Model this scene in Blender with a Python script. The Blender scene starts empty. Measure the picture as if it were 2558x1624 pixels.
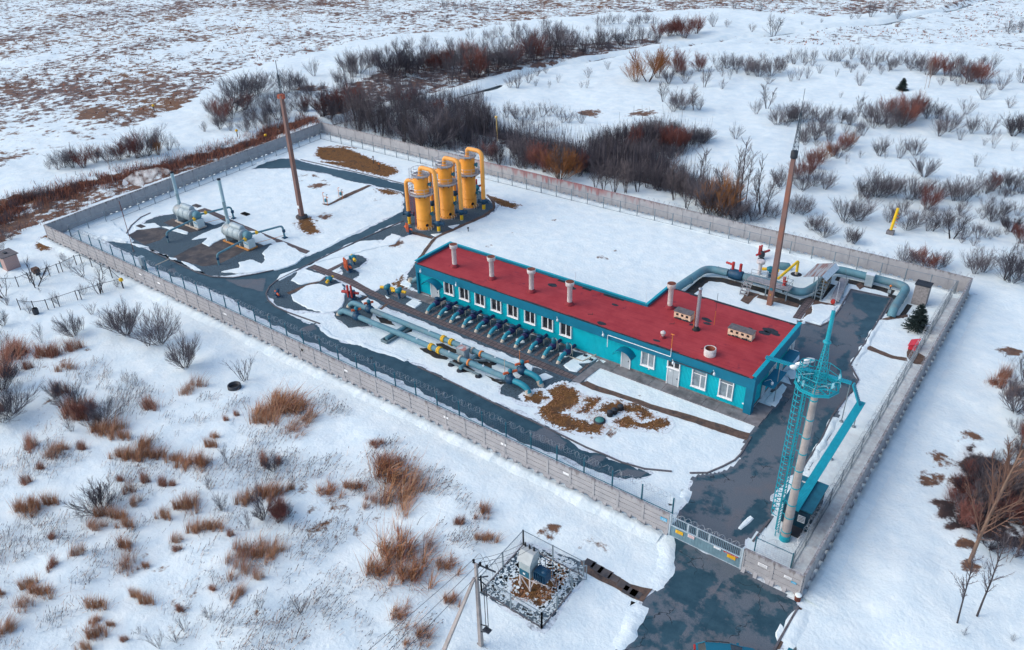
import bpy, math, random
import numpy as np
from mathutils import Vector, Matrix, noise
from mathutils.geometry import tessellate_polygon
R = math.radians
SC = bpy.context.scene
COL = SC.collection
# ---------------------------------------------------------------- camera
CAM = Vector((66.697, -66.342, 50.108)); FPX = 1991.557; IW, IH = 2558, 1624
PIT, ROL, YAW = R(30.701), R(-1.473), R(37.763)
FW = Vector((-math.sin(YAW)*math.cos(PIT), math.cos(YAW)*math.cos(PIT), -math.sin(PIT)))
_r = Vector((math.cos(YAW), math.sin(YAW), 0)); _u = _r.cross(FW)
RT = _r*math.cos(ROL) + _u*math.sin(ROL); UP = -_r*math.sin(ROL) + _u*math.cos(ROL)
cam = bpy.data.objects.new('camera', bpy.data.cameras.new('camera')); COL.objects.link(cam)
m = Matrix.Identity(4)
for i in range(3):
    m[i][0] = RT[i]; m[i][1] = UP[i]; m[i][2] = -FW[i]; m[i][3] = CAM[i]
cam.matrix_world = m
cam.data.sensor_fit = 'HORIZONTAL'; cam.data.sensor_width = 36; cam.data.lens = 36*FPX/IW
cam.data.clip_start = 0.5; cam.data.clip_end = 9000
SC.camera = cam
# ---------------------------------------------------------------- light
SUN = Vector((-0.58, -0.58, 0.62)).normalized()
w = bpy.data.worlds.new('World'); SC.world = w; w.use_nodes = True
sky = w.node_tree.nodes.new('ShaderNodeTexSky'); sky.sky_type = 'NISHITA'; sky.sun_disc = False
sky.sun_elevation = math.asin(SUN.z); sky.sun_rotation = math.atan2(SUN.x, SUN.y)
sky.air_density = 1.0; sky.dust_density = 1.5; sky.ozone_density = 1.0
bg = w.node_tree.nodes['Background']; bg.inputs[1].default_value = 0.15
w.node_tree.links.new(sky.outputs[0], bg.inputs[0])
sl = bpy.data.lights.new('sun', 'SUN'); sl.energy = 1.1; sl.angle = R(55); sl.color = (1.0, 0.93, 0.84)
so = bpy.data.objects.new('sun', sl); COL.objects.link(so)
so.rotation_euler = SUN.to_track_quat('Z', 'Y').to_euler()
SC.view_settings.view_transform = 'Standard'; SC.view_settings.look = 'None'
SC.cycles.volume_bounces = 4
SC.view_settings.exposure = 0.60; SC.view_settings.gamma = 1
# ---------------------------------------------------------------- photo-plan helpers
ZT = dict(V=(0,0,1.06229),A=(0,500,.33223),B=(600,400,.29070),C=(950,350,.17007),D=(600,600,.26155),E=(1000,580,.26155),F=(1500,650,.28119),G=(1650,580,.33223),H=(1650,1150,.30998),I=(1850,850,.35971),J=(1100,1280,.24917),K=(350,400,.19616),L=(1000,850,.29070),M=(0,800,.32695),N=(0,1200,.37375),O=(2100,800,.32691),Q=(2100,1200,.27724),S=(1800,350,.31478),R=(1150,250,.29070),U=(1880,560,.17442),c1=(1700,1520,.16611),c2=(1820,700,.19620),c3=(0,560,.15697),c4=(1080,840,.14120),c5=(800,620,.11775),c6=(1020,730,.11628),T1=(0,0,.37375),T2=(800,0,.37375),T3=(1658,0,.37375))
def ray(k, x, y):
    a, b, c = ZT[k]; return FW*FPX + RT*(a+c*x-IW/2) - UP*(b+c*y-IH/2)
def g(k, x, y, z=0.0):
    "survey sheet k, point x,y -> point on the level z"
    d = ray(k, x, y); return CAM + d*((z-CAM.z)/d.z)
def gs(k, *xy, z=0.0):
    return [g(k, xy[i], xy[i+1], z) for i in range(0, len(xy), 2)]
def hgt(b, k, x, y):
    d = ray(k, x, y); n = Vector((d.x, d.y)); q = Vector((b.x-CAM.x, b.y-CAM.y))
    return CAM.z + d.z*(q.dot(n)/n.dot(n)) - b.z
def V(*a): return Vector(a)
# ---------------------------------------------------------------- materials
def ntree(name):
    mt = bpy.data.materials.new(name); mt.use_nodes = True
    nt = mt.node_tree; b = nt.nodes['Principled BSDF']
    return mt, nt, b
def nd(nt, t, ins=None, **kw):
    n = nt.nodes.new('ShaderNode'+t)
    for k, v in kw.items(): setattr(n, k, v)
    if ins:
        for k, v in ins.items():
            if hasattr(v, 'is_output') or isinstance(v, bpy.types.NodeSocket): nt.links.new(v, n.inputs[k])
            else: n.inputs[k].default_value = v
    return n
def c4(c): return (c[0], c[1], c[2], 1)
def mixc(nt, f, a, b, mode='MIX'):
    n = nt.nodes.new('ShaderNodeMix'); n.data_type = 'RGBA'; n.blend_type = mode
    for i, v in ((0, f), (6, a), (7, b)):
        if isinstance(v, bpy.types.NodeSocket): nt.links.new(v, n.inputs[i])
        else: n.inputs[i].default_value = v if i == 0 else c4(v)
    return n.outputs[2]
def mapr(nt, v, a, b, c=0.0, d=1.0):
    return nd(nt, 'MapRange', {0: v, 1: a, 2: b, 3: c, 4: d}).outputs[0]
def math_(nt, op, a, b=0.0, c=0.0):
    n = nd(nt, 'Math', operation=op)
    for i, v in enumerate((a, b, c)):
        if isinstance(v, bpy.types.NodeSocket): nt.links.new(v, n.inputs[i])
        else: n.inputs[i].default_value = v
    return n.outputs[0]
def fbm(nt, vec, scale, detail=4, rough=.55):
    return nd(nt, 'TexNoise', {'Vector': vec, 'Scale': scale, 'Detail': detail, 'Roughness': rough}).outputs[0]
MC = {}
def mat(name, col, rough=.6, var=.18, scale=2.0, metal=0.0, stain=None, st=.6, bump=.0, space='pos', spec=.4):
    if name in MC: return MC[name]
    mt, nt, b = ntree(name)
    vec = nd(nt, 'NewGeometry').outputs['Position'] if space == 'pos' else nd(nt, 'TexCoord').outputs['Object']
    n1 = fbm(nt, vec, scale, 5, .6)
    c = mixc(nt, mapr(nt, n1, .3, .7), [x*(1-var) for x in col], [min(1, x*(1+var)) for x in col])
    if stain:
        n2 = fbm(nt, vec, scale*.45, 6, .65)
        c = mixc(nt, mapr(nt, n2, st-.06, st+.08, 0, .8), c, stain)
    nt.links.new(c, b.inputs['Base Color'])
    b.inputs['Roughness'].default_value = rough; b.inputs['Metallic'].default_value = metal
    b.inputs['Specular IOR Level'].default_value = spec
    if bump:
        bp = nd(nt, 'Bump', {'Height': fbm(nt, vec, scale*6, 3), 'Strength': bump, 'Distance': .05})
        nt.links.new(bp.outputs[0], b.inputs['Normal'])
    MC[name] = mt; return mt
# ---------------------------------------------------------------- mesh helpers
class MB:
    def __init__(s): s.v = []; s.f = []; s.m = []; s.s = []
    def add(s, vs, fs, mi=0, sm=False):
        o = len(s.v); s.v.extend([tuple(p) for p in vs])
        for f in fs: s.f.append([i+o for i in f]); s.m.append(mi); s.s.append(sm)
        return s
    def box(s, x0, y0, z0, x1, y1, z1, mi=0):
        v = [(x, y, z) for z in (z0, z1) for y in (y0, y1) for x in (x0, x1)]
        return s.add(v, [(0,2,3,1), (4,5,7,6), (0,1,5,4), (2,6,7,3), (0,4,6,2), (1,3,7,5)], mi)
    def bar(s, a, b, w, h=None, mi=0, up=(0,0,1)):
        a, b = Vector(a), Vector(b); h = h or w; d = (b-a).normalized(); u = Vector(up)
        if abs(d.dot(u)) > .98: u = Vector((0,1,0))
        x = d.cross(u).normalized(); y = x.cross(d)
        v = [p+x*i*w/2+y*j*h/2 for p in (a, b) for i, j in ((-1,-1),(1,-1),(1,1),(-1,1))]
        return s.add(v, [(3,2,1,0),(4,5,6,7),(0,1,5,4),(1,2,6,5),(2,3,7,6),(3,0,4,7)], mi)
    def tube(s, pts, r, n=8, mi=0, caps=True, sm=True, close=False):
        pts = [Vector(p) for p in pts]; k = len(pts); rs = r if isinstance(r, (list, tuple)) else [r]*k
        vs = []; ref = None
        for i, p in enumerate(pts):
            if close: t = (pts[(i+1) % k]-pts[i-1]).normalized()
            else:
                t = Vector((0,0,0))
                if i: t += (p-pts[i-1]).normalized()
                if i < k-1: t += (pts[i+1]-p).normalized()
                if t.length < 1e-6: t = (pts[i]-pts[i-1])
                t.normalize()
            if ref is None: ref = t.orthogonal().normalized()
            ref = (ref - t*ref.dot(t))
            ref = ref.normalized() if ref.length > 1e-5 else t.orthogonal().normalized()
            q = t.cross(ref)
            for j in range(n):
                a = 2*math.pi*j/n; vs.append(p+(ref*math.cos(a)+q*math.sin(a))*rs[i])
        fs = []
        for i in range(k if close else k-1):
            i2 = (i+1) % k
            for j in range(n): fs.append((i*n+j, i*n+(j+1) % n, i2*n+(j+1) % n, i2*n+j))
        s.add(vs, fs, mi, sm)
        if caps and not close:
            s.add(vs[:n], [tuple(range(n))[::-1]], mi); s.add(vs[-n:], [tuple(range(n))], mi)
        return s
    def lathe(s, prof, c=(0,0,0), n=24, mi=0, sm=True, ax='z'):
        vs = []
        for r, z in prof:
            for j in range(n):
                a = 2*math.pi*j/n; x, y = r*math.cos(a), r*math.sin(a)
                q = (x, y, z) if ax == 'z' else ((z, x, y) if ax == 'x' else (y, z, x))
                vs.append((q[0]+c[0], q[1]+c[1], q[2]+c[2]))
        fs = [(i*n+j, i*n+(j+1) % n, (i+1)*n+(j+1) % n, (i+1)*n+j) for i in range(len(prof)-1) for j in range(n)]
        s.add(vs, fs, mi, sm)
        s.add(vs[:n], [tuple(range(n))[::-1]], mi); s.add(vs[-n:], [tuple(range(n))], mi)
        return s
    def poly(s, pts, z0, z1=None, mi=0):
        p = [Vector((q[0], q[1], 0)) for q in pts]; n = len(p)
        tri = tessellate_polygon([p])
        def up(t, z): 
            a, b, c = [p[i] for i in t]
            return t if (b-a).cross(c-a).z > 0 else t[::-1]
        top = z0 if z1 is None else z1
        s.add([(q.x, q.y, top) for q in p], [up(t, 0) for t in tri], mi)
        if z1 is not None:
            area = sum(p[i-1].x*p[i].y-p[i].x*p[i-1].y for i in range(n))
            fs = [(i, (i+1) % n, n+(i+1) % n, n+i) for i in range(n)]
            if area < 0: fs = [f[::-1] for f in fs]
            s.add([(q.x, q.y, z0) for q in p]+[(q.x, q.y, z1) for q in p], fs, mi)
        return s
    def build(s, name, mats, parent=None, kind=None):
        if not isinstance(mats, (list, tuple)): mats = [mats]
        Mx = Matrix.Identity(4); q = parent
        while q: Mx = q.matrix_basis @ Mx; q = q.parent
        Mi = Mx.inverted(); me = bpy.data.meshes.new(name)
        me.from_pydata([tuple(Mi @ Vector(v)) for v in s.v], [], s.f)
        for mt in mats: me.materials.append(mt)
        me.polygons.foreach_set('material_index', s.m); me.polygons.foreach_set('use_smooth', s.s)
        me.update()
        o = bpy.data.objects.new(name, me); COL.objects.link(o)
        if parent: o.parent = parent
        if kind: o['kind'] = kind
        return o
def tag(o, label, cat, group=None):
    o['label'] = label; o['category'] = cat
    if group: o['group'] = group
    return o
def root(name, label, cat, loc=(0,0,0), group=None):
    o = bpy.data.objects.new(name, None); COL.objects.link(o); o.location = loc
    o.empty_display_size = .3
    return tag(o, label, cat, group)
def dup(o, loc, rz=None, label=None, parent=None):
    c = o.copy(); COL.objects.link(c)
    if parent: c.parent = parent
    else:
        c.location = loc
        if rz is not None: c.rotation_euler[2] = rz
        if label: c['label'] = label
    for ch in list(o.children): dup(ch, None, None, None, c)
    return c
def rag(pts, amp=.25, step=.45, seed=0):
    out = []; n = len(pts)
    for i in range(n):
        a, b = pts[i], pts[(i+1) % n]; L = (b-a).length; k = max(1, min(400, int(L/step)))
        for j in range(k):
            p = a.lerp(b, j/k); q = Vector((p.x*.55, p.y*.55, seed*7.3)); q2 = q*3.1
            out.append(Vector((p.x+amp*(noise.noise(q)*1.2+noise.noise(q2)*.7), p.y+amp*(noise.noise(q+Vector((31,7,3)))*1.2+noise.noise(q2+Vector((5,9,1)))*.7), p.z)))
    return out
def arc(a, c, b, n=6):
    "rounded corner: a -> b bending about corner c"
    return [a.lerp(c, t).lerp(c.lerp(b, t), t) for t in [i/n for i in range(n+1)]]
def bend(pts, r, n=5):
    pts = [Vector(p) for p in pts]; out = [pts[0]]
    for i in range(1, len(pts)-1):
        a, c, b = pts[i-1], pts[i], pts[i+1]
        ra = min(r, (a-c).length*.49, (b-c).length*.49)
        out += arc(c+(a-c).normalized()*ra, c, c+(b-c).normalized()*ra, n)
    return out+[pts[-1]]
# ---------------------------------------------------------------- ground materials
def snow_nodes(nt, b, pos, fac_bare=None):
    n = fbm(nt, pos, .55, 6, .6)
    c = mixc(nt, mapr(nt, n, .3, .72), (.68,.79,.815), (.835,.895,.87))
    hs = fbm(nt, pos, 3.2, 5, .65); hb = fbm(nt, pos, .35, 3, .5)
    return c, math_(nt, 'ADD', math_(nt, 'MULTIPLY', hs, .35), hb)
def snow_mat(name, ground=False):
    mt, nt, b = ntree(name)
    pos = nd(nt, 'NewGeometry').outputs['Position']
    c, h = snow_nodes(nt, b, pos)
    if ground:
        a = nd(nt, 'Attribute', attribute_name='bare').outputs['Fac']
        ru = nd(nt, 'Attribute', attribute_name='rust').outputs['Fac']
        di = nd(nt, 'Attribute', attribute_name='dirty').outputs['Fac']
        nz = fbm(nt, pos, .42, 9, .72); nz2 = fbm(nt, pos, .11, 4, .6)
        thr = math_(nt, 'SUBTRACT', .835, math_(nt, 'MULTIPLY', a, .42))
        v = math_(nt, 'ADD', math_(nt, 'MULTIPLY', nz, .72), math_(nt, 'MULTIPLY', nz2, .28))
        f = mapr(nt, math_(nt, 'SUBTRACT', v, thr), -.025, .035)
        f = math_(nt, 'MULTIPLY', f, mapr(nt, a, .0, .04))
        soil = mixc(nt, mapr(nt, fbm(nt, pos, .8, 5, .6), .35, .62), (.055,.05,.058), (.20,.105,.07))
        soil = mixc(nt, ru, soil, mixc(nt, mapr(nt, fbm(nt, pos, 2.5, 4), .3, .7), (.10,.045,.02), (.27,.13,.05)))
        soil = mixc(nt, math_(nt, 'MULTIPLY', di, .85), soil, (.030,.024,.026))
        dn = math_(nt, 'MULTIPLY', di, mapr(nt, fbm(nt, pos, 1.4, 6, .7), .25, .7))
        c = mixc(nt, dn, c, (.50,.49,.49))
        # sparse specks of litter everywhere
        sp = mapr(nt, fbm(nt, pos, 2.1, 7, .8), .735, .76)
        sp = math_(nt, 'MULTIPLY', sp, mapr(nt, fbm(nt, pos, .06, 2), .45, .6, 0, .9))
        c = mixc(nt, sp, c, (.10,.075,.065))
        c = mixc(nt, f, c, soil)
    nt.links.new(c, b.inputs['Base Color']); b.inputs['Roughness'].default_value = .75
    b.inputs['Specular IOR Level'].default_value = .25
    bp = nd(nt, 'Bump', {'Height': h, 'Strength': .6, 'Distance': .4}); nt.links.new(bp.outputs[0], b.inputs['Normal'])
    return mt
M_ground = snow_mat('snow_ground', True); M_snow = snow_mat('snow')
def asphalt(name, t, soft=None):
    mt, nt, b = ntree(name); pos = nd(nt, 'NewGeometry').outputs['Position']
    n = math_(nt, 'ADD', math_(nt, 'MULTIPLY', fbm(nt, pos, .22, 7, .62), .75), math_(nt, 'MULTIPLY', fbm(nt, pos, 1.3, 5, .7), .25))
    f = mapr(nt, n, t-.03, t+.03)
    if soft:
        e = math_(nt, 'ADD', nd(nt, 'Attribute', attribute_name='edge').outputs['Fac'], math_(nt, 'MULTIPLY', math_(nt, 'SUBTRACT', fbm(nt, pos, 1.1, 7, .7), .5), 1.7))
        e = mapr(nt, e, .40, .60); f = math_(nt, 'MAXIMUM', f, e) if soft == 'dry' else math_(nt, 'MULTIPLY', f, math_(nt, 'SUBTRACT', 1.0, e))
    gr = mixc(nt, mapr(nt, fbm(nt, pos, 14, 3), .3, .7), (.086,.108,.130), (.142,.163,.187))
    gr = mixc(nt, mapr(nt, fbm(nt, pos, .5, 4), .5, .75, 0, .3), gr, (.20,.15,.14))
    wt = mixc(nt, mapr(nt, fbm(nt, pos, .7, 5, .65), .3, .7), (.017,.052,.074), (.044,.098,.125))
    c = mixc(nt, f, wt, gr)
    vo = nd(nt, 'TexVoronoi', {'Vector': mixv(nt, pos), 'Scale': .30}, feature='DISTANCE_TO_EDGE').outputs['Distance']
    ck = math_(nt, 'MULTIPLY', mapr(nt, vo, .004, .011, .85, 0), mapr(nt, fbm(nt, pos, .35, 3), .52, .60))
    c = mixc(nt, ck, c, (.012,.02,.028))
    nt.links.new(c, b.inputs['Base Color'])
    nt.links.new(mapr(nt, f, 0, 1, .42, .92), b.inputs['Roughness'])
    b.inputs['Specular IOR Level'].default_value = .3
    bp = nd(nt, 'Bump', {'Height': fbm(nt, pos, 9, 4), 'Strength': .25, 'Distance': .04}); nt.links.new(bp.outputs[0], b.inputs['Normal'])
    return mt
def mixv(nt, pos):
    n = nd(nt, 'TexNoise', {'Vector': pos, 'Scale': .9, 'Detail': 3}).outputs['Color']
    a = nd(nt, 'VectorMath', operation='MULTIPLY_ADD'); nt.links.new(n, a.inputs[0]); a.inputs[1].default_value = (1.6,1.6,0); nt.links.new(pos, a.inputs[2])
    return a.outputs[0]
M_wet = asphalt('asphalt_wet', .66); M_dry = asphalt('asphalt_dry', .43); M_patch = asphalt('asphalt_patchy', .475)
M_pale = asphalt('asphalt_dry_patch', .66, 'dry'); M_wetY = asphalt('asphalt_yard_wet', .43, 'wet'); M_wetR = asphalt('asphalt_road_wet', .475, 'wet')
M_gravel = mat('gravel', (.060,.098,.125), .9, .6, 5.5, stain=(.12,.09,.08), st=.72, bump=.9)
def grass_mat():
    mt, nt, b = ntree('dead_grass'); pos = nd(nt, 'NewGeometry').outputs['Position']
    c = mixc(nt, mapr(nt, fbm(nt, pos, 3.5, 6, .7), .35, .65), (.085,.045,.022), (.26,.125,.045)); c = mixc(nt, mapr(nt, fbm(nt, pos, .8, 5, .65), .52, .66, 0, .8), c, (.06,.042,.035))
    ed = nd(nt, 'Attribute', attribute_name='edge').outputs['Fac']; fl = math_(nt, 'ADD', math_(nt, 'MULTIPLY', fbm(nt, pos, 1.7, 8, .78), 1.0), mapr(nt, ed, 0, 1, .24, -.13)); c = mixc(nt, mapr(nt, fl, .565, .60), c, (.78,.85,.87)); nt.links.new(c, b.inputs['Base Color']); b.inputs['Roughness'].default_value = .95; b.inputs['Specular IOR Level'].default_value = .15
    bp = nd(nt, 'Bump', {'Height': fbm(nt, pos, 12, 4, .7), 'Strength': 1.0, 'Distance': .08}); nt.links.new(bp.outputs[0], b.inputs['Normal']); return mt
M_brown = grass_mat()
M_soil = mat('brown_soil', (.13,.085,.065), .95, .35, 2.5, stain=(.05,.045,.045), st=.55, bump=.6)
M_kerb = mat('kerb_concrete', (.12,.115,.125), .9, .3, 2)
M_slab = mat('concrete_slab', (.20,.19,.195), .85, .25, 1.2, stain=(.09,.09,.095), st=.55)
M_dslab = mat('dark_slab', (.10,.085,.08), .85, .35, .9, stain=(.035,.04,.05), st=.5)
def tiles(name, sx, sy):
    mt, nt, b = ntree(name); pos = nd(nt, 'NewGeometry').outputs['Position']
    br = nd(nt, 'TexBrick', {'Vector': pos, 'Color1': (.17,.125,.12,1), 'Color2': (.125,.095,.095,1), 'Mortar': (.03,.032,.036,1), 'Scale': 1.0, 'Mortar Size': .045, 'Brick Width': sx, 'Row Height': sy, 'Bias': .2}, offset=0.0)
    c = mixc(nt, mapr(nt, fbm(nt, pos, .8, 5), .4, .7, 0, .6), br.outputs[0], (.075,.06,.06))
    nt.links.new(c, b.inputs['Base Color']); b.inputs['Roughness'].default_value = .85
    return mt
M_tile = tiles('paving_tiles', .62, .62)
M_water = mat('stream_water', (.02,.035,.045), .12, .3, .8, spec=.5)
# ---------------------------------------------------------------- ground sheet
def inpoly(x, y, P):
    r = np.zeros(x.shape, bool); n = len(P)
    for i in range(n):
        x0, y0 = P[i-1][:2]; x1, y1 = P[i][:2]
        if y0 == y1: continue
        cnd = ((y0 > y) != (y1 > y)) & (x < (x1-x0)*(y-y0)/(y1-y0)+x0); r ^= cnd
    return r
def dline(x, y, P):
    d = np.full(x.shape, 1e9)
    for a, b in zip(P[:-1], P[1:]):
        dx, dy = b[0]-a[0], b[1]-a[1]; L = dx*dx+dy*dy+1e-9
        t = np.clip(((x-a[0])*dx+(y-a[1])*dy)/L, 0, 1)
        d = np.minimum(d, np.hypot(x-a[0]-t*dx, y-a[1]-t*dy))
    return d
def vnoise(x, y, sc, seed):
    x = x/sc; y = y/sc; xi = np.floor(x); yi = np.floor(y); fx = x-xi; fy = y-yi
    h = lambda a, b: (np.sin(a*127.1+b*311.7+seed*74.7)*43758.5453) % 1
    u = fx*fx*(3-2*fx); v = fy*fy*(3-2*fy)
    return (h(xi,yi)*(1-u)+h(xi+1,yi)*u)*(1-v)+(h(xi,yi+1)*(1-u)+h(xi+1,yi+1)*u)*v
STREAM = gs('T3', 2250,-25, 2130,5, 1900,70, 1700,103, 1480,155, 1200,182, 1000,202, 850,216, 700,240, 500,252, 300,290, 130,312)+gs('T2', 2160,350, 1950,375, 1800,412, 1600,435, 1500,460, 1350,505, 1150,580, 1000,622, 880,655, 600,722, 400,752, 250,792, 60,830)
DITCH = gs('T1', 2060,800, 1800,862, 1740,925, 1500,990, 1300,1045, 1000,1125, 700,1185, 400,1262, 150,1322)+gs('A', -40,110, -200,180)
FIELD = gs('T1', -400,1150, 0,1130, 330,1010, 560,960, 860,860, 1250,700, 1400,600, 1560,470, 1900,400, 2200,330)+gs('T2', 0,330, 500,240, 900,215, 1300,150, 1700,110, 2200,80)+gs('T3', 400,60, 1100,110, 1900,60, 2130,5, 2400,-40)+[V(300,900,0), V(-900,900,0), V(-1500,0,0)]
FAR2 = gs('T3', 500,290, 1100,215, 1700,120, 2200,15, 2500,-30, 3000,100, 2700,300, 2300,340, 2000,300, 1400,300, 900,310)
THICK = gs('T2', 60,640, 500,420, 1000,380, 1600,300, 2200,260, 2300,300, 1800,380, 1400,470, 1000,560, 700,640, 300,740, 0,800)
BANDS = gs('R', -300,200, 300,330, 560,560, 1100,640, 1700,760, 2400,960, 2300,820, 1800,680, 1500,560, 1000,430, 300,250)
LOWL = gs('M', -300,60, 400,150, 700,220, 900,420, 1350,600, 1700,560, 2141,700)+gs('V', 760,930, 1000,1080, 1130,1200, 1120,1330, 1000,1529, 800,1700, -300,1700)
SOILR = gs('O', 980,950, 1050,1030, 1170,1055, 1240,1105, 1440,1090, 1800,1200)+gs('Q', 2000,800, 1652,640, 1560,655, 1440,600, 1300,560, 1200,490, 1050,480, 940,455, 935,385, 880,370, 832,300)+gs('O', 720,1400, 800,1250, 890,1070)
def make_ground():
    xs = np.concatenate([[-5000,-2500,-1200,-800,-600], np.arange(-440,-70,2.2), np.arange(-70,78,.9), np.arange(78,170,2.5), [200,260,400,800,2500,5000]])
    ys = np.concatenate([[-5000,-2000,-600,-250,-130], np.arange(-90,46,.9), np.arange(46,300,2.0), np.arange(300,430,4), [450,520,700,1200,2500,5000]])
    X, Y = np.meshgrid(xs, ys); nx, ny = len(xs), len(ys)
    edge = np.maximum.reduce([-67-X, X-59.5, -21-Y, Y-42.5])          # outside the compound
    rd = np.maximum.reduce([43.5-X, X-61, Y+20])
    kt = np.maximum.reduce([36.5-X, X-46, -36-Y, Y+27]); k2 = np.maximum.reduce([-58-X, X+33, -36-Y, Y+20])
    w_ = np.clip(edge/4, 0, 1)*np.clip(rd/2.5, 0, 1)*np.clip(kt/2.5, 0, 1)*np.clip(k2/3, 0, 1)
    Z = w_*((vnoise(X,Y,11,1)-.4)*.6+(vnoise(X,Y,4.3,2)-.5)*.42+(vnoise(X,Y,1.9,3)-.5)*.24)
    ds = dline(X, Y, STREAM); dd = dline(X, Y, DITCH)
    Z -= np.clip(1-(ds-.9)/1.6, 0, 1)*.75*w_
    Z -= np.clip(1-(dd-1.0)/2.2, 0, 1)*.55*w_
    Z += np.exp(-((ds-4)/2.5)**2)*.45*w_
    bare = np.zeros(X.shape); rust = np.zeros(X.shape); dirty = np.zeros(X.shape)
    fl = inpoly(X, Y, FIELD) | (Y > 330) | (X < -190)
    sm = vnoise(X,Y,40,5)*.6+vnoise(X,Y,14,6)*.4
    bare = np.where(fl, .775+.34*(sm-.5), bare); rust = np.where(fl, np.clip(vnoise(X,Y,17,9)*1.5-.4, 0, .85), rust)
    f2 = inpoly(X, Y, FAR2); bare = np.where(f2, np.maximum(bare, .66), bare)
    t_ = inpoly(X, Y, THICK); bare = np.where(t_, .88, bare)
    b_ = inpoly(X, Y, BANDS) & (Y > 43); bare = np.where(b_, .84, bare)
    l_ = inpoly(X, Y, LOWL); bare = np.where(l_, .46+.45*(vnoise(X,Y,7,8)-.45), bare); rust = np.where(l_, .8, rust)
    bare = np.maximum(bare, np.clip(1.15-dd/3.2, 0, 1)); rust = np.maximum(rust, np.clip(1.3-dd/4.0, 0, 1)*.8)
    bare = np.maximum(bare, np.clip(.75-(ds-1)/3.5, 0, .62))
    so_ = inpoly(X, Y, SOILR); bare = np.where(so_, .95, bare); rust = np.where(so_, .0, rust); dirty = np.where(so_, 1.0, dirty)
    dso = dline(X, Y, SOILR+SOILR[:1]); bare = np.where(~so_, np.maximum(bare, np.clip(.62-dso/6, 0, .55)), bare)
    # trodden corridor between the two fences on the right, strips next to roads
    db = inpoly(X, Y, gs('T1', 2140,800, 2050,800, 1500,990, 1000,1110, 400,1250, 0,1320)+gs('A', -100,60, -300,250, 0,330, 330,180)+gs('T1', 760,1320, 1500,1060, 2000,870)) & (edge > 0); bare = np.where(db, np.maximum(bare, .92), bare); rust = np.where(db, np.maximum(rust, .35), rust)
    cor = (X > 56.9) & (X < 58.2) & (Y > -18) & (Y < 38); dirty = np.where(cor, .95, dirty); bare = np.where(cor, .28, bare)
    c2 = (X > 53.5) & (X < 56.9) & (Y > -18) & (Y < 3); dirty = np.where(c2, .5, dirty); bare = np.where(c2, .2, bare)
    c3_ = (X > 58.4) & (X < 60) & (Y > -20) & (Y < 40); bare = np.where(c3_, .42, bare)
    tr_ = np.minimum(dline(X, Y, gs('O', 960,-40, 900,60, 830,260, 790,390, 640,440)), dline(X, Y, gs('O', 640,440, 520,700, 380,1000, 150,1500))); dirty = np.where(edge > 0, np.maximum(dirty, .22*np.clip(1.3-tr_, 0, 1)), dirty); Z -= .10*np.clip(1-tr_/1.2, 0, 1)*w_
    for k, x, y, r, a in SPOTS:
        p = g(k, x, y); d = np.hypot(X-p.x, Y-p.y); bare = np.maximum(bare, np.clip((a+.28)*(1.25-d/r), 0, a+.28))
        rust = np.where(d < r, np.maximum(rust, .45), rust)
    N = nx*ny; co = np.stack([X, Y, Z], -1).reshape(-1, 3)
    idx = np.arange(N).reshape(ny, nx)
    q = np.stack([idx[:-1,:-1], idx[:-1,1:], idx[1:,1:], idx[1:,:-1]], -1).reshape(-1, 4)
    me = bpy.data.meshes.new('snow_ground'); me.vertices.add(N); me.loops.add(q.size); me.polygons.add(len(q))
    me.vertices.foreach_set('co', co.ravel()); me.loops.foreach_set('vertex_index', q.ravel().astype(np.int32))
    me.polygons.foreach_set('loop_start', np.arange(0, q.size, 4, dtype=np.int32))
    me.polygons.foreach_set('use_smooth', np.ones(len(q), bool)); me.update(calc_edges=True)
    for nm, a in (('bare', bare), ('rust', rust), ('dirty', dirty)):
        at = me.attributes.new(nm, 'FLOAT', 'POINT'); at.data.foreach_set('value', np.clip(a, 0, 1).astype(np.float32).ravel())
    me.materials.append(M_ground)
    o = bpy.data.objects.new('snow_ground', me); COL.objects.link(o); o['kind'] = 'structure'
    return X, Y, Z, xs, ys
# thin-snow places: sheet, x, y, radius, strength
SPOTS = [('B',560,150,5,.5),('B',720,190,5,.5),('B',640,220,2.5,.8),('B',720,480,3,.6),('B',560,560,3,.8),('B',900,120,4,.5),('B',1250,250,3.5,.9),('B',1330,720,3,.7),('B',1200,330,3,.4),
 ('R',800,1035,1.8,.5),('R',490,1135,1.6,.55),('R',740,1225,1,.5),('R',970,1235,1.6,.5),('R',1310,1240,1.2,.5),('R',1330,1300,2.4,.45),('R',1220,1350,2,.5),('R',400,1335,1.6,.5),('R',240,1240,2.2,.4),('R',400,890,2.6,.75),
 ('J',1540,300,1.5,.6),('J',1690,420,2,.55),('J',1410,370,1,.6),('J',650,80,1,.55),('J',1250,90,1.2,.9),('J',1110,210,1.8,.9),('G',1740,770,1.0,.45),('F',350,1190,.8,.8),
 ('A',330,310,2.2,1),('D',620,640,2.2,.75),('D',520,560,1.5,.8),('L',1650,830,2,.5),('L',1800,780,3,.4),('O',750,1060,3.2,.55),('O',670,1200,3.2,.55),('O',1300,230,2.2,.9),('O',1000,880,2,.7),
 ('Q',1180,800,1.4,1),('Q',1150,620,1.6,1),('S',2020,1240,1.5,.6),('T2',1800,750,6,.7),('T2',2150,760,9,.5),('J',400,1290,1.0,.8),('J',500,1355,1.0,.8),('J',1700,1180,1.5,.3),('T1',650,760,9,.9),('T1',2080,590,8,.75)]
GX, GY, GZ, _xs, _ys = make_ground()
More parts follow.
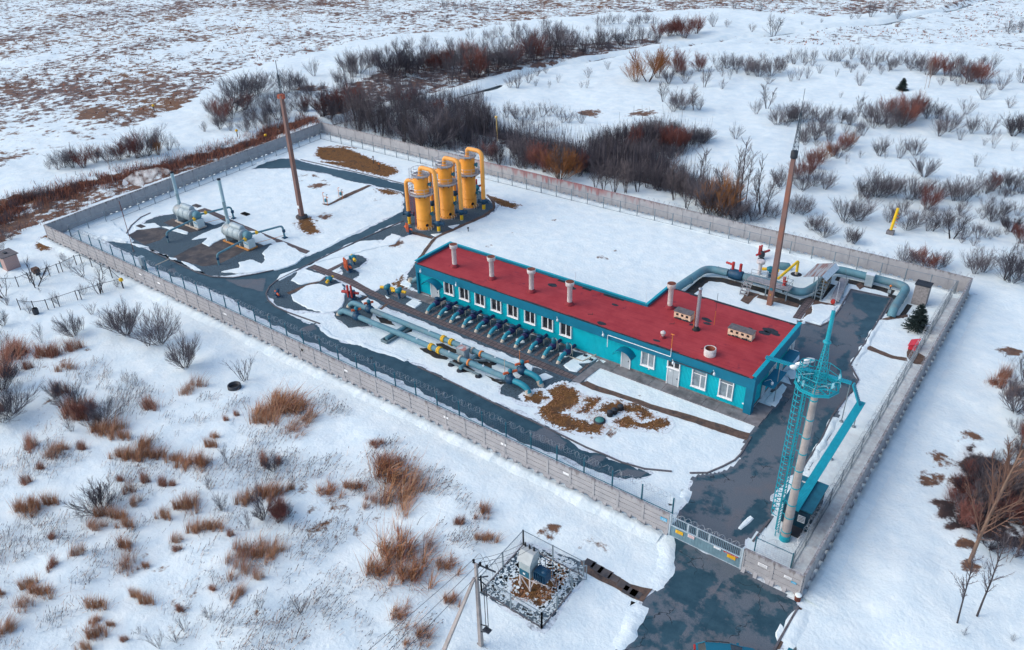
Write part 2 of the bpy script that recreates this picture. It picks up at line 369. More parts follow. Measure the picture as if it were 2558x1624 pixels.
def gz(x, y):
    i = int(np.clip(np.searchsorted(_xs, x)-1, 0, len(_xs)-2)); j = int(np.clip(np.searchsorted(_ys, y)-1, 0, len(_ys)-2))
    u = (x-_xs[i])/(_xs[i+1]-_xs[i]); v = (y-_ys[j])/(_ys[j+1]-_ys[j])
    return float((GZ[j,i]*(1-u)+GZ[j,i+1]*u)*(1-v)+(GZ[j+1,i]*(1-u)+GZ[j+1,i+1]*u)*v)
def onG(p): return V(p.x, p.y, gz(p.x, p.y))
# stream strip
def ribbon(name, P, wd, z, mt):
    b = MB(); L = []
    for i, p in enumerate(P):
        t = (P[min(i+1, len(P)-1)]-P[max(i-1, 0)]).normalized(); n = V(-t.y, t.x, 0)
        ww = wd*(1+.35*noise.noise(p*.31)); L += [(p.x+n.x*ww, p.y+n.y*ww, z), (p.x-n.x*ww, p.y-n.y*ww, z)]
    b.add(L, [(2*i+1, 2*i+3, 2*i+2, 2*i) for i in range(len(P)-1)]); return b.build(name, mt, kind='structure')
def dense(P, st=1.5):
    o = []
    for a, b in zip(P[:-1], P[1:]):
        k = max(1, int((b-a).length/st)); o += [a.lerp(b, j/k) for j in range(k)]
    return o+[P[-1]]
ribbon('stream', [p+V(noise.noise(p*.12)*1.2, noise.noise(p*.12+V(9,9,9))*1.2, 0) for p in dense(STREAM)], .7, -.46, M_water)
# ---------------------------------------------------------------- roads and beds
def widen(P, d):
    P = dense(P+P[:1], .5)[:-1]; n = len(P); ar = sum(P[i-1].x*P[i].y-P[i].x*P[i-1].y for i in range(n)); o = []
    for i in range(n):
        t = P[(i+1) % n]-P[i-1]; nn = V(t.y, -t.x, 0); nn = nn.normalized() if nn.length > 1e-6 else V(0,0,0)
        o.append(P[i]+nn*(d if ar > 0 else -d)*(1+.9*noise.noise(P[i]*.45)))
    return o
def slush_mat():
    mt, nt, b = ntree('slush'); pos = nd(nt, 'NewGeometry').outputs['Position']
    f = mapr(nt, math_(nt, 'ADD', math_(nt, 'MULTIPLY', fbm(nt, pos, 2.6, 7, .75), .7), math_(nt, 'MULTIPLY', fbm(nt, pos, .5, 3), .3)), .36, .52)
    c = mixc(nt, f, (.20,.23,.25), (.72,.78,.81)); nt.links.new(c, b.inputs['Base Color']); b.inputs['Roughness'].default_value = .6; return mt
M_slush = slush_mat()
def sheet(name, polys, z, mt, amp=.22, step=.4, kind='structure', fringe=0):
    b = MB()
    if fringe:
        for i, P in enumerate(polys): SL.poly(rag(widen(P, fringe), amp*1.3, step, i+3+len(name)), .0022+.0004*(len(SL.f) % 7))
    for i, P in enumerate(polys): b.poly(rag(P, amp, step, i+len(name)) if amp else P, z+.0006*(i % 5))
    return b.build(name, mt, kind=kind)
def soft(name, polys, z, mt, cell=.28, mar=.55):
    V_, F_, E_ = [], [], []; n0 = 0
    for i, P in enumerate(polys):
        x0, x1, y0, y1 = min(p.x for p in P)-mar, max(p.x for p in P)+mar, min(p.y for p in P)-mar, max(p.y for p in P)+mar
        X, Y = np.meshgrid(np.arange(x0, x1+cell, cell), np.arange(y0, y1+cell, cell)); d = dline(X, Y, P+P[:1]); d = np.where(inpoly(X, Y, P), d, -d)
        ok = d > -mar; q = ok[:-1,:-1] & ok[:-1,1:] & ok[1:,1:] & ok[1:,:-1]; ix = np.arange(X.size).reshape(X.shape); jj, ii = np.nonzero(q)
        V_.append(np.stack([X, Y, np.full(X.shape, z+.0007*(i % 6))], -1).reshape(-1,3)); E_.append(np.clip(d/(2*mar)+.5, 0, 1).ravel()); F_.append(np.stack([ix[jj,ii], ix[jj,ii+1], ix[jj+1,ii+1], ix[jj+1,ii]], -1)+n0); n0 += X.size
    v, f, e = np.concatenate(V_), np.concatenate(F_), np.concatenate(E_); us, inv = np.unique(f, return_inverse=True); v, e, f = v[us], e[us], inv.reshape(-1,4)
    me = bpy.data.meshes.new(name); me.vertices.add(len(v)); me.loops.add(f.size); me.polygons.add(len(f)); me.vertices.foreach_set('co', v.ravel()); me.loops.foreach_set('vertex_index', f.ravel().astype(np.int32)); me.polygons.foreach_set('loop_start', np.arange(0, f.size, 4, dtype=np.int32)); me.update(calc_edges=True)
    me.attributes.new('edge', 'FLOAT', 'POINT').data.foreach_set('value', e.astype(np.float32)); me.materials.append(mt)
    o = bpy.data.objects.new(name, me); COL.objects.link(o); o['kind'] = 'structure'; return o
FRONT = gs('A', 770,290, 880,318, 1000,330, 1130,380, 1300,455, 1480,540, 1600,578, 1750,584)+gs('B', 100,978, 330,935, 460,890, 560,830, 640,800, 900,680, 1150,560, 1420,435, 1400,520, 1200,595, 1020,690, 900,735, 640,872, 500,942, 310,1040, 250,1090, 222,1150, 240,1205, 300,1260)+gs('D', 450,690, 620,790, 740,820, 800,900, 960,970, 1130,1010, 1400,1100, 1600,1170, 1750,1225, 2000,1340)+gs('L', 300,300, 500,390, 700,490, 900,580, 1050,640, 1200,720, 1330,790, 1430,850, 1530,930, 1600,965, 1760,990, 1770,1020, 1900,1060, 2060,1110, 2150,1140, 2090,1175, 1900,1190, 1800,1165, 1600,1090, 1500,1050, 1350,985, 1200,930, 1050,880, 880,800, 700,705, 480,600, 300,510, 180,440, 0,350)+gs('D', 1250,1225, 1050,1140, 850,1050, 620,950, 460,870, 300,800, 130,700)+gs('A', 1740,745, 1640,700, 1450,620, 1280,560, 1130,490, 1050,440, 850,350)
UPPER = gs('T1', 1690,1130, 1780,1085, 1870,1062, 1960,1060)+gs('B', 490,0, 700,55, 1000,112, 1420,215, 1445,300, 1445,440, 1400,440, 1405,400, 1420,330, 1380,280, 1240,243, 1120,213, 1000,190, 700,110, 450,72, 230,72)
YARD = gs('G', 1030,660, 1200,712, 1275,672, 1345,580, 1432,432, 1735,497, 1640,660, 1540,830, 1425,1000, 1487,1110, 1442,1190)+gs('I', 640,520, 560,690, 430,890, 330,950, 215,1090, 205,1190)+gs('H', 850,470, 760,560, 700,620, 680,690, 650,720)+[V(53.4,-19.7,0), V(47,-19.7,0)]+gs('H', 150,400, 220,330, 240,220, 270,150, 380,140, 560,80, 640,30, 690,0)+gs('V', 1762,1030, 1785,1000)+gs('F', 1440,1450, 1560,1300, 1700,1100)+[V(46.3,9,0), V(46.2,12.9,0)]
_o1 = gs('J', 1880,1240, 1770,1381); _o2 = gs('H', 990,1430, 940,1529)
OUTER = [V(47,-19.85,0)]+gs('H', 95,625, 65,700, 60,860, 0,985)+gs('J', 2200,720, 2130,795, 2025,920, 1960,1060)+_o1+[_o1[-1]+V(2,-22,0), _o2[-1]+V(2,-22,0)]+_o2[::-1]+gs('H', 1060,1280, 1110,1170, 1000,1110, 800,970, 640,890)+[V(53.4,-19.85,0)]
SL = MB()
sheet('road', [FRONT, UPPER], .012, M_wet, .3, .3, fringe=.32)
sheet('yard', [YARD], .008, M_dry, .2, .3, fringe=.25)
sheet('access_road', [OUTER], .0065, M_patch, .22, .3, fringe=.3)
soft('dry_road_patches', [gs('L', 1130,790, 1260,740, 1330,800, 1420,880, 1400,950, 1280,900, 1130,850), gs('L', 1590,1040, 1660,985, 1770,1000, 1720,1050, 1670,1100), gs('L', 1840,1165, 1960,1105, 2120,1135, 2060,1175), gs('D', 560,850, 700,800, 740,850, 640,880), gs('A', 1260,520, 1310,510, 1330,540, 1270,545), gs('A', 1700,600, 2000,590, 1980,690, 1800,650)], .0195, M_pale, .28, .35)
soft('wet_yard_patches', [gs('G', 1440,450, 1730,500, 1620,690, 1500,840, 1470,760, 1560,620, 1450,560), gs('c2', 1370,1010, 1529,900, 1529,1130, 1400,1180), gs('H', 720,360, 800,300, 880,350, 860,480, 700,600, 560,620, 640,540), gs('H', 270,150, 560,100, 690,0, 690,60, 500,150, 300,165), gs('c2', 880,700, 990,740, 930,900, 870,880), gs('I', 560,540, 660,500, 600,640, 470,860, 430,870, 500,700), gs('I', 60,680, 130,600, 300,400, 330,420, 180,640, 20,840)], .0145, M_wetY)
soft('wet_road_patches', [gs('H', 60,700, 130,660, 200,680, 130,790, 60,850), gs('H', 0,1300, 190,1290, 240,1340, 200,1420, 0,1500), gs('H', 560,960, 640,900, 760,980, 1010,1120, 1080,1180, 900,1130, 700,1050, 600,1020), gs('H', 930,1200, 1060,1180, 980,1400, 900,1500, 860,1400), gs('H', 470,960, 520,980, 420,1180, 260,1400, 200,1500, 180,1460, 330,1280), gs('H', 80,920, 260,850, 420,900, 470,970, 350,1100, 280,1200, 290,1290, 220,1280, 200,1180, 60,1100)], .0125, M_wetR)
sheet('gravel', [
 gs('K', 80,770, 250,705, 420,690, 560,640, 700,650, 1060,780, 1100,830, 1330,880, 1500,1000, 1700,1080, 1580,1160, 1600,1260, 1500,1380, 1300,1450, 1040,1470, 900,1480, 760,1430, 500,1300, 380,1245, 190,1155, 100,1110, -60,1080, -150,960, -30,880),
 gs('B', 1405,440, 1380,530, 1450,620, 1500,640, 1650,680, 1700,650, 1900,560, 2100,490, 2195,430, 2200,370, 2120,300, 2020,250, 1900,200, 1440,260),
 gs('B', 900,750, 1020,695, 1200,600, 1400,535, 1450,640, 1390,660, 1300,630, 1250,700, 1200,680, 1100,705, 1000,730),
 gs('B', 228,1140, 300,1050, 520,945, 590,920, 900,1070, 930,1140, 880,1250, 800,1305, 650,1315, 450,1290, 300,1240),
 gs('c5', 470,520, 500,620, 680,680, 790,590, 790,520, 700,440, 830,400, 1000,240, 900,180, 700,130, 600,200, 480,320, 440,420),
 gs('c5', 1110,930, 1290,840, 1500,790, 1800,590, 2020,330)+[V(-.6,3,0), V(0,0,0), V(28,0,0)]+gs('E', 1880,1215, 1720,1440)+[V(x,y,0) for x,y in ((27.6,-5.5),(22.5,-5.6),(15,-5.35),(9,-5.3),(0,-5.35),(-4,-5.0),(-6.5,-4.4),(-6.2,-3.9))],
 gs('c5', 250,1380, 330,1240, 460,1080, 560,1000, 720,950, 960,1020, 860,1140, 1000,1250, 1100,1390)+gs('D', 1230,820, 1050,830, 1000,800, 900,730, 880,700),
 gs('L', 1150,235, 1300,280, 1490,350, 1420,400, 1300,450, 1200,560, 1060,545, 860,460, 850,410, 900,370, 820,340, 1000,330),
 gs('J', 840,325, 1420,490, 1435,645, 1020,1175, 410,790)], .016, M_gravel, .3, .3, fringe=.3)
sheet('stone_slabs', [gs('K', -160,960, 0,880, 200,855, 400,900, 260,1020, 60,1080), gs('K', 300,800, 420,745, 720,890, 800,840, 870,840, 760,900, 600,930), gs('K', 400,1250, 620,1130, 900,1010, 1010,990, 1200,1080, 1350,1150, 1200,1230, 1000,1330, 800,1360, 600,1300), gs('K', 1340,1160, 1560,1060, 1600,1090, 1400,1170)], .0225, M_dslab, .1)
soft('dead_grass', [
 gs('L', 1230,500, 1300,420, 1400,380, 1540,460, 1550,520, 1480,570, 1370,620, 1500,680, 1640,720, 1720,700, 1740,760, 1700,800, 1560,790, 1400,760, 1250,690, 1200,630),
 gs('L', 1850,700, 1950,650, 2080,720, 2180,660, 2280,680, 2300,720, 2250,770, 2050,750, 1900,740),
 gs('L', 1580,500, 1730,500, 1690,560, 1600,620, 1540,620, 1600,560), gs('L', 1690,610, 1750,555, 1870,530, 1960,570, 2020,540, 2120,600, 2170,650, 2080,680, 2040,620, 1900,600, 1780,620),
 gs('L', 1070,480, 1200,440, 1260,500, 1200,540, 1100,520),
 gs('T1', 2130,985, 2260,975, 2380,990)+gs('T2', 0,985, 120,978, 220,1010, 380,1080, 490,1120, 520,1150, 440,1185, 300,1150, 150,1115, 0,1080)+gs('T1', 2300,1085, 2160,1070, 2110,1040),
 gs('J', 985,205, 1080,160, 1200,185, 1255,230, 1200,280, 1080,245), gs('J', 1160,60, 1240,75, 1340,140, 1290,160, 1200,115),
 gs('B', 2120,300, 2280,352, 2400,390, 2360,415, 2230,390), gs('B', 510,500, 600,490, 620,540, 680,620, 600,640, 510,590),
 gs('J', 800,620, 1000,600, 1130,480, 1290,600, 1120,800, 1100,850, 980,930, 880,870, 740,830, 720,700),
 gs('c5', 1540,740, 1640,720, 1700,640, 1760,600, 1700,760, 1900,900, 2200,1040, 2100,1080, 1850,960),
 gs('A', 270,350, 320,280, 350,270, 390,330, 380,370, 310,375), gs('B', 1180,245, 1260,255, 1370,285, 1300,300, 1220,285)], .0265, M_brown, .2, .8)
SL.build('slush', M_slush, kind='structure')
sheet('paving_path', [
 gs('K', 690,652, 820,612, 900,635, 1250,800, 1700,985, 2165,1160, 2110,1195, 1650,1015, 1330,895, 1000,745, 830,655, 720,682),
 [V(x,y,0) for x,y in ((-18.4,-3.5),(-18.3,-2.3),(-10.5,-2.35),(-5.2,-3.2),(0,-3.55),(9,-3.75),(15,-3.8),(22.5,-4.15),(27.8,-4.4),(27.5,-5.3),(22.5,-5.3),(15,-4.9),(9,-4.75),(0,-4.75),(-5.4,-4.3),(-10,-3.65))],
 gs('c2', 1000,220, 1105,250, 990,400, 920,500, 815,480, 900,350), gs('c5', 130,470, 500,290, 560,320, 230,490)], .0305, M_tile, .05)
sheet('soil_path', [gs('L', 1540,370, 1600,350, 1850,450, 2200,560, 2408,620)+gs('V', 1700,1000, 1764,1020, 1755,1036, 1690,1016)+gs('L', 2408,675, 2150,592, 1900,502, 1650,425),
 gs('c2', 240,140, 390,180, 320,230, 250,310, 150,260), gs('c2', 385,185, 700,240, 900,310, 880,350, 640,290, 360,225), gs('c2', 1110,260, 1360,320, 1350,350, 1180,312, 1080,322, 1060,420, 940,500, 1000,380),
 gs('G', 1645,655, 1760,632, 1860,622, 1860,640, 1700,662), gs('G', 1545,838, 1640,885, 1750,930, 1850,945, 1860,972, 1740,952, 1600,900, 1520,870), gs('G', 1850,935, 1865,860, 1890,842, 1925,900, 1985,940, 1978,1000, 1900,990),
 gs('U', 1480,870, 1540,840, 1610,900, 1540,940), gs('B', 2110,300, 2130,295, 2190,360, 2190,420, 2100,490, 1800,622, 1690,672, 1650,720, 1570,835, 1510,905, 1495,890, 1630,700, 1680,655, 1800,600, 2090,470, 2170,410, 2165,365), gs('B', 1480,612, 1660,665, 1650,680, 1470,632),
 gs('J', 1400,480, 1500,480, 1700,600, 1900,710, 2080,760, 2125,770, 2030,900, 1900,850, 1700,730, 1440,600), gs('B', 700,375, 760,378, 920,290, 1100,215, 1130,220, 940,310, 760,392, 715,385),
 gs('c5', 860,1085, 1000,1015, 1030,1040, 900,1110), gs('c5', 1240,1290, 1380,1185, 1440,1200, 1290,1310), gs('B', 400,1140, 730,1005, 740,1025, 420,1155), gs('H', 1110,1180, 1140,1200, 1010,1440, 960,1529, 920,1529)], .0345, M_soil, .1)
b = MB()
for k, (x, y, wx, wy) in enumerate([(1500,510,75,40), (1570,560,90,45), (1650,610,85,45), (1740,660,95,55), (1840,735,90,60), (1900,800,95,55), (1960,820,60,50)]):
    c_ = g('J', x, y); s_ = .34+.05*(k % 3)
    b.poly([c_+V(-s_*1.3,-s_*.9,0), c_+V(s_*1.3,-s_*.95,0), c_+V(s_*1.25,s_,0), c_+V(-s_*1.35,s_*.9,0)], .036, .055)
b.build('step_slabs', M_dslab, kind='structure')
# concrete aprons, cross paths
b = MB()
x = 28.7
while x < 47.2: x2 = min(x+1.55, 47.35); b.box(x+.015, -1.55, 0, x2-.015, -.02, .10+.012*math.sin(x*7)); x = x2
b.box(45.72, -.01, 0, 47.35, 2.4, .095); b.box(46.0, 5.0, 0, 48.1, 7.4, .09)
b.box(-.9, -1.5, 0, 4.6, -.06, .06); b.box(-2.8, -2.6, 0, -.95, -.2, .055)
P = gs('E', 1640,1420, 1900,1225, 1950,1265, 1715,1445); b.poly(P, .03, .075)
b.build('concrete_apron', M_slab, kind='structure')
b = MB()
for k in range(12):
    x = 5.35+2.005*k
    for j in range(3): b.box(x-.19, -3.70+.70*j, .01, x+.19, -3.03+.70*j, .05)
b.build('slab_path', M_tile, kind='structure')
# kerbs
def kerb(P, wd=.16, h=.13):
    P = dense(P, 1.0)
    for a, c in zip(P[:-1], P[1:]): KB.bar(a+V(0,0,h/2-.03), c+(c-a)*.02+V(0,0,h/2-.03), wd, h)
KB = MB()
kerb(gs('A', 1130,385, 1300,460, 1480,545, 1600,580, 1750,586, 1900,562, 2050,530, 2200,470))
kerb(gs('B', 1400,525, 1020,692, 640,872, 500,942, 310,1040, 250,1090, 222,1150, 240,1205, 300,1260)+gs('D', 450,690, 760,800))
kerb(gs('L', 150,230, 300,297, 500,392, 700,492, 900,590, 1100,680, 1400,825, 1600,925, 1750,985, 1900,1052, 2100,1108, 2330,1130)); kerb(gs('H', 235,105, 380,103, 500,52, 600,0)+gs('V', 1742,1068, 1766,1028))
kerb(gs('G', 1735,497, 1640,660, 1540,830, 1425,1000, 1487,1110, 1440,1190)+gs('I', 640,520, 560,690, 430,890)); kerb(gs('G', 1050,668, 1200,710, 1275,672, 1345,580, 1432,432, 1735,497))
kerb(gs('H', 880,480, 745,655)); kerb(gs('H', 1110,1185, 1010,1360, 915,1529)); kerb(gs('B', 520,-2, 1000,105, 1420,208))
kerb(gs('A', 945,262, 990,190, 1060,130, 1130,98)); kerb(gs('B', 1420,330, 1380,280, 1240,243))
KB.build('kerb', M_kerb, kind='structure')
b = MB()
for a, c_, n_ in ((V(-59.6,-19.72,0), V(46.6,-19.72,0), V(0,1,0)), (V(-65.0,40.4,0), V(58.0,39.75,0), V(0,-1,0)), (V(-64.9,40.3,0), V(-59.7,-19.6,0), V(1,.08,0)), (V(53.6,-19.72,0), V(58.0,-19.72,0), V(0,1,0))):
    k = int((c_-a).length/.5); L = []
    for i in range(k+1):
        p = a.lerp(c_, i/k); hh = .36+.16*noise.noise(p*.4); p = p+n_*.32; hh *= .8; L += [(p.x, p.y, -.05), (p.x, p.y, hh), (p.x+n_.x*.5, p.y+n_.y*.5, hh*.55), (p.x+n_.x*(1.3+.4*noise.noise(p*.3)), p.y+n_.y*(1.3+.4*noise.noise(p*.3)), .0)]
    flip = (c_-a).cross(n_).z > 0
    for i in range(k):
        o = i*4; F = [(o+j, o+4+j, o+5+j, o+1+j) for j in range(3)]; b.add(L[o:o+8], [tuple(q-o for q in (f if not flip else f[::-1])) for f in F], 0, True)
for a, c_, n_ in ((V(-60.3,-20.2,0), V(46.5,-20.2,0), V(0,-1,0)), (V(58.5,-19.9,0), V(58.7,40.2,0), V(1,0,0))):
    k = int((c_-a).length/.3); L = []
    for i in range(k+1):
        p = a.lerp(c_, i/k); hh = max(.05, .22+.2*noise.noise(p*.35)+.12*noise.noise(p*1.6)); q = p-n_*(.16*noise.noise(p*1.7)+.05)
        L += [(q.x-n_.x*.12, q.y-n_.y*.12, -.12), (q.x, q.y, hh), (p.x+n_.x*.5, p.y+n_.y*.5, hh*.8), (p.x+n_.x*1.6, p.y+n_.y*1.6, -.06)]
    for i in range(k):
        o = i*4; flip = (c_-a).cross(n_).z > 0; F = [(j, 4+j, 5+j, 1+j) for j in range(3)]; b.add(L[o:o+8], [f if not flip else f[::-1] for f in F], 0, True)
def ridge(P, wd, h):
    P = dense(P, .4); L = []; n = len(P)
    for i, p in enumerate(P):
        t = (P[min(i+1,n-1)]-P[max(i-1,0)]).normalized(); q = V(-t.y,t.x,0); k = math.sin(math.pi*min(1, max(0, i/(n-1))))**.4; w_ = wd*(1+.5*noise.noise(p*.6)); hh = h*k*(1+.7*noise.noise(p*.5)+.4*noise.noise(p*2)); o = q*.3*noise.noise(p*.9)
        L += [p+o+q*w_*.9, p+o+q*w_*.45+V(0,0,hh*.8), p+o+V(0,0,hh), p+o-q*w_*.5+V(0,0,hh*.55), p+o-q*w_]
    for i in range(n-1): b.add(L[i*5:i*5+10], [(j, j+1, j+6, j+5) for j in range(4)], 0, True)
ridge(gs('J', 2210,180, 2262,270, 2278,400, 2265,540, 2185,720, 2125,770), .8, .17); ridge(gs('J', 2010,925, 1940,1065, 1855,1250, 1760,1375), .8, .19); ridge(gs('H', 1150,1190, 1090,1330, 1010,1500), .7, .14)
ridge(gs('G', 1660,655, 1560,828, 1450,995), .4, .16); ridge(gs('I', 660,530, 585,690, 450,895), .4, .16); ridge(gs('D', 760,830, 830,890, 970,950, 1140,990, 1400,1080, 1600,1150), .4, .14); ridge(gs('H', 60,330, 200,330, 215,240), .5, .2); ridge(gs('B', 660,790, 900,665, 1150,545), .4, .14); ridge(gs('T1', 1720,1100, 1800,1062, 1900,1040), .6, .3); ridge(gs('A', 560,240, 760,285, 1000,315), .7, .4)
b.build('snow_drift', M_snow, kind='structure')
# lying snow on the beds
def snowpatch(b, P, h=.10, seed=0, amp=.28):
    P = rag(P, amp, .3, seed); n = len(P)
    if sum(P[i-1].x*P[i].y-P[i].x*P[i-1].y for i in range(n)) < 0: P = P[::-1]
    Q = []
    for i in range(n):
        t = P[(i+2) % n]-P[i-2]; nn = V(-t.y, t.x, 0); Q.append(P[i]-(nn.normalized() if nn.length > 1e-6 else V(0,0,0))*.10)
    b.add([(p.x, p.y, .015) for p in Q]+[(p.x, p.y, .045+h*.6) for p in P], [(i, (i+1) % n, n+(i+1) % n, n+i) for i in range(n)], 0, True)
    b.poly(P, .045+h*.6)
b = MB()
for i, (P, h) in enumerate([
 (gs('K', -80,830, 180,805, 260,850, 60,880, -60,890), .06), (gs('K', 280,850, 400,855, 610,920, 600,948, 420,900), .06),
 (gs('K', 660,1012, 900,900, 1090,830, 1300,870, 1330,915, 1180,960, 1060,1000, 940,1050, 880,1105, 800,1060, 860,985, 760,1000), .08),
 (gs('K', 1350,910, 1500,915, 1720,1040, 1580,1082, 1450,1040), .08), (gs('K', 730,675, 830,665, 1060,790, 950,825, 840,790), .08),
 (gs('K', 1560,1185, 1640,1100, 1720,1060, 1820,1050, 2110,1220, 1960,1330, 1750,1400, 1400,1440, 1030,1435, 1250,1375, 1260,1310, 1420,1270, 1560,1330, 1600,1230), .14),
 (gs('A', 540,130, 760,110, 1000,300, 960,320, 800,290, 560,220, 500,220), .28), (gs('K', 370,1240, 460,1250, 470,1270, 400,1265), .05), (gs('K', 530,1290, 620,1310, 780,1410, 700,1400), .05), (gs('K', -120,1060, 0,1080, 110,1110, 0,1110), .05),
 (gs('B', 440,1040, 500,960, 570,942, 730,1000, 680,1042, 530,1068), .1), (gs('B', 440,1170, 560,1085, 680,1065, 750,1090, 880,1065, 905,1150, 865,1260, 830,1300, 700,1310, 560,1260, 470,1210), .12),
 (gs('B', 320,1030, 350,985, 500,935, 480,955, 340,1035), .05),
 (gs('c5', 1710,770, 1820,690, 1920,760, 1900,840), .15), (gs('c5', 1830,1190, 1950,1090, 2145,1170, 2000,1275), .12), (gs('c5', 300,490, 400,420, 475,470, 370,520), .06), (gs('c5', 740,990, 800,970, 890,1020, 830,1050), .06), (gs('c5', 880,1130, 1000,1085, 1150,1110, 1285,1230, 1200,1290, 1020,1200), .12),
 (gs('c5', 1390,1020, 1470,1060, 1440,1080), .03), (gs('E', 1555,1280, 1700,1190, 1800,1170, 1880,1220, 1800,1250, 1700,1250, 1740,1310, 1680,1342, 1600,1322), .1), (gs('L', 1190,310, 1250,290, 1305,320, 1220,350), .06),
 (gs('E', 870,1165, 960,1148, 1275,1290, 1245,1335, 1100,1262, 930,1205), .08), (gs('B', 1790,570, 1880,555, 1830,590), .05), (gs('B', 1640,640, 1730,630, 1680,660), .05), (gs('H', 640,550, 730,455, 745,470, 700,520, 650,556), .06),
 (gs('B', 650,880, 900,760, 1020,700, 1160,690, 1200,720, 1300,640, 1380,665, 1330,720, 1240,740), .06), (gs('c2', 900,560, 1000,530, 1180,570, 1340,420, 1368,345, 1180,308, 1080,320, 1050,420), .1),
 (gs('I', 165,430, 290,310, 320,330, 240,460), .12), (gs('c2', 735,1200, 830,1110, 850,1240), .1), (gs('I', 320,240, 370,200, 385,260, 350,270), .08), (gs('H', 940,1390, 965,1320, 1000,1380, 940,1450), .05)]):
    snowpatch(b, P, h, i, min(.25, .03*len(P)))
for k in range(11): 
    c_ = V(6.0+2.005*k, -1.75+.25*math.sin(k*5), 0); s_ = .3+.22*abs(math.sin(k*2.3)); snowpatch(b, [c_+V(s_*math.cos(a)*1.2, s_*math.sin(a)*.7, 0) for a in [j*1.047 for j in range(6)]], .05, k, .12)
b.build('snow', M_snow, kind='structure')
# speckled snow between the stones of the transformer pad
b = MB(); rr = random.Random(5); PADX = gs('J', 840,325, 1420,490, 1435,645, 1020,1175, 410,790)
for k in range(1500):
    x, y = rr.uniform(36.5, 44.5), rr.uniform(-35, -27)
    a_ = np.array([x]), np.array([y])
    if not inpoly(*a_, PADX)[0]: continue
    s_ = rr.uniform(.06, .19)
    if (x-40.9)**2+(y+31.5)**2 < 3.2 and rr.random() < .8: continue
    b.poly([V(x+s_*rr.uniform(.6,1.3)*math.cos(j*.9), y+s_*rr.uniform(.5,1.2)*math.sin(j*.9), 0) for j in range(7)], .02, .045)
b.build('snow_scraps', M_snow, kind='stuff')
# ---------------------------------------------------------------- station building
M_teal = mat('teal_cladding', (.0,.50,.58), .5, .08, .8)
M_fascia = mat('fascia_blue', (.001,.15,.245), .5, .12, .7)
M_coping = mat('teal_coping_skylit', (.0,.33,.42), .45, .1, 1.5)  # lighter teal than the fascia: sky light on the tops put into the colour
M_white = mat('white_frame', (.80,.80,.80), .5, .05)
M_door = mat('door_grey', (.42,.47,.50), .55, .12, 1.5)
M_chim = mat('vent_pale_grey', (.58,.53,.52), .8, .15, 2.5, stain=(.28,.20,.17), st=.62)
M_rusty = mat('rust', (.20,.055,.03), .9, .4, 3, stain=(.08,.03,.025), st=.55)
M_dark = mat('dark_metal', (.03,.035,.045), .6, .3)
M_black = mat('black_rubber', (.012,.013,.016), .7, .3)
M_zinc = mat('galvanised', (.45,.48,.52), .35, .15, 4, metal=.6)
M_cream = mat('cream_plaster', (.68,.50,.36), .9, .2, 3, stain=(.10,.08,.07), st=.60)
M_felt = mat('grey_felt', (.13,.12,.125), .9, .3, 3)
M_tar = mat('tar_edge', (.02,.026,.036), .8, .5, 2.5)
M_lamp = mat('lamp_grey', (.7,.74,.76), .4, .1)
M_orange = mat('orange_paint', (.65,.20,.04), .6, .15)
def glass_mat():
    mt, nt, b = ntree('window_glass'); pos = nd(nt, 'NewGeometry').outputs['Position']
    c = mixc(nt, mapr(nt, fbm(nt, pos, 1.3, 3), .35, .7), (.006,.008,.014), (.05,.055,.06))
    nt.links.new(c, b.inputs['Base Color']); b.inputs['Roughness'].default_value = .12; b.inputs['Specular IOR Level'].default_value = .5
    return mt
M_glass = glass_mat(); M_glassL = mat('curtained_glass', (.20,.25,.28), .2, .35, 1.6, spec=.5)
def roof_mat():
    mt, nt, b = ntree('red_roofing'); pos = nd(nt, 'NewGeometry').outputs['Position']
    c = mixc(nt, mapr(nt, fbm(nt, pos, .6, 6, .65), .3, .7), (.32,.030,.038), (.42,.052,.058))
    st = nd(nt, 'VectorMath', operation='MULTIPLY'); nt.links.new(pos, st.inputs[0]); st.inputs[1].default_value = (.25, 3.0, 1)
    c = mixc(nt, mapr(nt, fbm(nt, st.outputs[0], 1.2, 4), .5, .75, 0, .35), c, (.20,.012,.03))
    c = mixc(nt, mapr(nt, fbm(nt, pos, .45, 7, .7), .60, .68, 0, .75), c, (.13,.02,.04))
    c = mixc(nt, mapr(nt, fbm(nt, pos, .30, 7, .75), .685, .71, 0, .9), c, (.03,.012,.025))
    c = mixc(nt, mapr(nt, fbm(nt, pos, 4.5, 2, .5), .80, .82, 0, .8), c, (.6,.5,.5))
    sm = nd(nt, 'SeparateXYZ'); nt.links.new(pos, sm.inputs[0])
    se = math_(nt, 'ABSOLUTE', math_(nt, 'SUBTRACT', math_(nt, 'FRACT', math_(nt, 'MULTIPLY', sm.outputs[1], .95)), .5))
    c = mixc(nt, mapr(nt, se, .0, .03, .45, 0), c, (.15,.01,.02))
    nt.links.new(c, b.inputs['Base Color']); b.inputs['Roughness'].default_value = .75; b.inputs['Specular IOR Level'].default_value = .25
    bp = nd(nt, 'Bump', {'Height': fbm(nt, pos, 1.6, 5), 'Strength': .3, 'Distance': .08}); nt.links.new(bp.outputs[0], b.inputs['Normal'])
    return mt
BL, D1, D2, XN = 45.66, 6.67, 12.4, 30.04
B = root('station_building', 'long low turquoise building with flat red roof and dark blue eaves band', 'building')
wl = MB()
wl.box(.12,.12,0, XN,D1-.05,4.40); wl.box(XN-.01,.12,0, BL-.12,D2-.12,4.40)
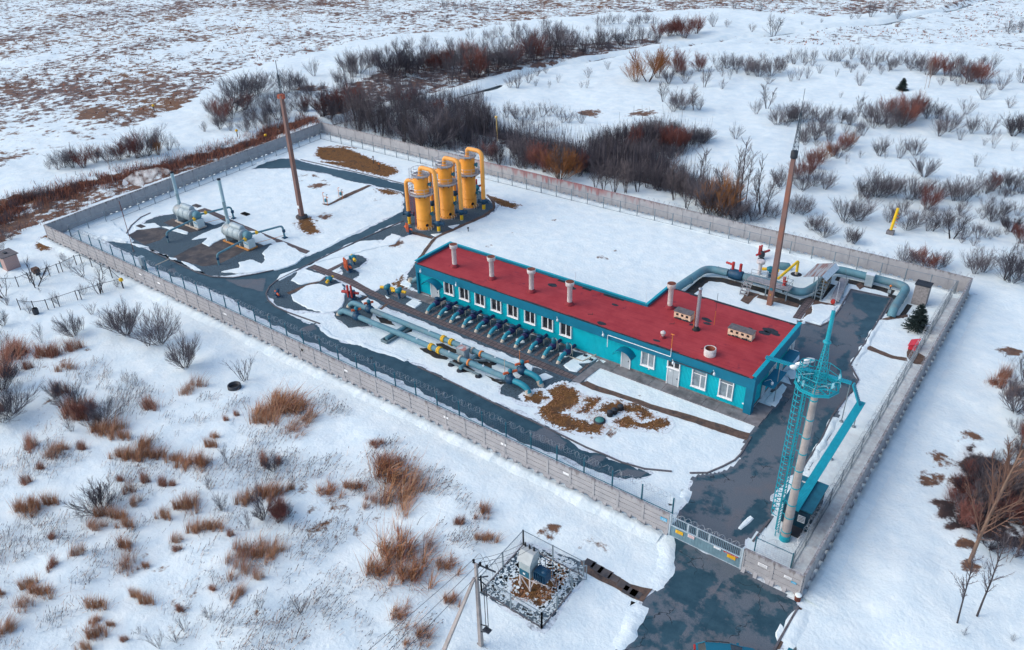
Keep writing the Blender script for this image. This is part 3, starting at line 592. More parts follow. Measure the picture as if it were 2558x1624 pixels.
def ribs(b, p, d, L, n, z0, z1):
    k = int(L/.152)
    for i in range(k):
        a = p+d*(i*.152+.035); c_ = p+d*(i*.152+.117); o_ = n*.045
        b.add([a, c_, c_+V(0,0,z1-z0), a+V(0,0,z1-z0), a+o_+d*.015, c_+o_-d*.015, c_+o_-d*.015+V(0,0,z1-z0), a+o_+d*.015+V(0,0,z1-z0)], [(4,5,6,7), (0,4,7,3), (1,2,6,5)])
ribs(wl, V(0,.119,.25), V(1,0,0), BL-.1, V(0,-1,0), .25, 3.3); ribs(wl, V(BL-.121,0,.25), V(0,1,0), D2-.1, V(1,0,0), .25, 3.3)
ribs(wl, V(.121,D1-.1,.25), V(0,-1,0), D1-.2, V(-1,0,0), .25, 3.4)
wl.build('wall', M_teal, B)
MB().box(.06,.06,0, BL-.06,.14,.26).box(BL-.14,.14,0,BL-.06,D2-.1,.26).build('plinth', M_slab, B)
fa = MB(); fa.box(-.16,-.26,3.2, BL+.26,.05,4.42); fa.box(-.16,.052,3.25, .10,D1+.1,4.82)
fa.box(BL-.05,.052,3.32, BL+.26,D2+.1,4.80); fa.box(BL-.55,-.262,0, BL+.262,.05,3.198); fa.box(BL-.02,.05,.0,BL+.26,.5,3.31)
fa.box(-.162,-.262,0, .12,.05,3.198)
fa.box(6.0,-.275,3.19, 6.35,-.26,4.41); fa.box(21.3,-.275,3.19,21.62,-.26,4.41)
fa.box(.1,D1-.04,3.4, XN-.2,D1+.1,4.80); fa.box(XN-.2,D1-.04,3.4,XN+.02,D2+.1,4.80); fa.box(XN+.02,D2-.1,3.4,BL-.06,D2+.1,4.40)
fa.build('fascia', M_fascia, B)
cp = MB(); cp.box(-.20,-.26,4.82, .14,D1+.14,4.90); cp.box(.14,D1-.1,4.80, XN-.24,D1+.14,4.88); cp.box(XN-.24,D1-.1,4.80, XN+.06,D2+.14,4.885)
cp.build('coping', M_coping, B); cp = MB()
for k in range(6): cp.box(BL-.12,-.28+k*2.14,4.80, BL+.30,-.28+k*2.14+2.12,4.87+.004*(k % 2))
cp.build('coping', M_coping, B)
rf = MB(); rf.poly([V(.1,-.2,0), V(BL-.1,-.2,0), V(BL-.1,D2,0), V(XN,D2,0), V(XN,D1-.04,0), V(.1,D1-.04,0)], 4.41, 4.47); roof = rf.build('roof', roof_mat(), B)
ed = MB(); e2_ = MB(); e3_ = MB(); rr = random.Random(3); x = .1
while x < BL-.5:
    l = rr.uniform(.5, 2.2); x2 = min(x+l, BL-.3); wd = rr.choice([.0,.0,.04,.05,.08,.1,.14,.2]) if x > 6 else .02
    ed.box(x, -.275, 4.40, x2, -.19+wd, 4.475+.01*rr.random()); x = x2
x = XN+.3
while x < BL-.5: l = rr.uniform(.6, 2.4); x2 = min(x+l, BL-.3); e2_.box(x, D2-rr.uniform(.05,.3), 4.472, x2, D2+.13, 4.48+.02*rr.random()); x = x2
x = .3
while x < XN-.6: l = rr.uniform(.5, 2); x2 = min(x+l, XN-.4); w_ = rr.choice([0,0,.05,.1,.3,.4] if x > 15 else [0,0,.05]); e3_.box(x, D1-.1-w_, 4.472, x2, D1-.04, 4.477); x = x2
[q.build('roof_edge', M_tar, roof) for q in (ed, e2_, e3_)]
for x, y, s_ in [(36.9,7.9,.55), (37.3,7.1,.4), (40.4,8.4,.45), (41.6,8.9,.2), (43.6,9.6,.8), (43.2,8.7,.6), (33.0,8.4,.4), (36.0,5.9,.25), (27.6,.5,.5), (34.5,.7,.35), (26.7,4.9,.35), (18,4.9,.6), (20.3,5.6,.5), (44.3,9.2,.45)]:
    bl = MB(); bl.poly(rag([V(x+s_*math.cos(a)*1.2, y+s_*.7*math.sin(a), 0) for a in [j*.7 for j in range(9)]], .16, .15, int(x*9)), 4.473+.001*(s_ > .5)); bl.build('stain', M_tar, roof)
def window(x0, x1, z0, z1, transom=0, gl=None, wall='y', hide=.2):
    f = MB(); t = .10; d = .24
    def bx(a0, a1, b0, b1, y0, y1, mb, mi=0):
        if wall == 'y': mb.box(a0, y0, b0, a1, y1, b1, mi)
        else: mb.box(BL-y1, a0, b0, BL-y0, a1, b1, mi)
    bx(x0, x0+t, z0, z1, -d+.1, .13, f); bx(x1-t, x1, z0, z1, -d+.1, .13, f); bx(x0+t, x1-t, z0, z0+t, -d+.1, .13, f); bx(x0+t, x1-t, z1-t, z1, -d+.1, .13, f)
    xm = x0+(x1-x0)*(.5 if not transom else .58); zt = z1-transom
    bx(xm-.04, xm+.04, z0+t, zt-t if transom else z1-t, .0, .07, f)
    if transom: bx(x0+t, x1-t, zt-t, zt-t+.08, .0, .07, f)
    for a0, a1 in ((x0+t, xm-.04), (xm+.04, x1-t)):
        bx(a0, a0+.025, z0+t, (zt if transom else z1)-t, .02, .07, f); bx(a1-.025, a1, z0+t, (zt if transom else z1)-t, .02, .07, f)
    o = f.build('window', M_white, B)
    p = MB(); bx(x0+t, x1-t, z0+t, z1-t, .035, .05, p); p.build('pane', gl or M_glass, o)
    s_ = MB(); bx(x0-.05, x1+.05, z0-.05, z0-.002, -d+.04, .1, s_); s_.build('sill', M_white, o)
for k in range(8): window(4.5+2.555*k, 6.1+2.555*k, 1.48, 3.3)
window(33.1, 34.75, 1.35, 3.25, .0, M_glassL); window(39.15, 40.8, .98, 3.22, .55, M_glassL); window(42.2, 43.78, .95, 3.22, .5, M_glassL)
window(4.9, 6.3, 1.05, 3.1, 0, M_glassL, 'x'); window(10.2, 11.6, 1.3, 3.1, 0, M_glassL, 'x')
def door(x0, x1, z1, canopy=True, tr=False):
    d = MB(); d.box(x0, .0, .1, x1, .12, z1); o = d.build('door', M_door, B)
    f = MB(); f.box(x0-.10, -.05, .1, x0, .12, z1+.1).box(x1, -.05, .1, x1+.10, .12, z1+.1).box(x0, -.05, z1, x1, .12, z1+.1); f.build('frame', M_white, o)
    MB().box(x1-.2, -.05, 1.0, x1-.12, .0, 1.15).build('handle', M_dark, o)
    if tr: MB().box((x0+x1)/2-.008, -.012, .12, (x0+x1)/2+.008, 0, z1-.02).build('seam', M_dark, o)
    if canopy:
        c_ = MB(); xm = (x0+x1)/2; w_ = .95*(x1-x0)+.25; prev = None; n = 12
        for i in range(n+1):
            a = R(25)+(math.pi-R(50))*i/n; r_ = w_/math.cos(R(25))/1.0
            x = xm+w_*.98*math.cos(a)/math.cos(R(25)); z = z1-.30+.78*(math.sin(a)-math.sin(R(25)))/(1-math.sin(R(25)))+.25
            if prev: c_.add([(prev[0],-1.05,prev[1]), (x,-1.05,z), (x,.1,z), (prev[0],.1,prev[1]), (prev[0],-1.05,prev[1]+.04), (x,-1.05,z+.04), (x,.1,z+.04), (prev[0],.1,prev[1]+.04)], [(0,1,2,3), (7,6,5,4), (0,4,5,1)], 0, False)
            prev = (x, z)
        for x in (xm-w_*.9, xm+w_*.9): c_.bar((x,.1,z1-.35), (x,-1.0,z1+.0), .03)
        c_.build('door_canopy', M_fascia, B)
door(2.15, 3.4, 2.15); door(30.7, 31.7, 2.05); door(36.35, 37.65, 2.15, False, True)
window(36.25, 37.75, 2.28, 3.25, 0)
MB().box(36.25, -.13, 2.2, 37.75, .0, 2.3).build('transom_bar', M_white, B)
# end porch
MB().box(BL+.2, 2.1, 2.5, BL+1.5, 5.6, 2.62).build('porch_canopy', M_fascia, B); MB().box(BL+.1,7.6,2.5,BL+1.3,10.2,2.62).build('porch_canopy', M_fascia, B)
for y in (3.0, 8.0): MB().box(BL-.02, y, .1, BL+.06, y+1, 2.1).build('end_door', M_door, B)
# roof outlets
def stack(x, y, zt, r=.30, lab=None):
    v_ = MB(); v_.lathe([(r,4.47), (r,zt-.55), (r*1.12,zt-.52)], (x,y,0), 18); o = v_.build('vent_stack', M_chim, roof)
    k = MB(); k.lathe([(r*.95,zt-.62), (r*1.65,zt-.5), (r*1.75,zt), (r*1.62,zt+.02), (r*1.5,zt-.05), (.02,zt-.3)], (x,y,0), 20); k.build('cowl', M_chim, o)
    k = MB(); k.lathe([(r*1.62,zt+.021), (r*1.5,zt-.03), (r*1.45,zt-.2), (.03,zt-.19)], (x,y,0), 20); k.build('cowl_mouth', M_rusty, o)
    k = MB(); k.lathe([(r*1.9,4.471), (r*1.75,4.6), (r*1.25,4.8), (r*1.02,4.86)], (x,y,0), 14); k.build('collar', M_rroof, o)
M_rroof = mat('collar_red', (.22,.02,.03), .8, .4, 3)
for x, y, z in [(4.75,1.95,7.6), (10.78,2.0,7.5), (16.82,2.05,7.5), (22.3,2.05,7.45), (32.22,7.9,7.65)]: stack(x, y, z)
fl = MB(); fl.lathe([(.20,4.47), (.20,8.9)], (36.85,5.2,0), 14); o = fl.build('flue', M_zinc, roof)
MB().lathe([(.16,8.9), (.16,9.45), (.22,9.5), (.22,9.62), (.05,9.65)], (36.85,5.2,0), 14).lathe([(.215,8.55),(.215,8.9)],(36.85,5.2,0),14).build('flue_cap', M_zinc, o)
MB().lathe([(.45,4.472), (.42,4.62), (.26,4.8), (.22,4.95)], (36.85,5.2,0), 14).build('flue_collar', M_black, o)
MB().tube([(36.6,4.95,4.5),(36.6,4.95,6.9)], .025, 6).build('flue_ladder_rod', M_orange, o)
ant = MB().tube([(38.05,7.2,4.5),(38.05,7.2,6.3)], .03, 6, 0).tube([(38.05,7.2,6.3),(38.05,7.2,8.5)], .022, 5, 1); ant.build('antenna_rod', [M_orange, M_dark], roof)
for (x, y, l, holes) in [(34.6,6.75,2.0,3), (41.4,6.75,2.7,4)]:
    h = MB(); h.box(x-l/2, y-.5, 4.47, x+l/2, y+.5, 5.30); o = h.build('vent_box', M_cream, roof)
    MB().box(x-l/2-.06, y-.58, 5.3, x+l/2+.06, y+.56, 5.38).build('lid', M_felt, o)
    q = MB()
    for j in range(holes):
        xx = x-l/2+l*(j+.7)/(holes+.4); q.box(xx-.16, y-.506, 4.86, xx+.14, y-.5, 5.14)
    q.build('opening', M_black, o)
    s_ = MB()
    for j in range(7): xx = x-l/2+l*(j+.3)/7.3; s_.poly(rag([V(xx,y-.5,0),V(xx+.3,y-.5,0),V(xx+.28,y-.62,0),V(xx,y-.6,0)], .05, .1, j), 4.472, 4.56+.05*(j % 3))
    s_.build('crumbled_foot', M_tar, o)
MB().lathe([(.62,4.47), (.64,5.3), (.58,5.32), (.52,5.28), (.5,4.8), (.02,4.79)], (40.25,1.35,0), 24).build('round_vent', M_chim, roof).children
MB().lathe([(.50,4.80), (.515,5.27), (.6,5.325), (.5,5.26), (.45,4.82), (.02,4.81)], (40.25,1.35,0), 24).build('round_vent_inside', M_rusty, roof)
mv = MB(); mv.lathe([(.34,4.47), (.28,4.65), (.13,4.75)], (34.66,1.6,0), 12, 1).lathe([(.15,4.75), (.17,5.0), (.3,5.02), (.28,5.2), (.1,5.34)], (34.66,1.6,0), 12, 0); mv.build('mushroom_vent', [M_chim, M_rroof], roof)
rods = MB()
for x, y, a in [(33.9,4.6,.7), (39.6,2.9,.6), (39.0,1.9,1.0), (25.3,1.3,.4), (14.5,5.0,.3), (10.2,2.2,.5)]: rods.tube([(x,y,4.5),(x+.55*math.cos(a),y+.55*math.sin(a),4.52),(x+.55*math.cos(a),y+.55*math.sin(a),4.75)], .025, 5)
rods.build('roof_clip', M_dark, roof)
# pipes and lamps on the front
MB().tube(bend([(29.0,-.4,2.3),(29.0,-.4,3.85),(36.7,-.4,3.85)], .15), .05, 8).tube([(36.7,-.4,3.85),(36.7,-.4,6.2)], .035, 6).build('gas_pipe', M_lamp, B)
MB().tube([(36.75,-.36,3.42),(41.4,-.36,3.42),(41.4,-.36,3.75)], .05, 8).build('dark_pipe', M_dark, B)
MB().tube([(36.7,-.4,4.9),(36.7,-.4,6.6)], .04, 6).box(36.5,-.44,6.58,36.9,-.36,6.64).build('vent_rod', M_orange, B)
for i, (x, z) in enumerate([(.9,3.75), (6.9,3.55), (22.2,3.6), (28.3,3.75), (41.5,3.7), (36.9,3.3)]):
    l = MB(); l.tube(bend([(x,-.27,z+.1),(x+.1,-.6,z+.5),(x+.3,-.75,z+.3)], .15), .02, 5).lathe([(.04,z+.32),(.13,z+.22),(.12,z+.02),(.03,z-.06)], (x+.3,-.75,0), 10); l.build('wall_lamp', M_lamp, B)
l = MB(); l.tube(bend([(BL+.3,2.6,2.7),(BL+.9,2.6,3.2),(BL+1.1,2.6,2.9)], .15), .02, 5).lathe([(.05,2.95),(.15,2.85),(.13,2.6),(.03,2.52)], (BL+1.1,2.6,0), 10); l.build('wall_lamp', M_lamp, B)
MB().box(34.0,-.03,1.0,34.18,.08,1.12).box(44.85,-.05,.95,45.1,.08,1.05).box(36.55,-.02,1.75,36.75,.0,1.9).build('number_plate', M_white, B)
MB().tube([(46.1,3.5,5.0),(46.1,3.5,4.87)],.02,5).tube([(20,D1+.15,4.4),(20,D1+.15,6.0)],.03,5).tube([(29.9,D1-.2,4.87),(29.9,D1-.2,6.9)],.015,5).build('roof_mast', M_lamp, B)
# ---------------------------------------------------------------- concrete wall and wire fences
def conc_wall_mat():
    mt, nt, b = ntree('wall_concrete'); pos = nd(nt, 'NewGeometry').outputs['Position']
    ob = nd(nt, 'ObjectInfo').outputs['Random']
    n = fbm(nt, pos, 1.1, 6, .65)
    c = mixc(nt, mapr(nt, n, .3, .7), (.31,.31,.325), (.43,.42,.425))
    c = mixc(nt, mapr(nt, ob, 0, 1, 0, .35), c, (.36,.34,.34))
    s_ = nd(nt, 'VectorMath', operation='MULTIPLY'); nt.links.new(pos, s_.inputs[0]); s_.inputs[1].default_value = (3.5, 3.5, .35)
    z = nd(nt, 'SeparateXYZ'); nt.links.new(pos, z.inputs[0])
    sn = math_(nt, 'ADD', fbm(nt, s_.outputs[0], 1.0, 5, .65), mapr(nt, z.outputs[2], 1.7, 2.4, -.2, .09))
    c = mixc(nt, mapr(nt, sn, .49, .63, 0, .75), c, (.15,.125,.12))
    # reddish wash left by rusty run-off on the middle of the back run
    rx = math_(nt, 'MULTIPLY', mapr(nt, z.outputs[0], -30, -10), mapr(nt, z.outputs[0], 16, 2)); ry = mapr(nt, z.outputs[1], 39, 39.6)
    rd = math_(nt, 'MULTIPLY', math_(nt, 'MULTIPLY', rx, ry), mapr(nt, math_(nt, 'ADD', fbm(nt, s_.outputs[0], .4, 4), mapr(nt, z.outputs[2], .8, 2.3, -.2, .12)), .42, .6, 0, .75))
    c = mixc(nt, rd, c, (.30,.10,.10))
    nt.links.new(c, b.inputs['Base Color']); b.inputs['Roughness'].default_value = .92; b.inputs['Specular IOR Level'].default_value = .2
    bp = nd(nt, 'Bump', {'Height': fbm(nt, pos, 5, 4), 'Strength': .4, 'Distance': .04}); nt.links.new(bp.outputs[0], b.inputs['Normal'])
    return mt
M_wall = conc_wall_mat()
M_tpost = mat('teal_post', (.03,.17,.22), .55, .2, 2)
M_gpost = mat('grey_post', (.20,.25,.28), .55, .2, 2)
M_wire = mat('wire', (.30,.34,.37), .5, .2, 3, metal=.3)
M_coil = mat('razor_wire', (.34,.37,.40), .4, .2, 4, metal=.3)
def panel_mesh(plain=False):
    b = MB(); W = 2.5; y0, y1 = -.07, .07
    # toothed foot
    foot = [(0,-.1), (.34,-.1), (.56,.22), (.92,.22), (1.10,-.1), (1.40,-.1), (1.58,.22), (1.94,.22), (2.16,-.1), (2.5,-.1), (2.5,.62), (0,.62)]
    p = [Vector((x, z, 0)) for x, z in foot]; tri = tessellate_polygon([p]); n = len(p)
    vs = [(q.x, y0, q.y) for q in p]+[(q.x, y1, q.y) for q in p]
    def o(t, s):
        a, c_, d = [p[i] for i in t]; cr = (c_-a).cross(d-a).z
        return t if (cr > 0) == s else t[::-1]
    b.add(vs, [o(t, True) for t in tri]+[tuple(i+n for i in o(t, False)) for t in tri]+[(i, n+i, n+(i+1) % n, (i+1) % n) for i in range(n)])
    for x0, x1 in ((.0,.36), (1.08,1.42), (2.14,2.5)):      # buttress feet on the outer side
        b.add([(x0,y0,.42), (x1,y0,.42), (x1-.03,y0-.24,-.1), (x0+.03,y0-.24,-.1), (x0,y0,-.1), (x1,y0,-.1)], [(0,3,2,1), (0,4,3), (1,2,5)])
    for z0, z1, d in ((.62,.70,.05), (.70,1.17,.0), (1.17,1.27,.06), (1.27,1.69,.0), (1.69,1.79,.06), (1.79,2.27,.0)):
        b.box(.012, y0+d, z0, W-.012, y1-.005*(d > 0), z1)
    b.box(.0, y0-.03, 2.27, W, y1+.03, 2.34)
    for x in (0, W-.12): b.box(x, y0-.045, .45, x+.12, y0-.001, 2.265)
    b.box(-.03, y1+.001, -.1, .05, y1+.05, 2.26)
    return b
pm = panel_mesh().build('panel', M_wall)
def wall(label, a, c_, npan, group='concrete perimeter walls'):
    a, c_ = Vector(a), Vector(c_); d = c_-a; rz = math.atan2(d.y, d.x)
    r = root('concrete_wall', label, 'wall', a, group); r.rotation_euler[2] = rz
    L = d.length/npan; rr = random.Random(int(a.x))
    for i in range(npan):
        q = pm.copy(); COL.objects.link(q); q.parent = r; q.location = (i*L, rr.uniform(-.012,.012), rr.uniform(-.02,.03)); q.scale = (L/2.5, 1, 1)
    return r
W1 = wall('long grey concrete panel wall along the front, left of the gate', (-59.9,-19.84,0), (46.85,-19.84,0), 43)
W2 = wall('short stretch of grey concrete wall right of the gate', (53.4,-19.84,0), (58.1,-19.84,0), 2)
W3 = wall('grey concrete wall down the right side with toothed feet in the snow', (58.1,-19.84,0), (58.3,39.95,0), 24)
W4 = wall('long concrete wall across the back, in front of the thickets', (58.3,39.95,0), (-65.2,40.7,0), 49)
W5 = wall('concrete wall up the left side beside the ditch', (-65.2,40.7,0), (-59.9,-19.84,0), 24)
bpy.data.objects.remove(pm)
def plate(b, x, z, w_, h): b.box(x, -19.95, z, x+w_, -19.93, z+h)
for k, x_, y_ in [('L',390,668), ('L',885,897), ('L',1420,1152), ('D',597,1052), ('D',1007,1247), ('A',1055,560), ('A',1195,625), ('A',1690,860), ('A',2270,1130)]:
    q = g(k, x_, y_, 1.5); b = MB(); plate(b, q.x-.3, 1.42, .62, .24); b.box(q.x-.22, -19.954, 1.5, q.x+.24, -19.95, 1.53).box(q.x-.22, -19.954, 1.57, q.x+.2, -19.95, 1.59)
    o = b.build('sign_plate', [M_white], W1)
def wallsign(parent, x, z, w_, h, cols, rows=3, y=-19.955, name='sign'):
    b = MB(); b.box(x, y, z, x+w_, y+.02, z+h, 0)
    for i in range(rows):
        zz = z+h*(i+.7)/(rows+.6); b.box(x+.05*w_+.08, y-.004, zz-h*.045, x+w_-.05*w_-.05*(i % 2), y, zz+h*.045, 1)
    return b.build(name, cols, parent)
M_yel = mat('sign_yellow', (.85,.50,.02), .5, .08); M_red = mat('red_paint', (.40,.03,.04), .55, .2, 2); M_ink = mat('sign_ink', (.45,.18,.02), .6, .05); M_blue = mat('sign_blue', (.05,.35,.55), .5, .1); M_pink = mat('sign_faded', (.72,.60,.60), .6, .1, 4)
M_inkd = mat('ink_dark', (.08,.09,.12), .6, .1)
wallsign(W1, 46.05, 1.38, .6, .34, [M_blue, M_white], 2)
wallsign(W2, 54.6, 1.42, .75, .3, [M_white, M_inkd], 2); wallsign(W2, 56.7, 1.42, .6, .24, [M_white, M_inkd], 2); wallsign(W2, 57.3, 1.2, .4, .18, [M_blue, M_white], 1)
for q_ in list(W2.children)[-3:]: q_.location.y += .0
# wire fences
def coil(b, a, c_, r=.24, pitch=.42, wr=.0105, seed=0, n=9):
    a, c_ = Vector(a), Vector(c_); d = c_-a; L = d.length; d.normalize(); s_ = V(-d.y, d.x, 0); pts = []; rr = random.Random(seed)
    m_ = int(L/pitch*n)
    for i in range(m_+1):
        t = i/n; an = 2*math.pi*(t+.5*noise.noise(V(t*.23,seed,9))); R_ = r*(1+.45*noise.noise(V(t*.5,seed,0)))
        pts.append(a+d*(t*pitch+.35*math.sin(an*.5)+.2*noise.noise(V(t*.8,seed,2)))+s_*R_*math.cos(an)+V(0,0,R_*math.sin(an)+.07*noise.noise(V(t*.35,seed,4))))
    b.tube(pts, wr, 3, 0, False, False)
def wire_fence(label, a, c_, sp, h, post_m, rails=(), mesh=(.0,1.75), coilz=None, group='inner wire fences', pr=.055, step=.22):
    a, c_ = Vector(a), Vector(c_); d = c_-a; L = d.length; u = d.normalized(); n = max(1, round(L/sp))
    r = root('wire_fence', label, 'fence', a, group)
    for i in range(n+1):
        p = a+d*(i/n); MB().tube([p, p+V(0,0,h)], pr, 7).build('post', post_m, r)
    b = MB()
    for z in rails: b.bar(a+V(0,0,z), c_+V(0,0,z), .045)
    if rails: b.build('rail', post_m, r)
    if mesh:
        b = MB(); z = mesh[0]+.06
        while z < mesh[1]: b.tube([a+V(0,0,z), c_+V(0,0,z)], .0045, 3, 0, False, False); z += step
        t = step
        while t < L: b.tube([a+u*t+V(0,0,mesh[0]), a+u*t+V(0,0,mesh[1])], .0045, 3, 0, False, False); t += step
        b.build('wire_mesh', M_wire, r)
    if coilz: b = MB(); coil(b, a+V(0,0,coilz), c_+V(0,0,coilz), .30, .62, seed=int(a.x)); coil(b, a+V(0,0,coilz), c_+V(0,0,coilz), .26, .55, seed=int(a.x)+40); b.build('razor_coil', M_coil, r)
    return r
wire_fence('wire fence on teal posts with razor coil just inside the front wall', (-57.7,-17.38,0), (46.0,-17.42,0), 3.05, 1.8, M_tpost, (.08,), (0,1.5), 1.85, pr=.075)
wire_fence('grey post and wire fence inside the back wall', (-62.6,37.8,0), (57.0,39.0,0), 3.05, 1.95, M_gpost, (.06,1.9), (0,1.9), None, pr=.075)
wire_fence('grey wire fence inside the left wall near the heaters', (-57.7,-17.38,0), (-62.6,37.8,0), 3.0, 1.95, M_gpost, (.06,1.9), (0,1.9), None, pr=.075)
wire_fence('wire fence along the trodden strip beside the right wall', (56.6,-17.35,0), (56.85,38.9,0), 3.0, 1.95, M_gpost, (.06,1.0,1.9), (0,1.9), 2.1, step=.16)
wire_fence('short wire fence with razor coil in front of the telecom mast', (53.45,-17.35,0), (56.5,-17.35,0), 3.0, 1.6, M_tpost, (1.5,), (0,1.5), 1.75)
b = MB(); coil(b, (58.2,39.9,2.6), (12,40.3,2.6), .26, .45, .013, 8); b.build('razor_coil', M_coil, W4)
b = MB(); coil(b, (58.2,-19.5,2.55), (58.3,39.8,2.55), .24, .6, .012, 9); b.build('razor_coil', M_coil, W3)
# gate
M_gate = mat('gate_grey_blue', (.17,.28,.33), .5, .15, 1.2); M_gaterail = mat('gate_rail', (.42,.50,.55), .45, .1, 2)
GT = root('sliding_gate', 'grey blue sheet metal gate with yellow signs across the access road', 'gate', (47,-19.84,0))
def leaf(x0, x1, name='leaf'):
    b = MB(); k = int((x1-x0)/.12); w_ = (x1-x0)/k
    for i in range(k): b.box(x0+i*w_, -19.86+.018*(i % 2), .08, x0+(i+1)*w_, -19.82, 1.2)
    o = b.build(name, M_gate, GT)
    f = MB(); f.box(x0, -19.9, 1.2, x1, -19.8, 1.28).box(x0, -19.89, .03, x1, -19.8, .079).box(x0, -19.88, 2.16, x1, -19.81, 2.22).box(x0, -19.89, 1.281, x0+.07, -19.8, 2.159).box(x1-.07, -19.89, 1.281, x1, -19.8, 2.159)
    f.build('frame', M_gaterail, o)
    g_ = MB(); n = int((x1-x0)/.15)
    for i in range(1, n): x = x0+(x1-x0)*i/n; g_.box(x-.018, -19.86, 1.281, x+.018, -19.83, 2.159)
    g_.build('bars', M_gate, o); return o
for a, c_ in ((47.02,48.53), (48.54,49.36), (49.37,50.42), (50.43,53.16)): leaf(a, c_)
for x in (46.93, 53.28): MB().box(x-.08, -19.93, -.05, x+.08, -19.76, 2.36).build('gate_post', M_gaterail, GT)
wallsign(GT, 47.5, .70, .68, .34, [M_yel, M_ink], 3, -19.93, 'yellow_sign'); wallsign(GT, 52.1, .70, .70, .34, [M_yel, M_ink], 3, -19.93, 'yellow_sign')
wallsign(GT, 48.6, .86, .6, .32, [M_pink, M_red], 2, -19.93, 'white_sign'); wallsign(GT, 50.9, 1.02, .62, .18, [M_white, M_blue], 1, -19.93, 'white_sign'); wallsign(GT, 51.75, 1.08, 1.25, .1, [M_red, M_white], 1, -19.93, 'red_strip')
b = MB(); coil(b, (47.1,-19.8,2.42), (53.2,-19.8,2.42), .2, .3, .013, 12); b.build('razor_coil', M_coil, GT)
# ---------------------------------------------------------------- plant: scrubbers
M_yellow = mat('tank_yellow', (.78,.31,.030), .5, .10, .9, stain=(.45,.16,.03), st=.66, space='obj')
M_ypipe = mat('pipe_peach_yellow', (.82,.36,.075), .5, .08, 1.5, space='obj')
M_ystand = mat('stand_yellow', (.80,.46,.02), .5, .1)
M_bvalve = mat('valve_navy', (.008,.055,.11), .5, .3, 3)
M_tvalve = mat('valve_teal', (.01,.16,.22), .5, .2, 3)
M_grate = mat('platform_grey', (.30,.29,.30), .7, .25, 3)
M_redlad = mat('ladder_red', (.25,.025,.04), .6, .2)
M_pipe = mat('pipe_grey_teal', (.105,.24,.29), .65, .16, .9, stain=(.17,.23,.25), st=.58); M_flue = mat('flue_pale', (.33,.46,.50), .5, .1, 1.2)
M_pipeT = mat('pipe_teal', (.02,.25,.32), .5, .15, 1.2)
M_sleeve = mat('sleeve_cream', (.52,.45,.36), .8, .15, 3)
M_redv = mat('valve_red', (.42,.035,.03), .5, .2, 2); M_orv = mat('valve_orange_red', (.55,.10,.03), .55, .2, 2)
M_tank = mat('tank_pale', (.36,.44,.47), .5, .18, 1.1, metal=.1, stain=(.36,.34,.32), st=.55, space='obj')
M_skid = mat('skid_cream', (.55,.46,.38), .6, .2, 2); M_skido = mat('skid_orange', (.55,.24,.07), .6, .2, 2)
def ring(b, c, z, r, pr, n=10, mi=0): b.tube([V(c[0]+r*math.cos(2*math.pi*i/n), c[1]+r*math.sin(2*math.pi*i/n), z) for i in range(n)], pr, 4, mi, False, False, True)
def annulus(b, c, z, r0, r1, t=.06, n=10, mi=0):
    A = [2*math.pi*i/n for i in range(n)]; vs = [(c[0]+r*math.cos(a), c[1]+r*math.sin(a), zz) for zz in (z, z+t) for r in (r0, r1) for a in A]
    f = []
    for i in range(n):
        j = (i+1) % n; f += [(2*n+i,3*n+i,3*n+j,2*n+j), (i,j,n+j,n+i), (n+i,n+j,3*n+j,3*n+i), (i,2*n+i,2*n+j,j)]
    b.add(vs, f, mi)
def railing(b, c, z, r, h=1.05, n=10, skip=()):
    for i in range(n): a = 2*math.pi*i/n; b.tube([V(c[0]+r*math.cos(a), c[1]+r*math.sin(a), z), V(c[0]+r*math.cos(a), c[1]+r*math.sin(a), z+h)], .03, 4, 0, False, False)
    for k in (.5, 1.0): ring(b, c, z+h*k, r, .03, n)
    annulus(b, c, z-.02, r-.01, r+.01, .14, n)
def caged_ladder(p, z0, z1, out, hoop=.36, cage0=2.2, dz=.7, rr=.016, hs=.02):
    b = MB(); o = Vector(out).normalized(); s_ = V(-o.y, o.x, 0)
    for k in (-.24, .24): b.tube([p+s_*k+V(0,0,z0), p+s_*k+V(0,0,z1)], hs*1.2, 4, 0, False, False)
    z = z0+.3
    while z < z1: b.tube([p-s_*.24+V(0,0,z), p+s_*.24+V(0,0,z)], rr, 4, 0, False, False); z += .32
    z = z0+cage0; A = [R(-105+210*i/8) for i in range(9)]
    while z < z1+.9: b.tube([p+o*(.22+hoop*math.cos(a))+s_*hoop*math.sin(a)+V(0,0,z) for a in A], hs, 4, 0, False, False); z += dz
    for a in A[1::2]: q = p+o*(.22+hoop*math.cos(a))+s_*hoop*math.sin(a); b.tube([q+V(0,0,z0+cage0), q+V(0,0,z1+.9)], rr, 4, 0, False, False)
    return b
def ang(a, r=1): return V(r*math.cos(R(a)), r*math.sin(R(a)), 0)
def ground_valve(b, c, z, r=.34):
    b.lathe([(r*.8,-.5),(r*1.25,-.3),(r*1.45,0),(r*1.25,.3),(r*.8,.5)], (c.x,c.y,z), 12)
    for a in (20, 200): d = ang(a); b.tube([c+d*.3+V(0,0,z), c+d*.8+V(0,0,z)], [r*.9,r*.75], 10); b.tube([c+d*.8+V(0,0,z), c+d*.9+V(0,0,z)], r*1.05, 10)
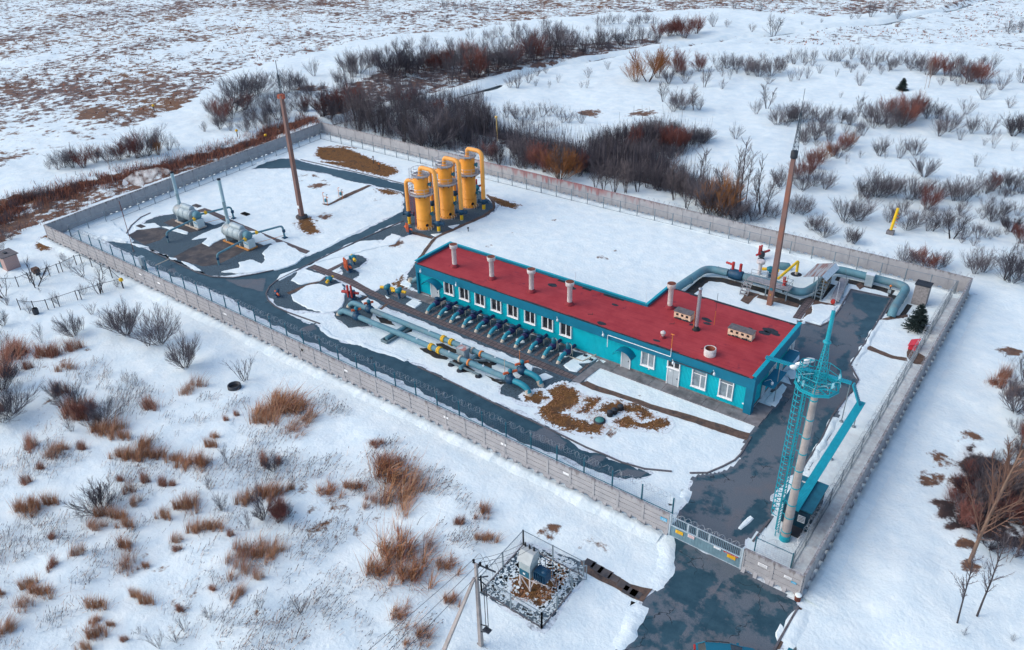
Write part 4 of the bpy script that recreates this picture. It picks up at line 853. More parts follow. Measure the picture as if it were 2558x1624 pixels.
def scrubber(c, label):
    c = Vector(c); s = root('scrubber_tower', label, 'gas scrubber', c, 'yellow scrubber towers'); q = V(c.x, c.y, 0); r = 1.12
    b = MB(); b.lathe([(r+.16,0),(r+.16,.12),(r+.02,.13),(r+.02,1.55),(r,1.56),(r,8.0),(r*.93,8.25),(r*.72,8.48),(.3,8.56)], (c.x,c.y,0), 32)
    b.build('vessel', M_yellow, s)
    b = MB()
    for z in (1.56, 4.9, 7.9): b.lathe([(r+.001,z-.05),(r+.045,z-.04),(r+.045,z+.04),(r+.001,z+.05)], (c.x,c.y,0), 32)
    b.build('seam_band', M_yellow, s)
    b = MB()
    for i in range(10): a = ang(i*36+8); b.bar(q+a*(r+.05)+V(0,0,5.2), q+a*(r+.05)+V(0,0,5.6), .09, .14)
    for i in range(14): a = ang(i*25.7); b.bar(q+a*(r+.12)+V(0,0,.12), q+a*(r+.12)+V(0,0,.34), .06)
    b.build('lug', M_rusty, s)
    b = MB(); a = ang(-27); b.tube([q+a*(r-.1)+V(0,0,.78), q+a*(r+.10)+V(0,0,.78)], .30, 16, 0); o = b.build('manhole', M_yellow, s)
    MB().tube([q+a*(r+.09)+V(0,0,.78), q+a*(r+.11)+V(0,0,.78)], .24, 16).build('opening', M_black, o)
    for z, ag, n_ in ((7.15, 22, 'upper_hatch'), (2.35, 25, 'lower_hatch')):
        b = MB(); a = ang(ag); b.tube([q+a*(r-.1)+V(0,0,z), q+a*(r+.28)+V(0,0,z)], .24, 12); b.tube([q+a*(r+.28)+V(0,0,z), q+a*(r+.42)+V(0,0,z)], .36, 14); b.build(n_, M_tvalve, s)
    for z, ro, nm in ((5.7, 2.05, 'lower_platform'), (8.45, 1.42, 'upper_platform')):
        b = MB(); annulus(b, c, z, r+.02 if z < 8 else .45, ro, .08)
        for i in range(8): a = ang(i*45+20); b.bar(q+a*(r if z < 8 else .9)+V(0,0,z-.55), q+a*(ro-.1)+V(0,0,z-.01), .07)
        o = b.build(nm, M_grate, s); b = MB(); railing(b, c, z+.08, ro-.04); b.build('railing', M_zinc, o)
    p = q+ang(-150, r+.25); caged_ladder(p, .1, 5.75, p-q).build('red_ladder', M_redlad, s)
    p = q+ang(-170, 1.5); caged_ladder(p, 5.8, 8.5, p-q, .34, .9, .5).build('grey_ladder', M_zinc, s)
    ox = q+V(2.95,0,0)
    b = MB(); b.tube(bend([q+V(0,0,8.5), q+V(0,0,9.75), ox+V(0,0,9.75), ox+V(0,0,1.9)], .95, 7), .33, 16); b.build('outlet_pipe', M_ypipe, s)
    b = MB(); ix = q+V(-2.75,-.5,0); b.tube(bend([q+V(-.9,-.2,7.4), ix+V(0,0,7.4), ix+V(0,0,2.3)], .8, 6), .30, 14); b.tube([q+V(-1.0,-.22,7.4), q+V(-1.3,-.28,7.4)], .45, 14); b.build('inlet_pipe', M_ypipe, s)
    for p, z in ((ox, 1.45), (ix, 1.85)):
        b = MB(); ground_valve(b, p, z); b.build('shutoff_valve', M_bvalve, s)
        b = MB(); b.tube([p+V(0,0,.12), p+V(0,0,z-.5)], .26, 12, 0).tube([p+V(0,0,-.05), p+V(0,0,.12)], .24, 12, 1); b.build('valve_stand', [M_ystand, M_chim], s)
    b = MB()
    for k, (x, y) in enumerate(((1.5,-.7), (1.7,-.3), (1.4,.5))): b.tube(bend([q+V(.9,y*.5,.5), q+V(x,y,.5), q+V(x,y,.02)], .15), .045, 6)
    b.build('drain_pipe', M_sleeve, s)
    b = MB(); b.lathe([(r+.45,-.02),(r+.42,.06),(r+.1,.07)], (c.x,c.y,0), 24); b.build('foundation', M_slab, s)
    return s
s1 = scrubber((-14.15,16.45,0), 'nearest of the three yellow scrubber towers, lowest in the view')
s2 = scrubber((-14.05,21.8,0), 'middle yellow scrubber tower between its two twins')
s3 = scrubber((-13.85,27.15,0), 'farthest yellow scrubber tower, closest to the back wall')
def cyl(b, p, q, r, mi=0, n=10): b.tube([p, q], r, n, mi)
# actuated ground valve: body, neck, vertical accumulator cylinders, horizontal actuator
def actuated(p, label, vert, rz=0, hor=.95, mats=None, sc=1.0, group='actuated ground valves', neck=.8):
    mats = mats or (M_bvalve, M_redv, M_tvalve); s = root('ground_valve', label, 'valve', p, group); u = ang(rz); n = V(-u.y, u.x, 0); p = Vector(p)
    b = MB(); b.lathe([(.45*sc,0),(.45*sc,.08),(.24*sc,.1),(.22*sc,neck*.55),(.42*sc,neck*.6),(.45*sc,neck),(.3*sc,neck+.25*sc),(.18*sc,neck+.4*sc)], p, 14); b.bar(p+V(0,0,neck*.8)-u*.34*sc, p+V(0,0,neck*.8)+u*.34*sc, .5*sc); b.build('valve_body', mats[0], s)
    b = MB(); z = neck+.15*sc; cyl(b, p+u*.3*sc+V(0,0,z), p+u*hor*sc+V(0,0,z), .17*sc); cyl(b, p-u*.3*sc+V(0,0,z), p-u*hor*.75*sc+V(0,0,z), .15*sc); b.build('actuator_cylinder', mats[1], s)
    for k in range(vert): 
        b = MB(); o = n*(.36*sc)+u*((k-.5*(vert-1))*.42*sc); b.tube([p+o+V(0,0,neck*.6), p+o+V(0,0,neck+.1), p+o+V(0,0,neck+1.15*sc), p+o+V(0,0,neck+1.22*sc)], [.1*sc,.13*sc,.13*sc,.06*sc], 10); b.build('accumulator', mats[1], s)
    b = MB(); b.box(p.x-.3*sc,p.y+.32*sc,.5,p.x+.02,p.y+.55*sc,1.05).tube([p+V(.2,.4,0), p+V(.2,.4,1.3)], .03, 5); b.build('control_box', mats[2], s)
    return s
actuated(g('c5',620,500), 'blue valve with three orange red upright cylinders on grey gravel', 3, 160, 1.0, (M_bvalve, M_orv, M_tvalve), 1.1)
actuated(g('c5',680,1080), 'blue ground valve with two tall red cylinders beside the paved path', 2, 200, 1.15, None, 1.2)
actuated(g('B',1455,635), 'dark valve with red actuators at the foot of the nearest yellow tower', 2, 170, 1.2, (M_bvalve, M_orv, M_tvalve), .9)
actuated(g('B',320,1175), 'small navy valve with red actuator by the bend of the road', 0, -20, 1.15, (M_bvalve, M_orv, M_bvalve), .75, neck=.5)
actuated(g('S',322,945), 'dark red twin cylinder valve standing alone in snow behind the pipe loop', 2, 70, 1.5, (M_dark, M_redv, M_dark), 1.0)
actuated(g('C',1420,760), 'dark red twin cylinder valve beside the farthest yellow tower', 2, 70, .8, (M_tvalve, M_redv, M_zinc), 1.1)
def motor_valve(p, label, rz, ycol=True, legs=True, sc=1.0, group='motorised valves'):
    p = Vector(p); s = root('motor_valve', label, 'valve', p, group); u = ang(rz); n = V(-u.y, u.x, 0); z = 1.15*sc if legs else .7*sc
    b = MB(); b.lathe([(.3*sc,.0),(.18*sc,.1),(.18*sc,z-.35)], p, 10); b.build('valve_neck', M_bvalve, s)
    b = MB(); b.lathe([(.2*sc,z-.35),(.46*sc,z-.2),(.48*sc,z+.1),(.3*sc,z+.26),(.05,z+.3)], p, 12); b.bar(p+V(0,0,z)-n*.6*sc, p+V(0,0,z)+n*.2*sc, .4*sc); b.build('gearbox', M_tvalve, s)
    for k in (1, -1):
        b = MB(); cyl(b, p+u*.45*sc*k+V(0,0,z-.1), p+u*1.0*sc*k+V(0,0,z-.16), .2*sc, 0, 12); b.build('motor', M_ystand, s)
    if legs:
        for k in (-.35, .35): MB().bar(p+n*-.55+u*k, p+n*-.55+u*k+V(0,0,z-.2), .1).build('leg', M_zinc, s)
    return s
motor_valve(g('c5',1440,985), 'teal topped motor valve with yellow motors, farther of the pair left of the building', 200)
motor_valve(g('c5',1680,1060), 'teal topped motor valve with yellow motors, nearer the building corner', 200)
motor_valve(g('c5',210,730), 'small dark blue motor valve with two yellow motors left of the path', -70, True, False, .9)
motor_valve(g('c5',720,340), 'teal motor valve with one bright yellow motor on gravel above the path', -30, True, True, 1.0)
# twin pipelines
PN = {}
for nm, y, xl, lab in (('a',-10.15,-4.55,'long grey teal pipeline nearer the road, with yellow flanges'), ('b',-8.0,-5.0,'long grey teal pipeline nearer the building, with yellow flanges')):
    s = root('pipeline', lab, 'pipeline', (9,y,0), 'twin pipelines'); z = .9; r = .335; PN[nm] = s
    b = MB(); b.tube(bend([(xl-.1,y,-.1),(xl+.25,y,.4),(xl+.9,y,z),(-1.55,y,z)], .7, 6), r, 18); b.build('left_elbow', M_pipe, s)
    b = MB(); b.tube([(xl-.12,y,-.12),(xl+.2,y,.33)], r+.015, 18); b.build('sleeve', M_sleeve, s)
    b = MB(); b.tube([(-.75,y,z),(11.1,y,z)], r, 18).tube([(11.4,y,z),(12.35,y,z)], r, 18).tube([(12.65,y,z),(15.6,y,z)], r, 18).tube([(15.75,y,z),(16.85,y,z)], r*.92, 18).tube([(17.1,y,z),(22.2,y,z)], r, 18); b.build('straight_pipe', M_pipe, s)
    for x in (11.25, 12.5):
        b = MB(); b.lathe([(.25,-.22),(.43,-.21),(.45,-.05),(.37,-.03),(.37,.03),(.45,.05),(.43,.21),(.25,.22)], (x,y,z), 20, 0, True, 'x'); b.build('yellow_flange', M_ystand, s)
    for x, mt in ((15.68, M_sleeve), (16.97, M_orange)): MB().lathe([(.25,-.12),(.41,-.12),(.43,.12),(.25,.12)], (x,y,z), 20, 0, True, 'x').build('flange_ring', mt, s)
    for x in (-1.15, 22.75):
        b = MB(); b.lathe([(.33,-.48),(.44,-.4),(.54,-.15),(.54,.2),(.44,.4),(.33,.48)], (x,y,z), 16, 0, True, 'x'); b.lathe([(.3,.3),(.3,.75),(.16,.8),(.14,1.15)], (x,y,z-.0), 12); o = b.build('ball_valve', M_bvalve, s)
        b = MB()
        for k in (1, -1): cyl(b, V(x,y,z+.95)+ang(60)*.2*k, V(x,y,z+.95)+ang(60)*(.8 if x > 0 else .6)*k, .15)
        b.build('actuator', M_orv, o)
        MB().lathe([(.2,1.75),(.26,1.9),(.2,2.1),(.05,2.15)], (x,y,z-.8), 10).build('indicator', M_tvalve, o)
    b = MB(); b.tube(bend([(23.2,y,z),(24.2,y,z),(25.0,y,.62),(25.3,y-.1,.15)], .8, 6), r*.97, 18); b.build('right_elbow', M_pipeT, s)
    MB().tube([(25.05,y-.03,.5),(25.5,y-.15,-.18)], r, 18).build('sleeve', M_sleeve, s)
    b = MB()
    for x in (9.0, 14.0, 19.0): b.tube([(x,y,z+.31),(x,y,z+.55)], .03, 6).box(x-.1, y-.1, z+.30, x+.1, y+.1, z+.36)
    b.build('nozzle', M_lamp, s)
tr = root('pipe_cradle', 'concrete trough crossing under the twin pipelines', 'pipe support', (5,-9.4,0)); M_trough = mat('trough_grey', (.16,.22,.24), .8, .25)
b = MB(); 
for k in (0,): 
    b.box(4.45,-11.6,0,4.6,-7.2,.34).box(5.4,-11.6,0,5.55,-7.2,.34).box(4.45,-11.75,0,5.55,-11.6,.34)
b.build('side', M_trough, tr); MB().box(4.6,-11.6,.02,5.4,-7.2,.06).build('floor', M_tar, tr)
b = MB(); b.tube([(5.0,-11.3,.38),(5.0,-7.6,.38)], .26, 12); b.build('cross_beam', M_pipe, tr)
cr = root('cross_connection', 'cross pipe and sleeper linking the twin pipelines by the grey box', 'pipe support', (16.4,-9.3,0))
MB().tube([(16.35,-11.1,.42),(16.35,-7.3,.42)], .24, 12).build('cross_pipe', M_pipe, cr)
b = MB(); b.bar((14.6,-10.75,.45),(18.8,-10.75,.3),.2,.16).bar((16.7,-9,.5),(18.6,-7.45,.3),.2,.2); b.build('sleeper', M_trough, cr)
for x, y in ((16.3,-11.05), (18.7,-10.7), (18.4,-7.7), (14.7,-10.7)): MB().lathe([(.42,.0),(.36,.16),(.1,.2)], (x,y,0), 9).build('foot', M_tar, cr)
bx = root('junction_box', 'pale grey metal box standing between the twin pipelines', 'cabinet', (15.0,-8.95,0))
MB().box(14.45,-9.4,.1,15.6,-8.5,1.5).build('cabinet', M_tank, bx); MB().box(14.4,-9.45,1.5,15.65,-8.45,1.56).build('lid', mat('lid_rusty', (.42,.44,.44), .5, .2, 3, stain=(.4,.10,.06), st=.5), bx); MB().tube([(15.75,-9.2,.0),(15.6,-9.3,1.2)], .03, 5).build('rod', M_lamp, bx)
b = MB()
for P in (gs('D', 1720,1030, 1780,1030, 1860,1070, 1980,1125, 1960,1145, 1860,1120, 1750,1065), gs('D', 1870,990, 1940,985, 2080,1050, 2110,1090, 2050,1080, 1900,1025), gs('D', 1340,940, 1400,920, 1440,960, 1400,975, 1350,970), gs('D', 2020,1145, 2060,1140, 2260,1250, 2230,1262, 2110,1262, 2090,1220, 2020,1175), gs('D', 1290,720, 1440,780, 1480,820, 1340,790), gs('E', 690,1200, 740,1190, 880,1265, 870,1300, 800,1290), gs('D', 1570,850, 1650,840, 1640,870, 1530,900), gs('c4', 1030,760, 1140,790, 1340,820, 1200,850), gs('L', 720,300, 780,320, 860,350, 800,345)): b.poly(rag(P, .2, .25, 4), .021)
M_dsoil_shade = mat('dark_soil', (.028,.032,.034), .95, .5, 3, stain=(.07,.05,.035), st=.55); b.build('dark_soil', M_dsoil_shade, kind='structure')  # dark soil colour, shared by the pipe loop strip with its painted shadow
for (k, x, y, zt, lab) in (('L',1027,210,1.9,'thin orange marker rod by the pipeline end nearest the building'), ('L',898,290,1.9,'thin pale marker rod by the pipeline end nearest the road')):
    p = g(k,x,y); s = root('marker_rod', lab, 'marker', p); MB().tube([p, p+V(0,0,zt)], .035, 6).build('rod', M_orange if k+str(x) == 'L1027' else M_sleeve, s); MB().box(p.x-.12,p.y-.03,zt,p.x+.12,p.y+.03,zt+.06).build('tip', M_sleeve, s)
# eleven outlet pipes along the front
def outlet(last):
    s = root('outlet_pipe', '', 'outlet pipe'); z = .62
    b = MB(); b.tube(bend([(0,-2.0,z),(0,-2.75,z),(0,-3.32,.2)], .35, 5), .24, 14); b.build('pipe', M_pipeT, s)
    MB().tube([(0,-3.1,.36),(0,-3.52,-.1)], .245, 14).build('sleeve', M_sleeve, s)
    b = MB(); b.lathe([(.24,-.12),(.36,-.12),(.36,.12),(.24,.12)], (0,-1.9,z), 14, 0, True, 'y').lathe([(.26,-.3),(.40,-.18),(.40,.18),(.26,.3)], (0,-1.45,z), 14, 0, True, 'y').tube([(0,-1.2,z),(0,.05,z)], .2, 12); o = b.build('valve', mat('valve_violet', (.02,.02,.09), .5, .4, 4), s)
    if last:
        b = MB(); b.tube([(0,-1.4,.95),(0,-1.4,1.0),(0,-1.4,1.6),(0,-1.4,1.72)], [.2,.27,.27,.12], 12); b.build('filter_pot', M_tvalve, o)
        b = MB(); b.tube(bend([(.1,-1.4,1.65),(.55,-1.5,1.65),(.55,-1.55,.5),(.3,-1.7,.2)], .15), .03, 6); b.build('tube', M_sleeve, o)
    else:
        b = MB(); b.lathe([(.28,-.1),(.34,-.06),(.34,.06),(.28,.1)], (0,-1.45,1.25), 12).tube([(0,-1.45,.9),(0,-1.45,1.3)], .07, 8); b.tube([(0,-1.35,1.1),(.45,-1.05,1.1)], .17, 10); b.build('handwheel', M_bvalve, o)
    MB().tube([(.55,-1.3,0),(.55,-1.3,.85)], .03, 6).build('stake', M_sleeve, s)
    return s
po, pl_ = outlet(False), outlet(True)
for k in range(11):
    src = po if k < 9 else pl_; loc = (4.4+2.005*k, 0, 0); lab = ('navy valve outlet pipe in the row along the turquoise wall' if k < 9 else 'outlet pipe with teal filter pot, %s one of the two at row end' % ('left' if k == 9 else 'right'))
    o = src if k in (0, 9) else dup(src, loc); o.location = loc; o['label'] = lab; o['group'] = 'outlet pipes along the front wall'
    if k == 0: o['label'] = 'leftmost navy valve outlet pipe, nearest the left door'
    if k == 8: o['label'] = 'ninth outlet pipe, beside the first teal filter pot'
hb = root('hand_barrow', 'two long pale timber poles lying in the snow by the last outlet pipe', 'timber', g('E',1720,1200)); MB().bar(g('E',1575,1172,.3), g('E',1740,1232,.12), .09).build('pole', M_sleeve, hb); MB().bar(g('E',1740,1232,.12), g('E',1875,1165,.4), .09).build('pole', M_sleeve, hb); 
for q in ((1768,1188), (1822,1228)): p = g('E',*q); MB().box(p.x-.2,p.y-.15,0,p.x+.2,p.y+.15,.22).build('block', M_dark, hb)
s = root('wall_pipe', 'pale teal pipe bending out of the left end of the building', 'pipe', (-1,3,0)); 
b = MB(); p0 = g('c5',1900,690,0.2); b.tube(bend([(.3,3.4,1.75), (-.9,3.2,1.75), (p0.x,p0.y,-.2)], .9, 6), .36, 16); b.build('pipe', M_pipe, s); MB().tube([(p0.x+.15,p0.y+.1,.5),(p0.x,p0.y,-.2)], .375, 16).build('sleeve', M_sleeve, s)
# manholes
for i, q in enumerate(((1890,585,'black round well riser farthest from the road'), (1838,615,'black round well riser in the middle of three'), (1800,635,'black round well riser next to the green hatch'))):
    p = g('L',q[0],q[1]+12); s = root('well_riser', q[2], 'well riser', p, 'black well risers'); MB().lathe([(.33,0),(.34,.42),(.30,.5)], p, 16).build('ring', M_black, s); MB().lathe([(.31,.5),(.28,.56),(.05,.6)], p, 16).build('cap', M_dark, s)
p = g('L',1712,695); s = root('manhole', 'green round manhole lid on a dark ring in dead grass', 'manhole', p); MB().lathe([(.62,0),(.6,.14),(.45,.16)], p, 20).build('ring', M_dark, s); MB().lathe([(.46,.16),(.44,.22),(.05,.25)], p, 20).build('lid', mat('lid_green', (.06,.22,.20), .6, .2), s)
# heaters
def heater(skid, lab, ct=9.9):
    s = root('gas_heater', lab, 'gas heater', (-33.2,-4.1,0), 'gas heaters'); y = -4.1
    b = MB(); b.lathe([(.15,-36.1),(.6,-36.05),(.92,-35.9),(.98,-35.6),(.98,-31.5),(.9,-31.35),(.3,-31.3)], (0,y,1.85), 28, 0, True, 'x'); b.build('tank', M_tank, s)
    b = MB()
    for x in (-35.5,-34.3,-33.1,-31.8): b.lathe([(.985,-.06),(1.02,-.05),(1.02,.05),(.985,.06)], (x,y,1.85), 28, 0, True, 'x')
    b.build('band', M_tank, s)
    b = MB(); b.lathe([(.1,-34.5),(.42,-34.45),(.5,-34.3),(.5,-31.9),(.42,-31.75),(.1,-31.7)], (0,y+.1,2.85), 16, 0, True, 'x'); b.box(-34.4,y-.4,2.4,-31.8,y+.6,2.85); b.build('hump', M_tank, s)
    b = MB(); b.lathe([(.62,-31.4),(.66,-31.2),(.66,-30.6),(.5,-30.35),(.1,-30.3)], (0,y+.15,2.0), 20, 0, True, 'x'); b.build('burner', M_pipe, s)
    b = MB(); b.lathe([(.31,2.5),(.31,3.1),(.27,3.2),(.26,ct-3.6),(.28,ct-3.59),(.28,ct-3.52),(.26,ct-3.5),(.25,ct-.2)], (-35.3,y+.2,0), 16); o = b.build('chimney', M_flue, s)
    MB().lathe([(.26,ct-.2),(.27,ct),(.2,ct+.01),(.05,ct-.3)], (-35.3,y+.2,0), 16).build('mouth', M_tar, o)
    b = MB(); b.box(-36.1,-4.95,.06,-29.9,-4.75,.26).box(-36.1,-3.45,.06,-29.9,-3.25,.26).box(-36.1,-4.749,.06,-35.9,-3.451,.26).box(-30.1,-4.749,.06,-29.9,-3.451,.26); b.build('skid', skid, s)
    for x in (-35.3, -32.0): MB().box(x-.12,y-.75,.261,x+.12,y+.75,1.2).build('saddle', M_tank, s)
    b = MB(); b.box(-31.15,-4.7,.262,-29.95,-3.5,1.55); o = b.build('control_cabinet', mat('cabinet_pale', (.50,.58,.60), .5, .1), s); b = MB()
    for i, (x, w_) in enumerate(((-30.95,.22), (-30.68,.3), (-30.32,.2))): b.box(x,-4.712,.95-.05*i,x+w_,-4.70,1.2-.05*i)
    b.build('blue_mark', mat('mark_blue', (.08,.30,.48), .6, .2), o)
    b = MB(); b.tube(bend([(-30.5,-4.4,1.75),(-29.85,-10.1,1.6),(-29.8,-10.15,-.1)], .5, 6), .15, 12); o = b.build('gas_pipe', M_pipe, s); MB().lathe([(.16,.75),(.22,.85),(.22,1.05),(.16,1.15)], (-29.8,-10.15,0), 10).build('joint', M_bvalve, o)
    b = MB(); b.tube(bend([(-30.6,-3.6,2.1),(-29.35,1.3,2.0),(-29.28,1.35,-.1)], .5, 6), .15, 12); o = b.build('gas_pipe', M_pipe, s); MB().lathe([(.16,.9),(.26,1.0),(.26,1.3),(.16,1.4)], (-29.28,1.35,0), 10).box(-29.6,1.0,-.02,-28.95,1.65,.12).build('joint', M_bvalve, o)
    for q_ in ((-30.45,-4.8,1.72), (-30.35,-2.7,2.1)): MB().lathe([(.2,-.22),(.26,-.1),(.26,.1),(.2,.22)], q_, 10, 0, True, 'y').tube([V(*q_), V(*q_)+V(0,0,.45)], .06, 6).build('yellow_valve', M_ystand, s)
    MB().tube([(-30.0,-3.2,.7),(-29.0,1.0,.6)], .03, 5).build('conduit', M_orange, s)
    MB().tube([(-35.0,-4.3,2.9),(-34.7,-4.4,3.9),(-34.4,-4.3,3.6)], .025, 5).build('whip', M_lamp, s)
    return s
h2 = heater(M_skido, 'pale tank heater on an orange skid with tall chimney, right of the pair')
h1 = heater(M_skid, 'pale tank heater on a cream skid with a steaming chimney, left of the pair', 8.25); h1.location = (-33.2-13.1,-4.1+.25,0)
# steam from the left chimney
def steam_mat():
    mt = bpy.data.materials.new('steam'); mt.use_nodes = True; nt = mt.node_tree; nt.nodes.clear()
    o = nt.nodes.new('ShaderNodeOutputMaterial'); v = nd(nt, 'VolumePrincipled', {'Color': (1,.97,.95,1), 'Anisotropy': .2})
    pos = nd(nt, 'NewGeometry').outputs['Position']
    nt.links.new(mapr(nt, fbm(nt, pos, .9, 5, .65), .46, .70, 0, 2.2), v.inputs['Density']); nt.links.new(v.outputs[0], o.inputs['Volume']); return mt
b = MB(); tp = V(-48.4,-3.65,8.25); pts = [tp+V(-.02,-.05,.0), tp+V(-.3,-.6,.2), tp+V(-.8,-1.5,.2), tp+V(-1.5,-2.8,.0), tp+V(-2.3,-4.4,-.3), tp+V(-3.2,-6.2,-.5)]
b.tube(pts, [.2,.45,.75,1.0,1.2,.4], 14); b.v = [tuple(Vector(p)+V(noise.noise(Vector(p)*1.3),noise.noise(Vector(p)*1.3+V(7,1,3)),noise.noise(Vector(p)*1.3+V(2,8,5)))*.55*min(1,(tp-Vector(p)).length/1.5)) for p in b.v]; o = b.build('steam', steam_mat(), kind='stuff'); o['label'] = 'thin white steam drifting left from the chimney'
# masts
M_mast = mat('mast_brown', (.20,.12,.105), .85, .15, .6, stain=(.30,.11,.06), st=.58); M_lat = mat('lattice_dark', (.03,.05,.07), .6, .2)
def lattice(b, c, z0, z1, w0, w1, n, pr=.03, legs=3):
    P = lambda z, i: V(c[0], c[1], z)+ang(360/legs*i+30, w0+(w1-w0)*(z-z0)/(z1-z0))
    for i in range(legs): b.tube([P(z0,i), P(z1,i)], pr, 4, 0, False, False)
    for k in range(n):
        za, zb = z0+(z1-z0)*k/n, z0+(z1-z0)*(k+1)/n
        for i in range(legs): b.tube([P(za,i), P(zb,(i+1) % legs)], pr*.7, 3, 0, False, False); b.tube([P(zb,i), P(zb,(i+1) % legs)], pr*.7, 3, 0, False, False)
s = root('lightning_mast', 'tall brown lightning mast with rusty red top, left of the yellow towers', 'mast', (-33.29,8.06,0), 'lightning masts'); c = V(-33.29,8.06,0)
b = MB(); b.bar(c, c+V(0,0,.01), .5); b.tube([c, c+V(0,0,19.75)], [.47,.33], 4, 0, True, False); b.build('post', M_mast, s)
MB().lathe([(.95,0),(.95,.35),(.6,.4)], c, 14).build('base_collar', M_dslab, s)
b = MB(); b.box(c.x-.75,c.y-.25,19.1,c.x-.26,c.y+.25,19.6).box(c.x+.26,c.y-.2,19.2,c.x+.6,c.y+.2,19.8).box(c.x-.38,c.y-.38,19.7,c.x+.38,c.y+.38,19.82); b.build('top_bracket', mat('bracket_rust', (.33,.085,.05), .8, .3, 2), s)
b = MB(); lattice(b, c, 19.85, 22.6, .22, .12, 6); b.tube([c+V(0,0,22.4), c+V(0,0,24.7)], .055, 5); b.build('spike', M_lat, s)
MB().box(c.x-.2,c.y-.42,1.7,c.x+.2,c.y-.36,2.2).build('plate', M_lamp, s)
s = root('lightning_mast', 'tall brown lightning mast with dark lattice spike behind the building', 'mast', (38.78,23.16,0), 'lightning masts'); c = V(38.78,23.16,0)
b = MB(); b.tube([c, c+V(0,0,19.2)], [.46,.33], 4, 0, True, False); b.build('post', M_mast, s); MB().lathe([(.36,19.2),(.42,19.3),(.42,20.0),(.3,20.1)], c, 10).build('top_cap', M_dark, s)
b = MB(); lattice(b, c, 20.0, 24.4, .38, .10, 8, .035); b.tube([c+V(0,0,24.2), c+V(0,0,27.1)], .03, 4); b.build('spike', M_lat, s); MB().box(c.x-.16,c.y-.42,2.2,c.x+.16,c.y-.36,2.5).build('plate', M_tvalve, s); MB().box(c.x-.05,c.y-.43,1.5,c.x+.05,c.y-.37,1.6).build('plate', M_ystand, s)
# telecom mast
c = V(54.97,-14.62,0); s = root('telecom_mast', 'concrete pole with turquoise caged ladder, round platform and lattice spire', 'telecom mast', c)
M_pole = mat('pole_concrete', (.36,.32,.30), .9, .18, 1.0, stain=(.22,.20,.20), st=.58); M_tsteel = mat('turquoise_steel', (.005,.29,.36), .5, .15, 2); M_tray0 = mat('antenna_pale', (.25,.50,.56), .5, .2)
MB().tube([c+V(0,0,-.1), c+V(0,0,15.6)], [.39,.25], 20).build('pole', M_pole, s)
for z in (1.0,2.6,4.0,5.8,7.6,9.3,10.9,12.6,14.4): 
    r_ = .39-.14*z/15.6; b = MB(); b.lathe([(r_+.002,z-.05),(r_+.03,z-.05),(r_+.03,z+.05),(r_+.002,z+.05)], c, 20); 
    if z > 1.5: b.bar(c+V(-r_,0,z), c+V(-.75,.12,z), .06)
    b.build('clamp', M_tsteel, s)
MB().lathe([(.46,0),(.44,.5),(.40,.55)], c, 16).build('boot', M_tsteel, s)
caged_ladder(c+V(-.75,.15,0), .0, 16.4, V(-1,.2,0), .56, 2.4, .55, .026, .036).build('ladder', M_tsteel, s)
b = MB()
for k in range(9): b.tube([c+V(-.98,.35,.3+1.75*k), c+V(-.98,.35,2.05+1.75*k)], .04, 5); 
for k in range(3): b.tube([c+V(-.30,-.18+.12*k,.2), c+V(-.25,-.15+.1*k,15.5)], .022, 5)
b.build('cable_run', M_tsteel, s)
z = 15.7; b = MB()
for r0 in (.3,.55,.8,1.05,1.3): ring(b, c, z, r0, .03, 18)
annulus(b, c, z-.05, 1.5, 1.62, .12, 9)
for i in range(9): a = ang(i*40); b.bar(c+a*.22+V(0,0,z-.1), c+a*1.55+V(0,0,z-.02), .08, .14)
o = b.build('platform', M_tsteel, s); b = MB(); railing(b, c, z+.09, 1.56, 1.15, 9); b.build('railing', M_tsteel, o)
b = MB(); lattice(b, c+V(.05,.1,0), z+.05, 19.6, .55, .13, 8, .045); b.tube([c+V(.05,.1,19.5), c+V(.05,.1,22.0)], [.17,.14], 8); b.build('spire', M_tsteel, s); MB().lathe([(.15,19.3),(.3,19.4),(.3,19.5),(.15,19.6)], c+V(.05,.1,0), 8).build('collar', M_tsteel, s)
MB().tube([c+V(.05,.1,22.0), c+V(.05,.1,24.3)], .022, 4).build('whip', M_zinc, s)
for p, r_ in ((V(-1.95,.55,.55), .36), (V(-1.6,1.1,.6), .5), (V(-1.25,1.5,.9), .42)):
    q = c+V(0,0,z)+p; d = MB(); nrm = V(-.3,.5,.5)
    d.lathe([(r_,.12),(r_*.97,.0),(r_*.7,-.1),(.05,-.16)], (0,0,0), 20); M3 = nrm.to_track_quat('Z','Y').to_matrix(); d.v = [tuple(q+M3 @ Vector(v)) for v in d.v]; d.add([q+M3 @ V(r_*.99*math.cos(t*.314),r_*.99*math.sin(t*.314),.11) for t in range(20)], [tuple(range(20))]); d.build('dish', mat('dish_white', (.75,.76,.78), .4, .08), s)
b = MB(); q = c+V(-1.4,-.3,z+.6); b.tube([q, q+V(1.0,.3,.3)], .03, 5)
for k in range(5): b.tube([q+V(.2*k,.06*k-.18,.06*k), q+V(.2*k,.06*k+.18,.06*k)], .015, 4)
for p in ((-1.2,-.6,.2), (-.7,-1.1,.3), (1.3,.6,.7), (1.2,-.5,.5)): b.box(c.x+p[0]-.07,c.y+p[1]-.07,z+p[2],c.x+p[0]+.07,c.y+p[1]+.07,z+p[2]+.45)
b.build('antenna', M_tray0, s)
b = MB()
for k in range(3): b.tube([c+V(.5+.3*k,-.6+.5*k,z+.2)+ang(a*30, .45)+V(0,0,.15*math.sin(a)) for a in range(7)], .025, 5)
b.build('hanging_cable', M_tray0, s)
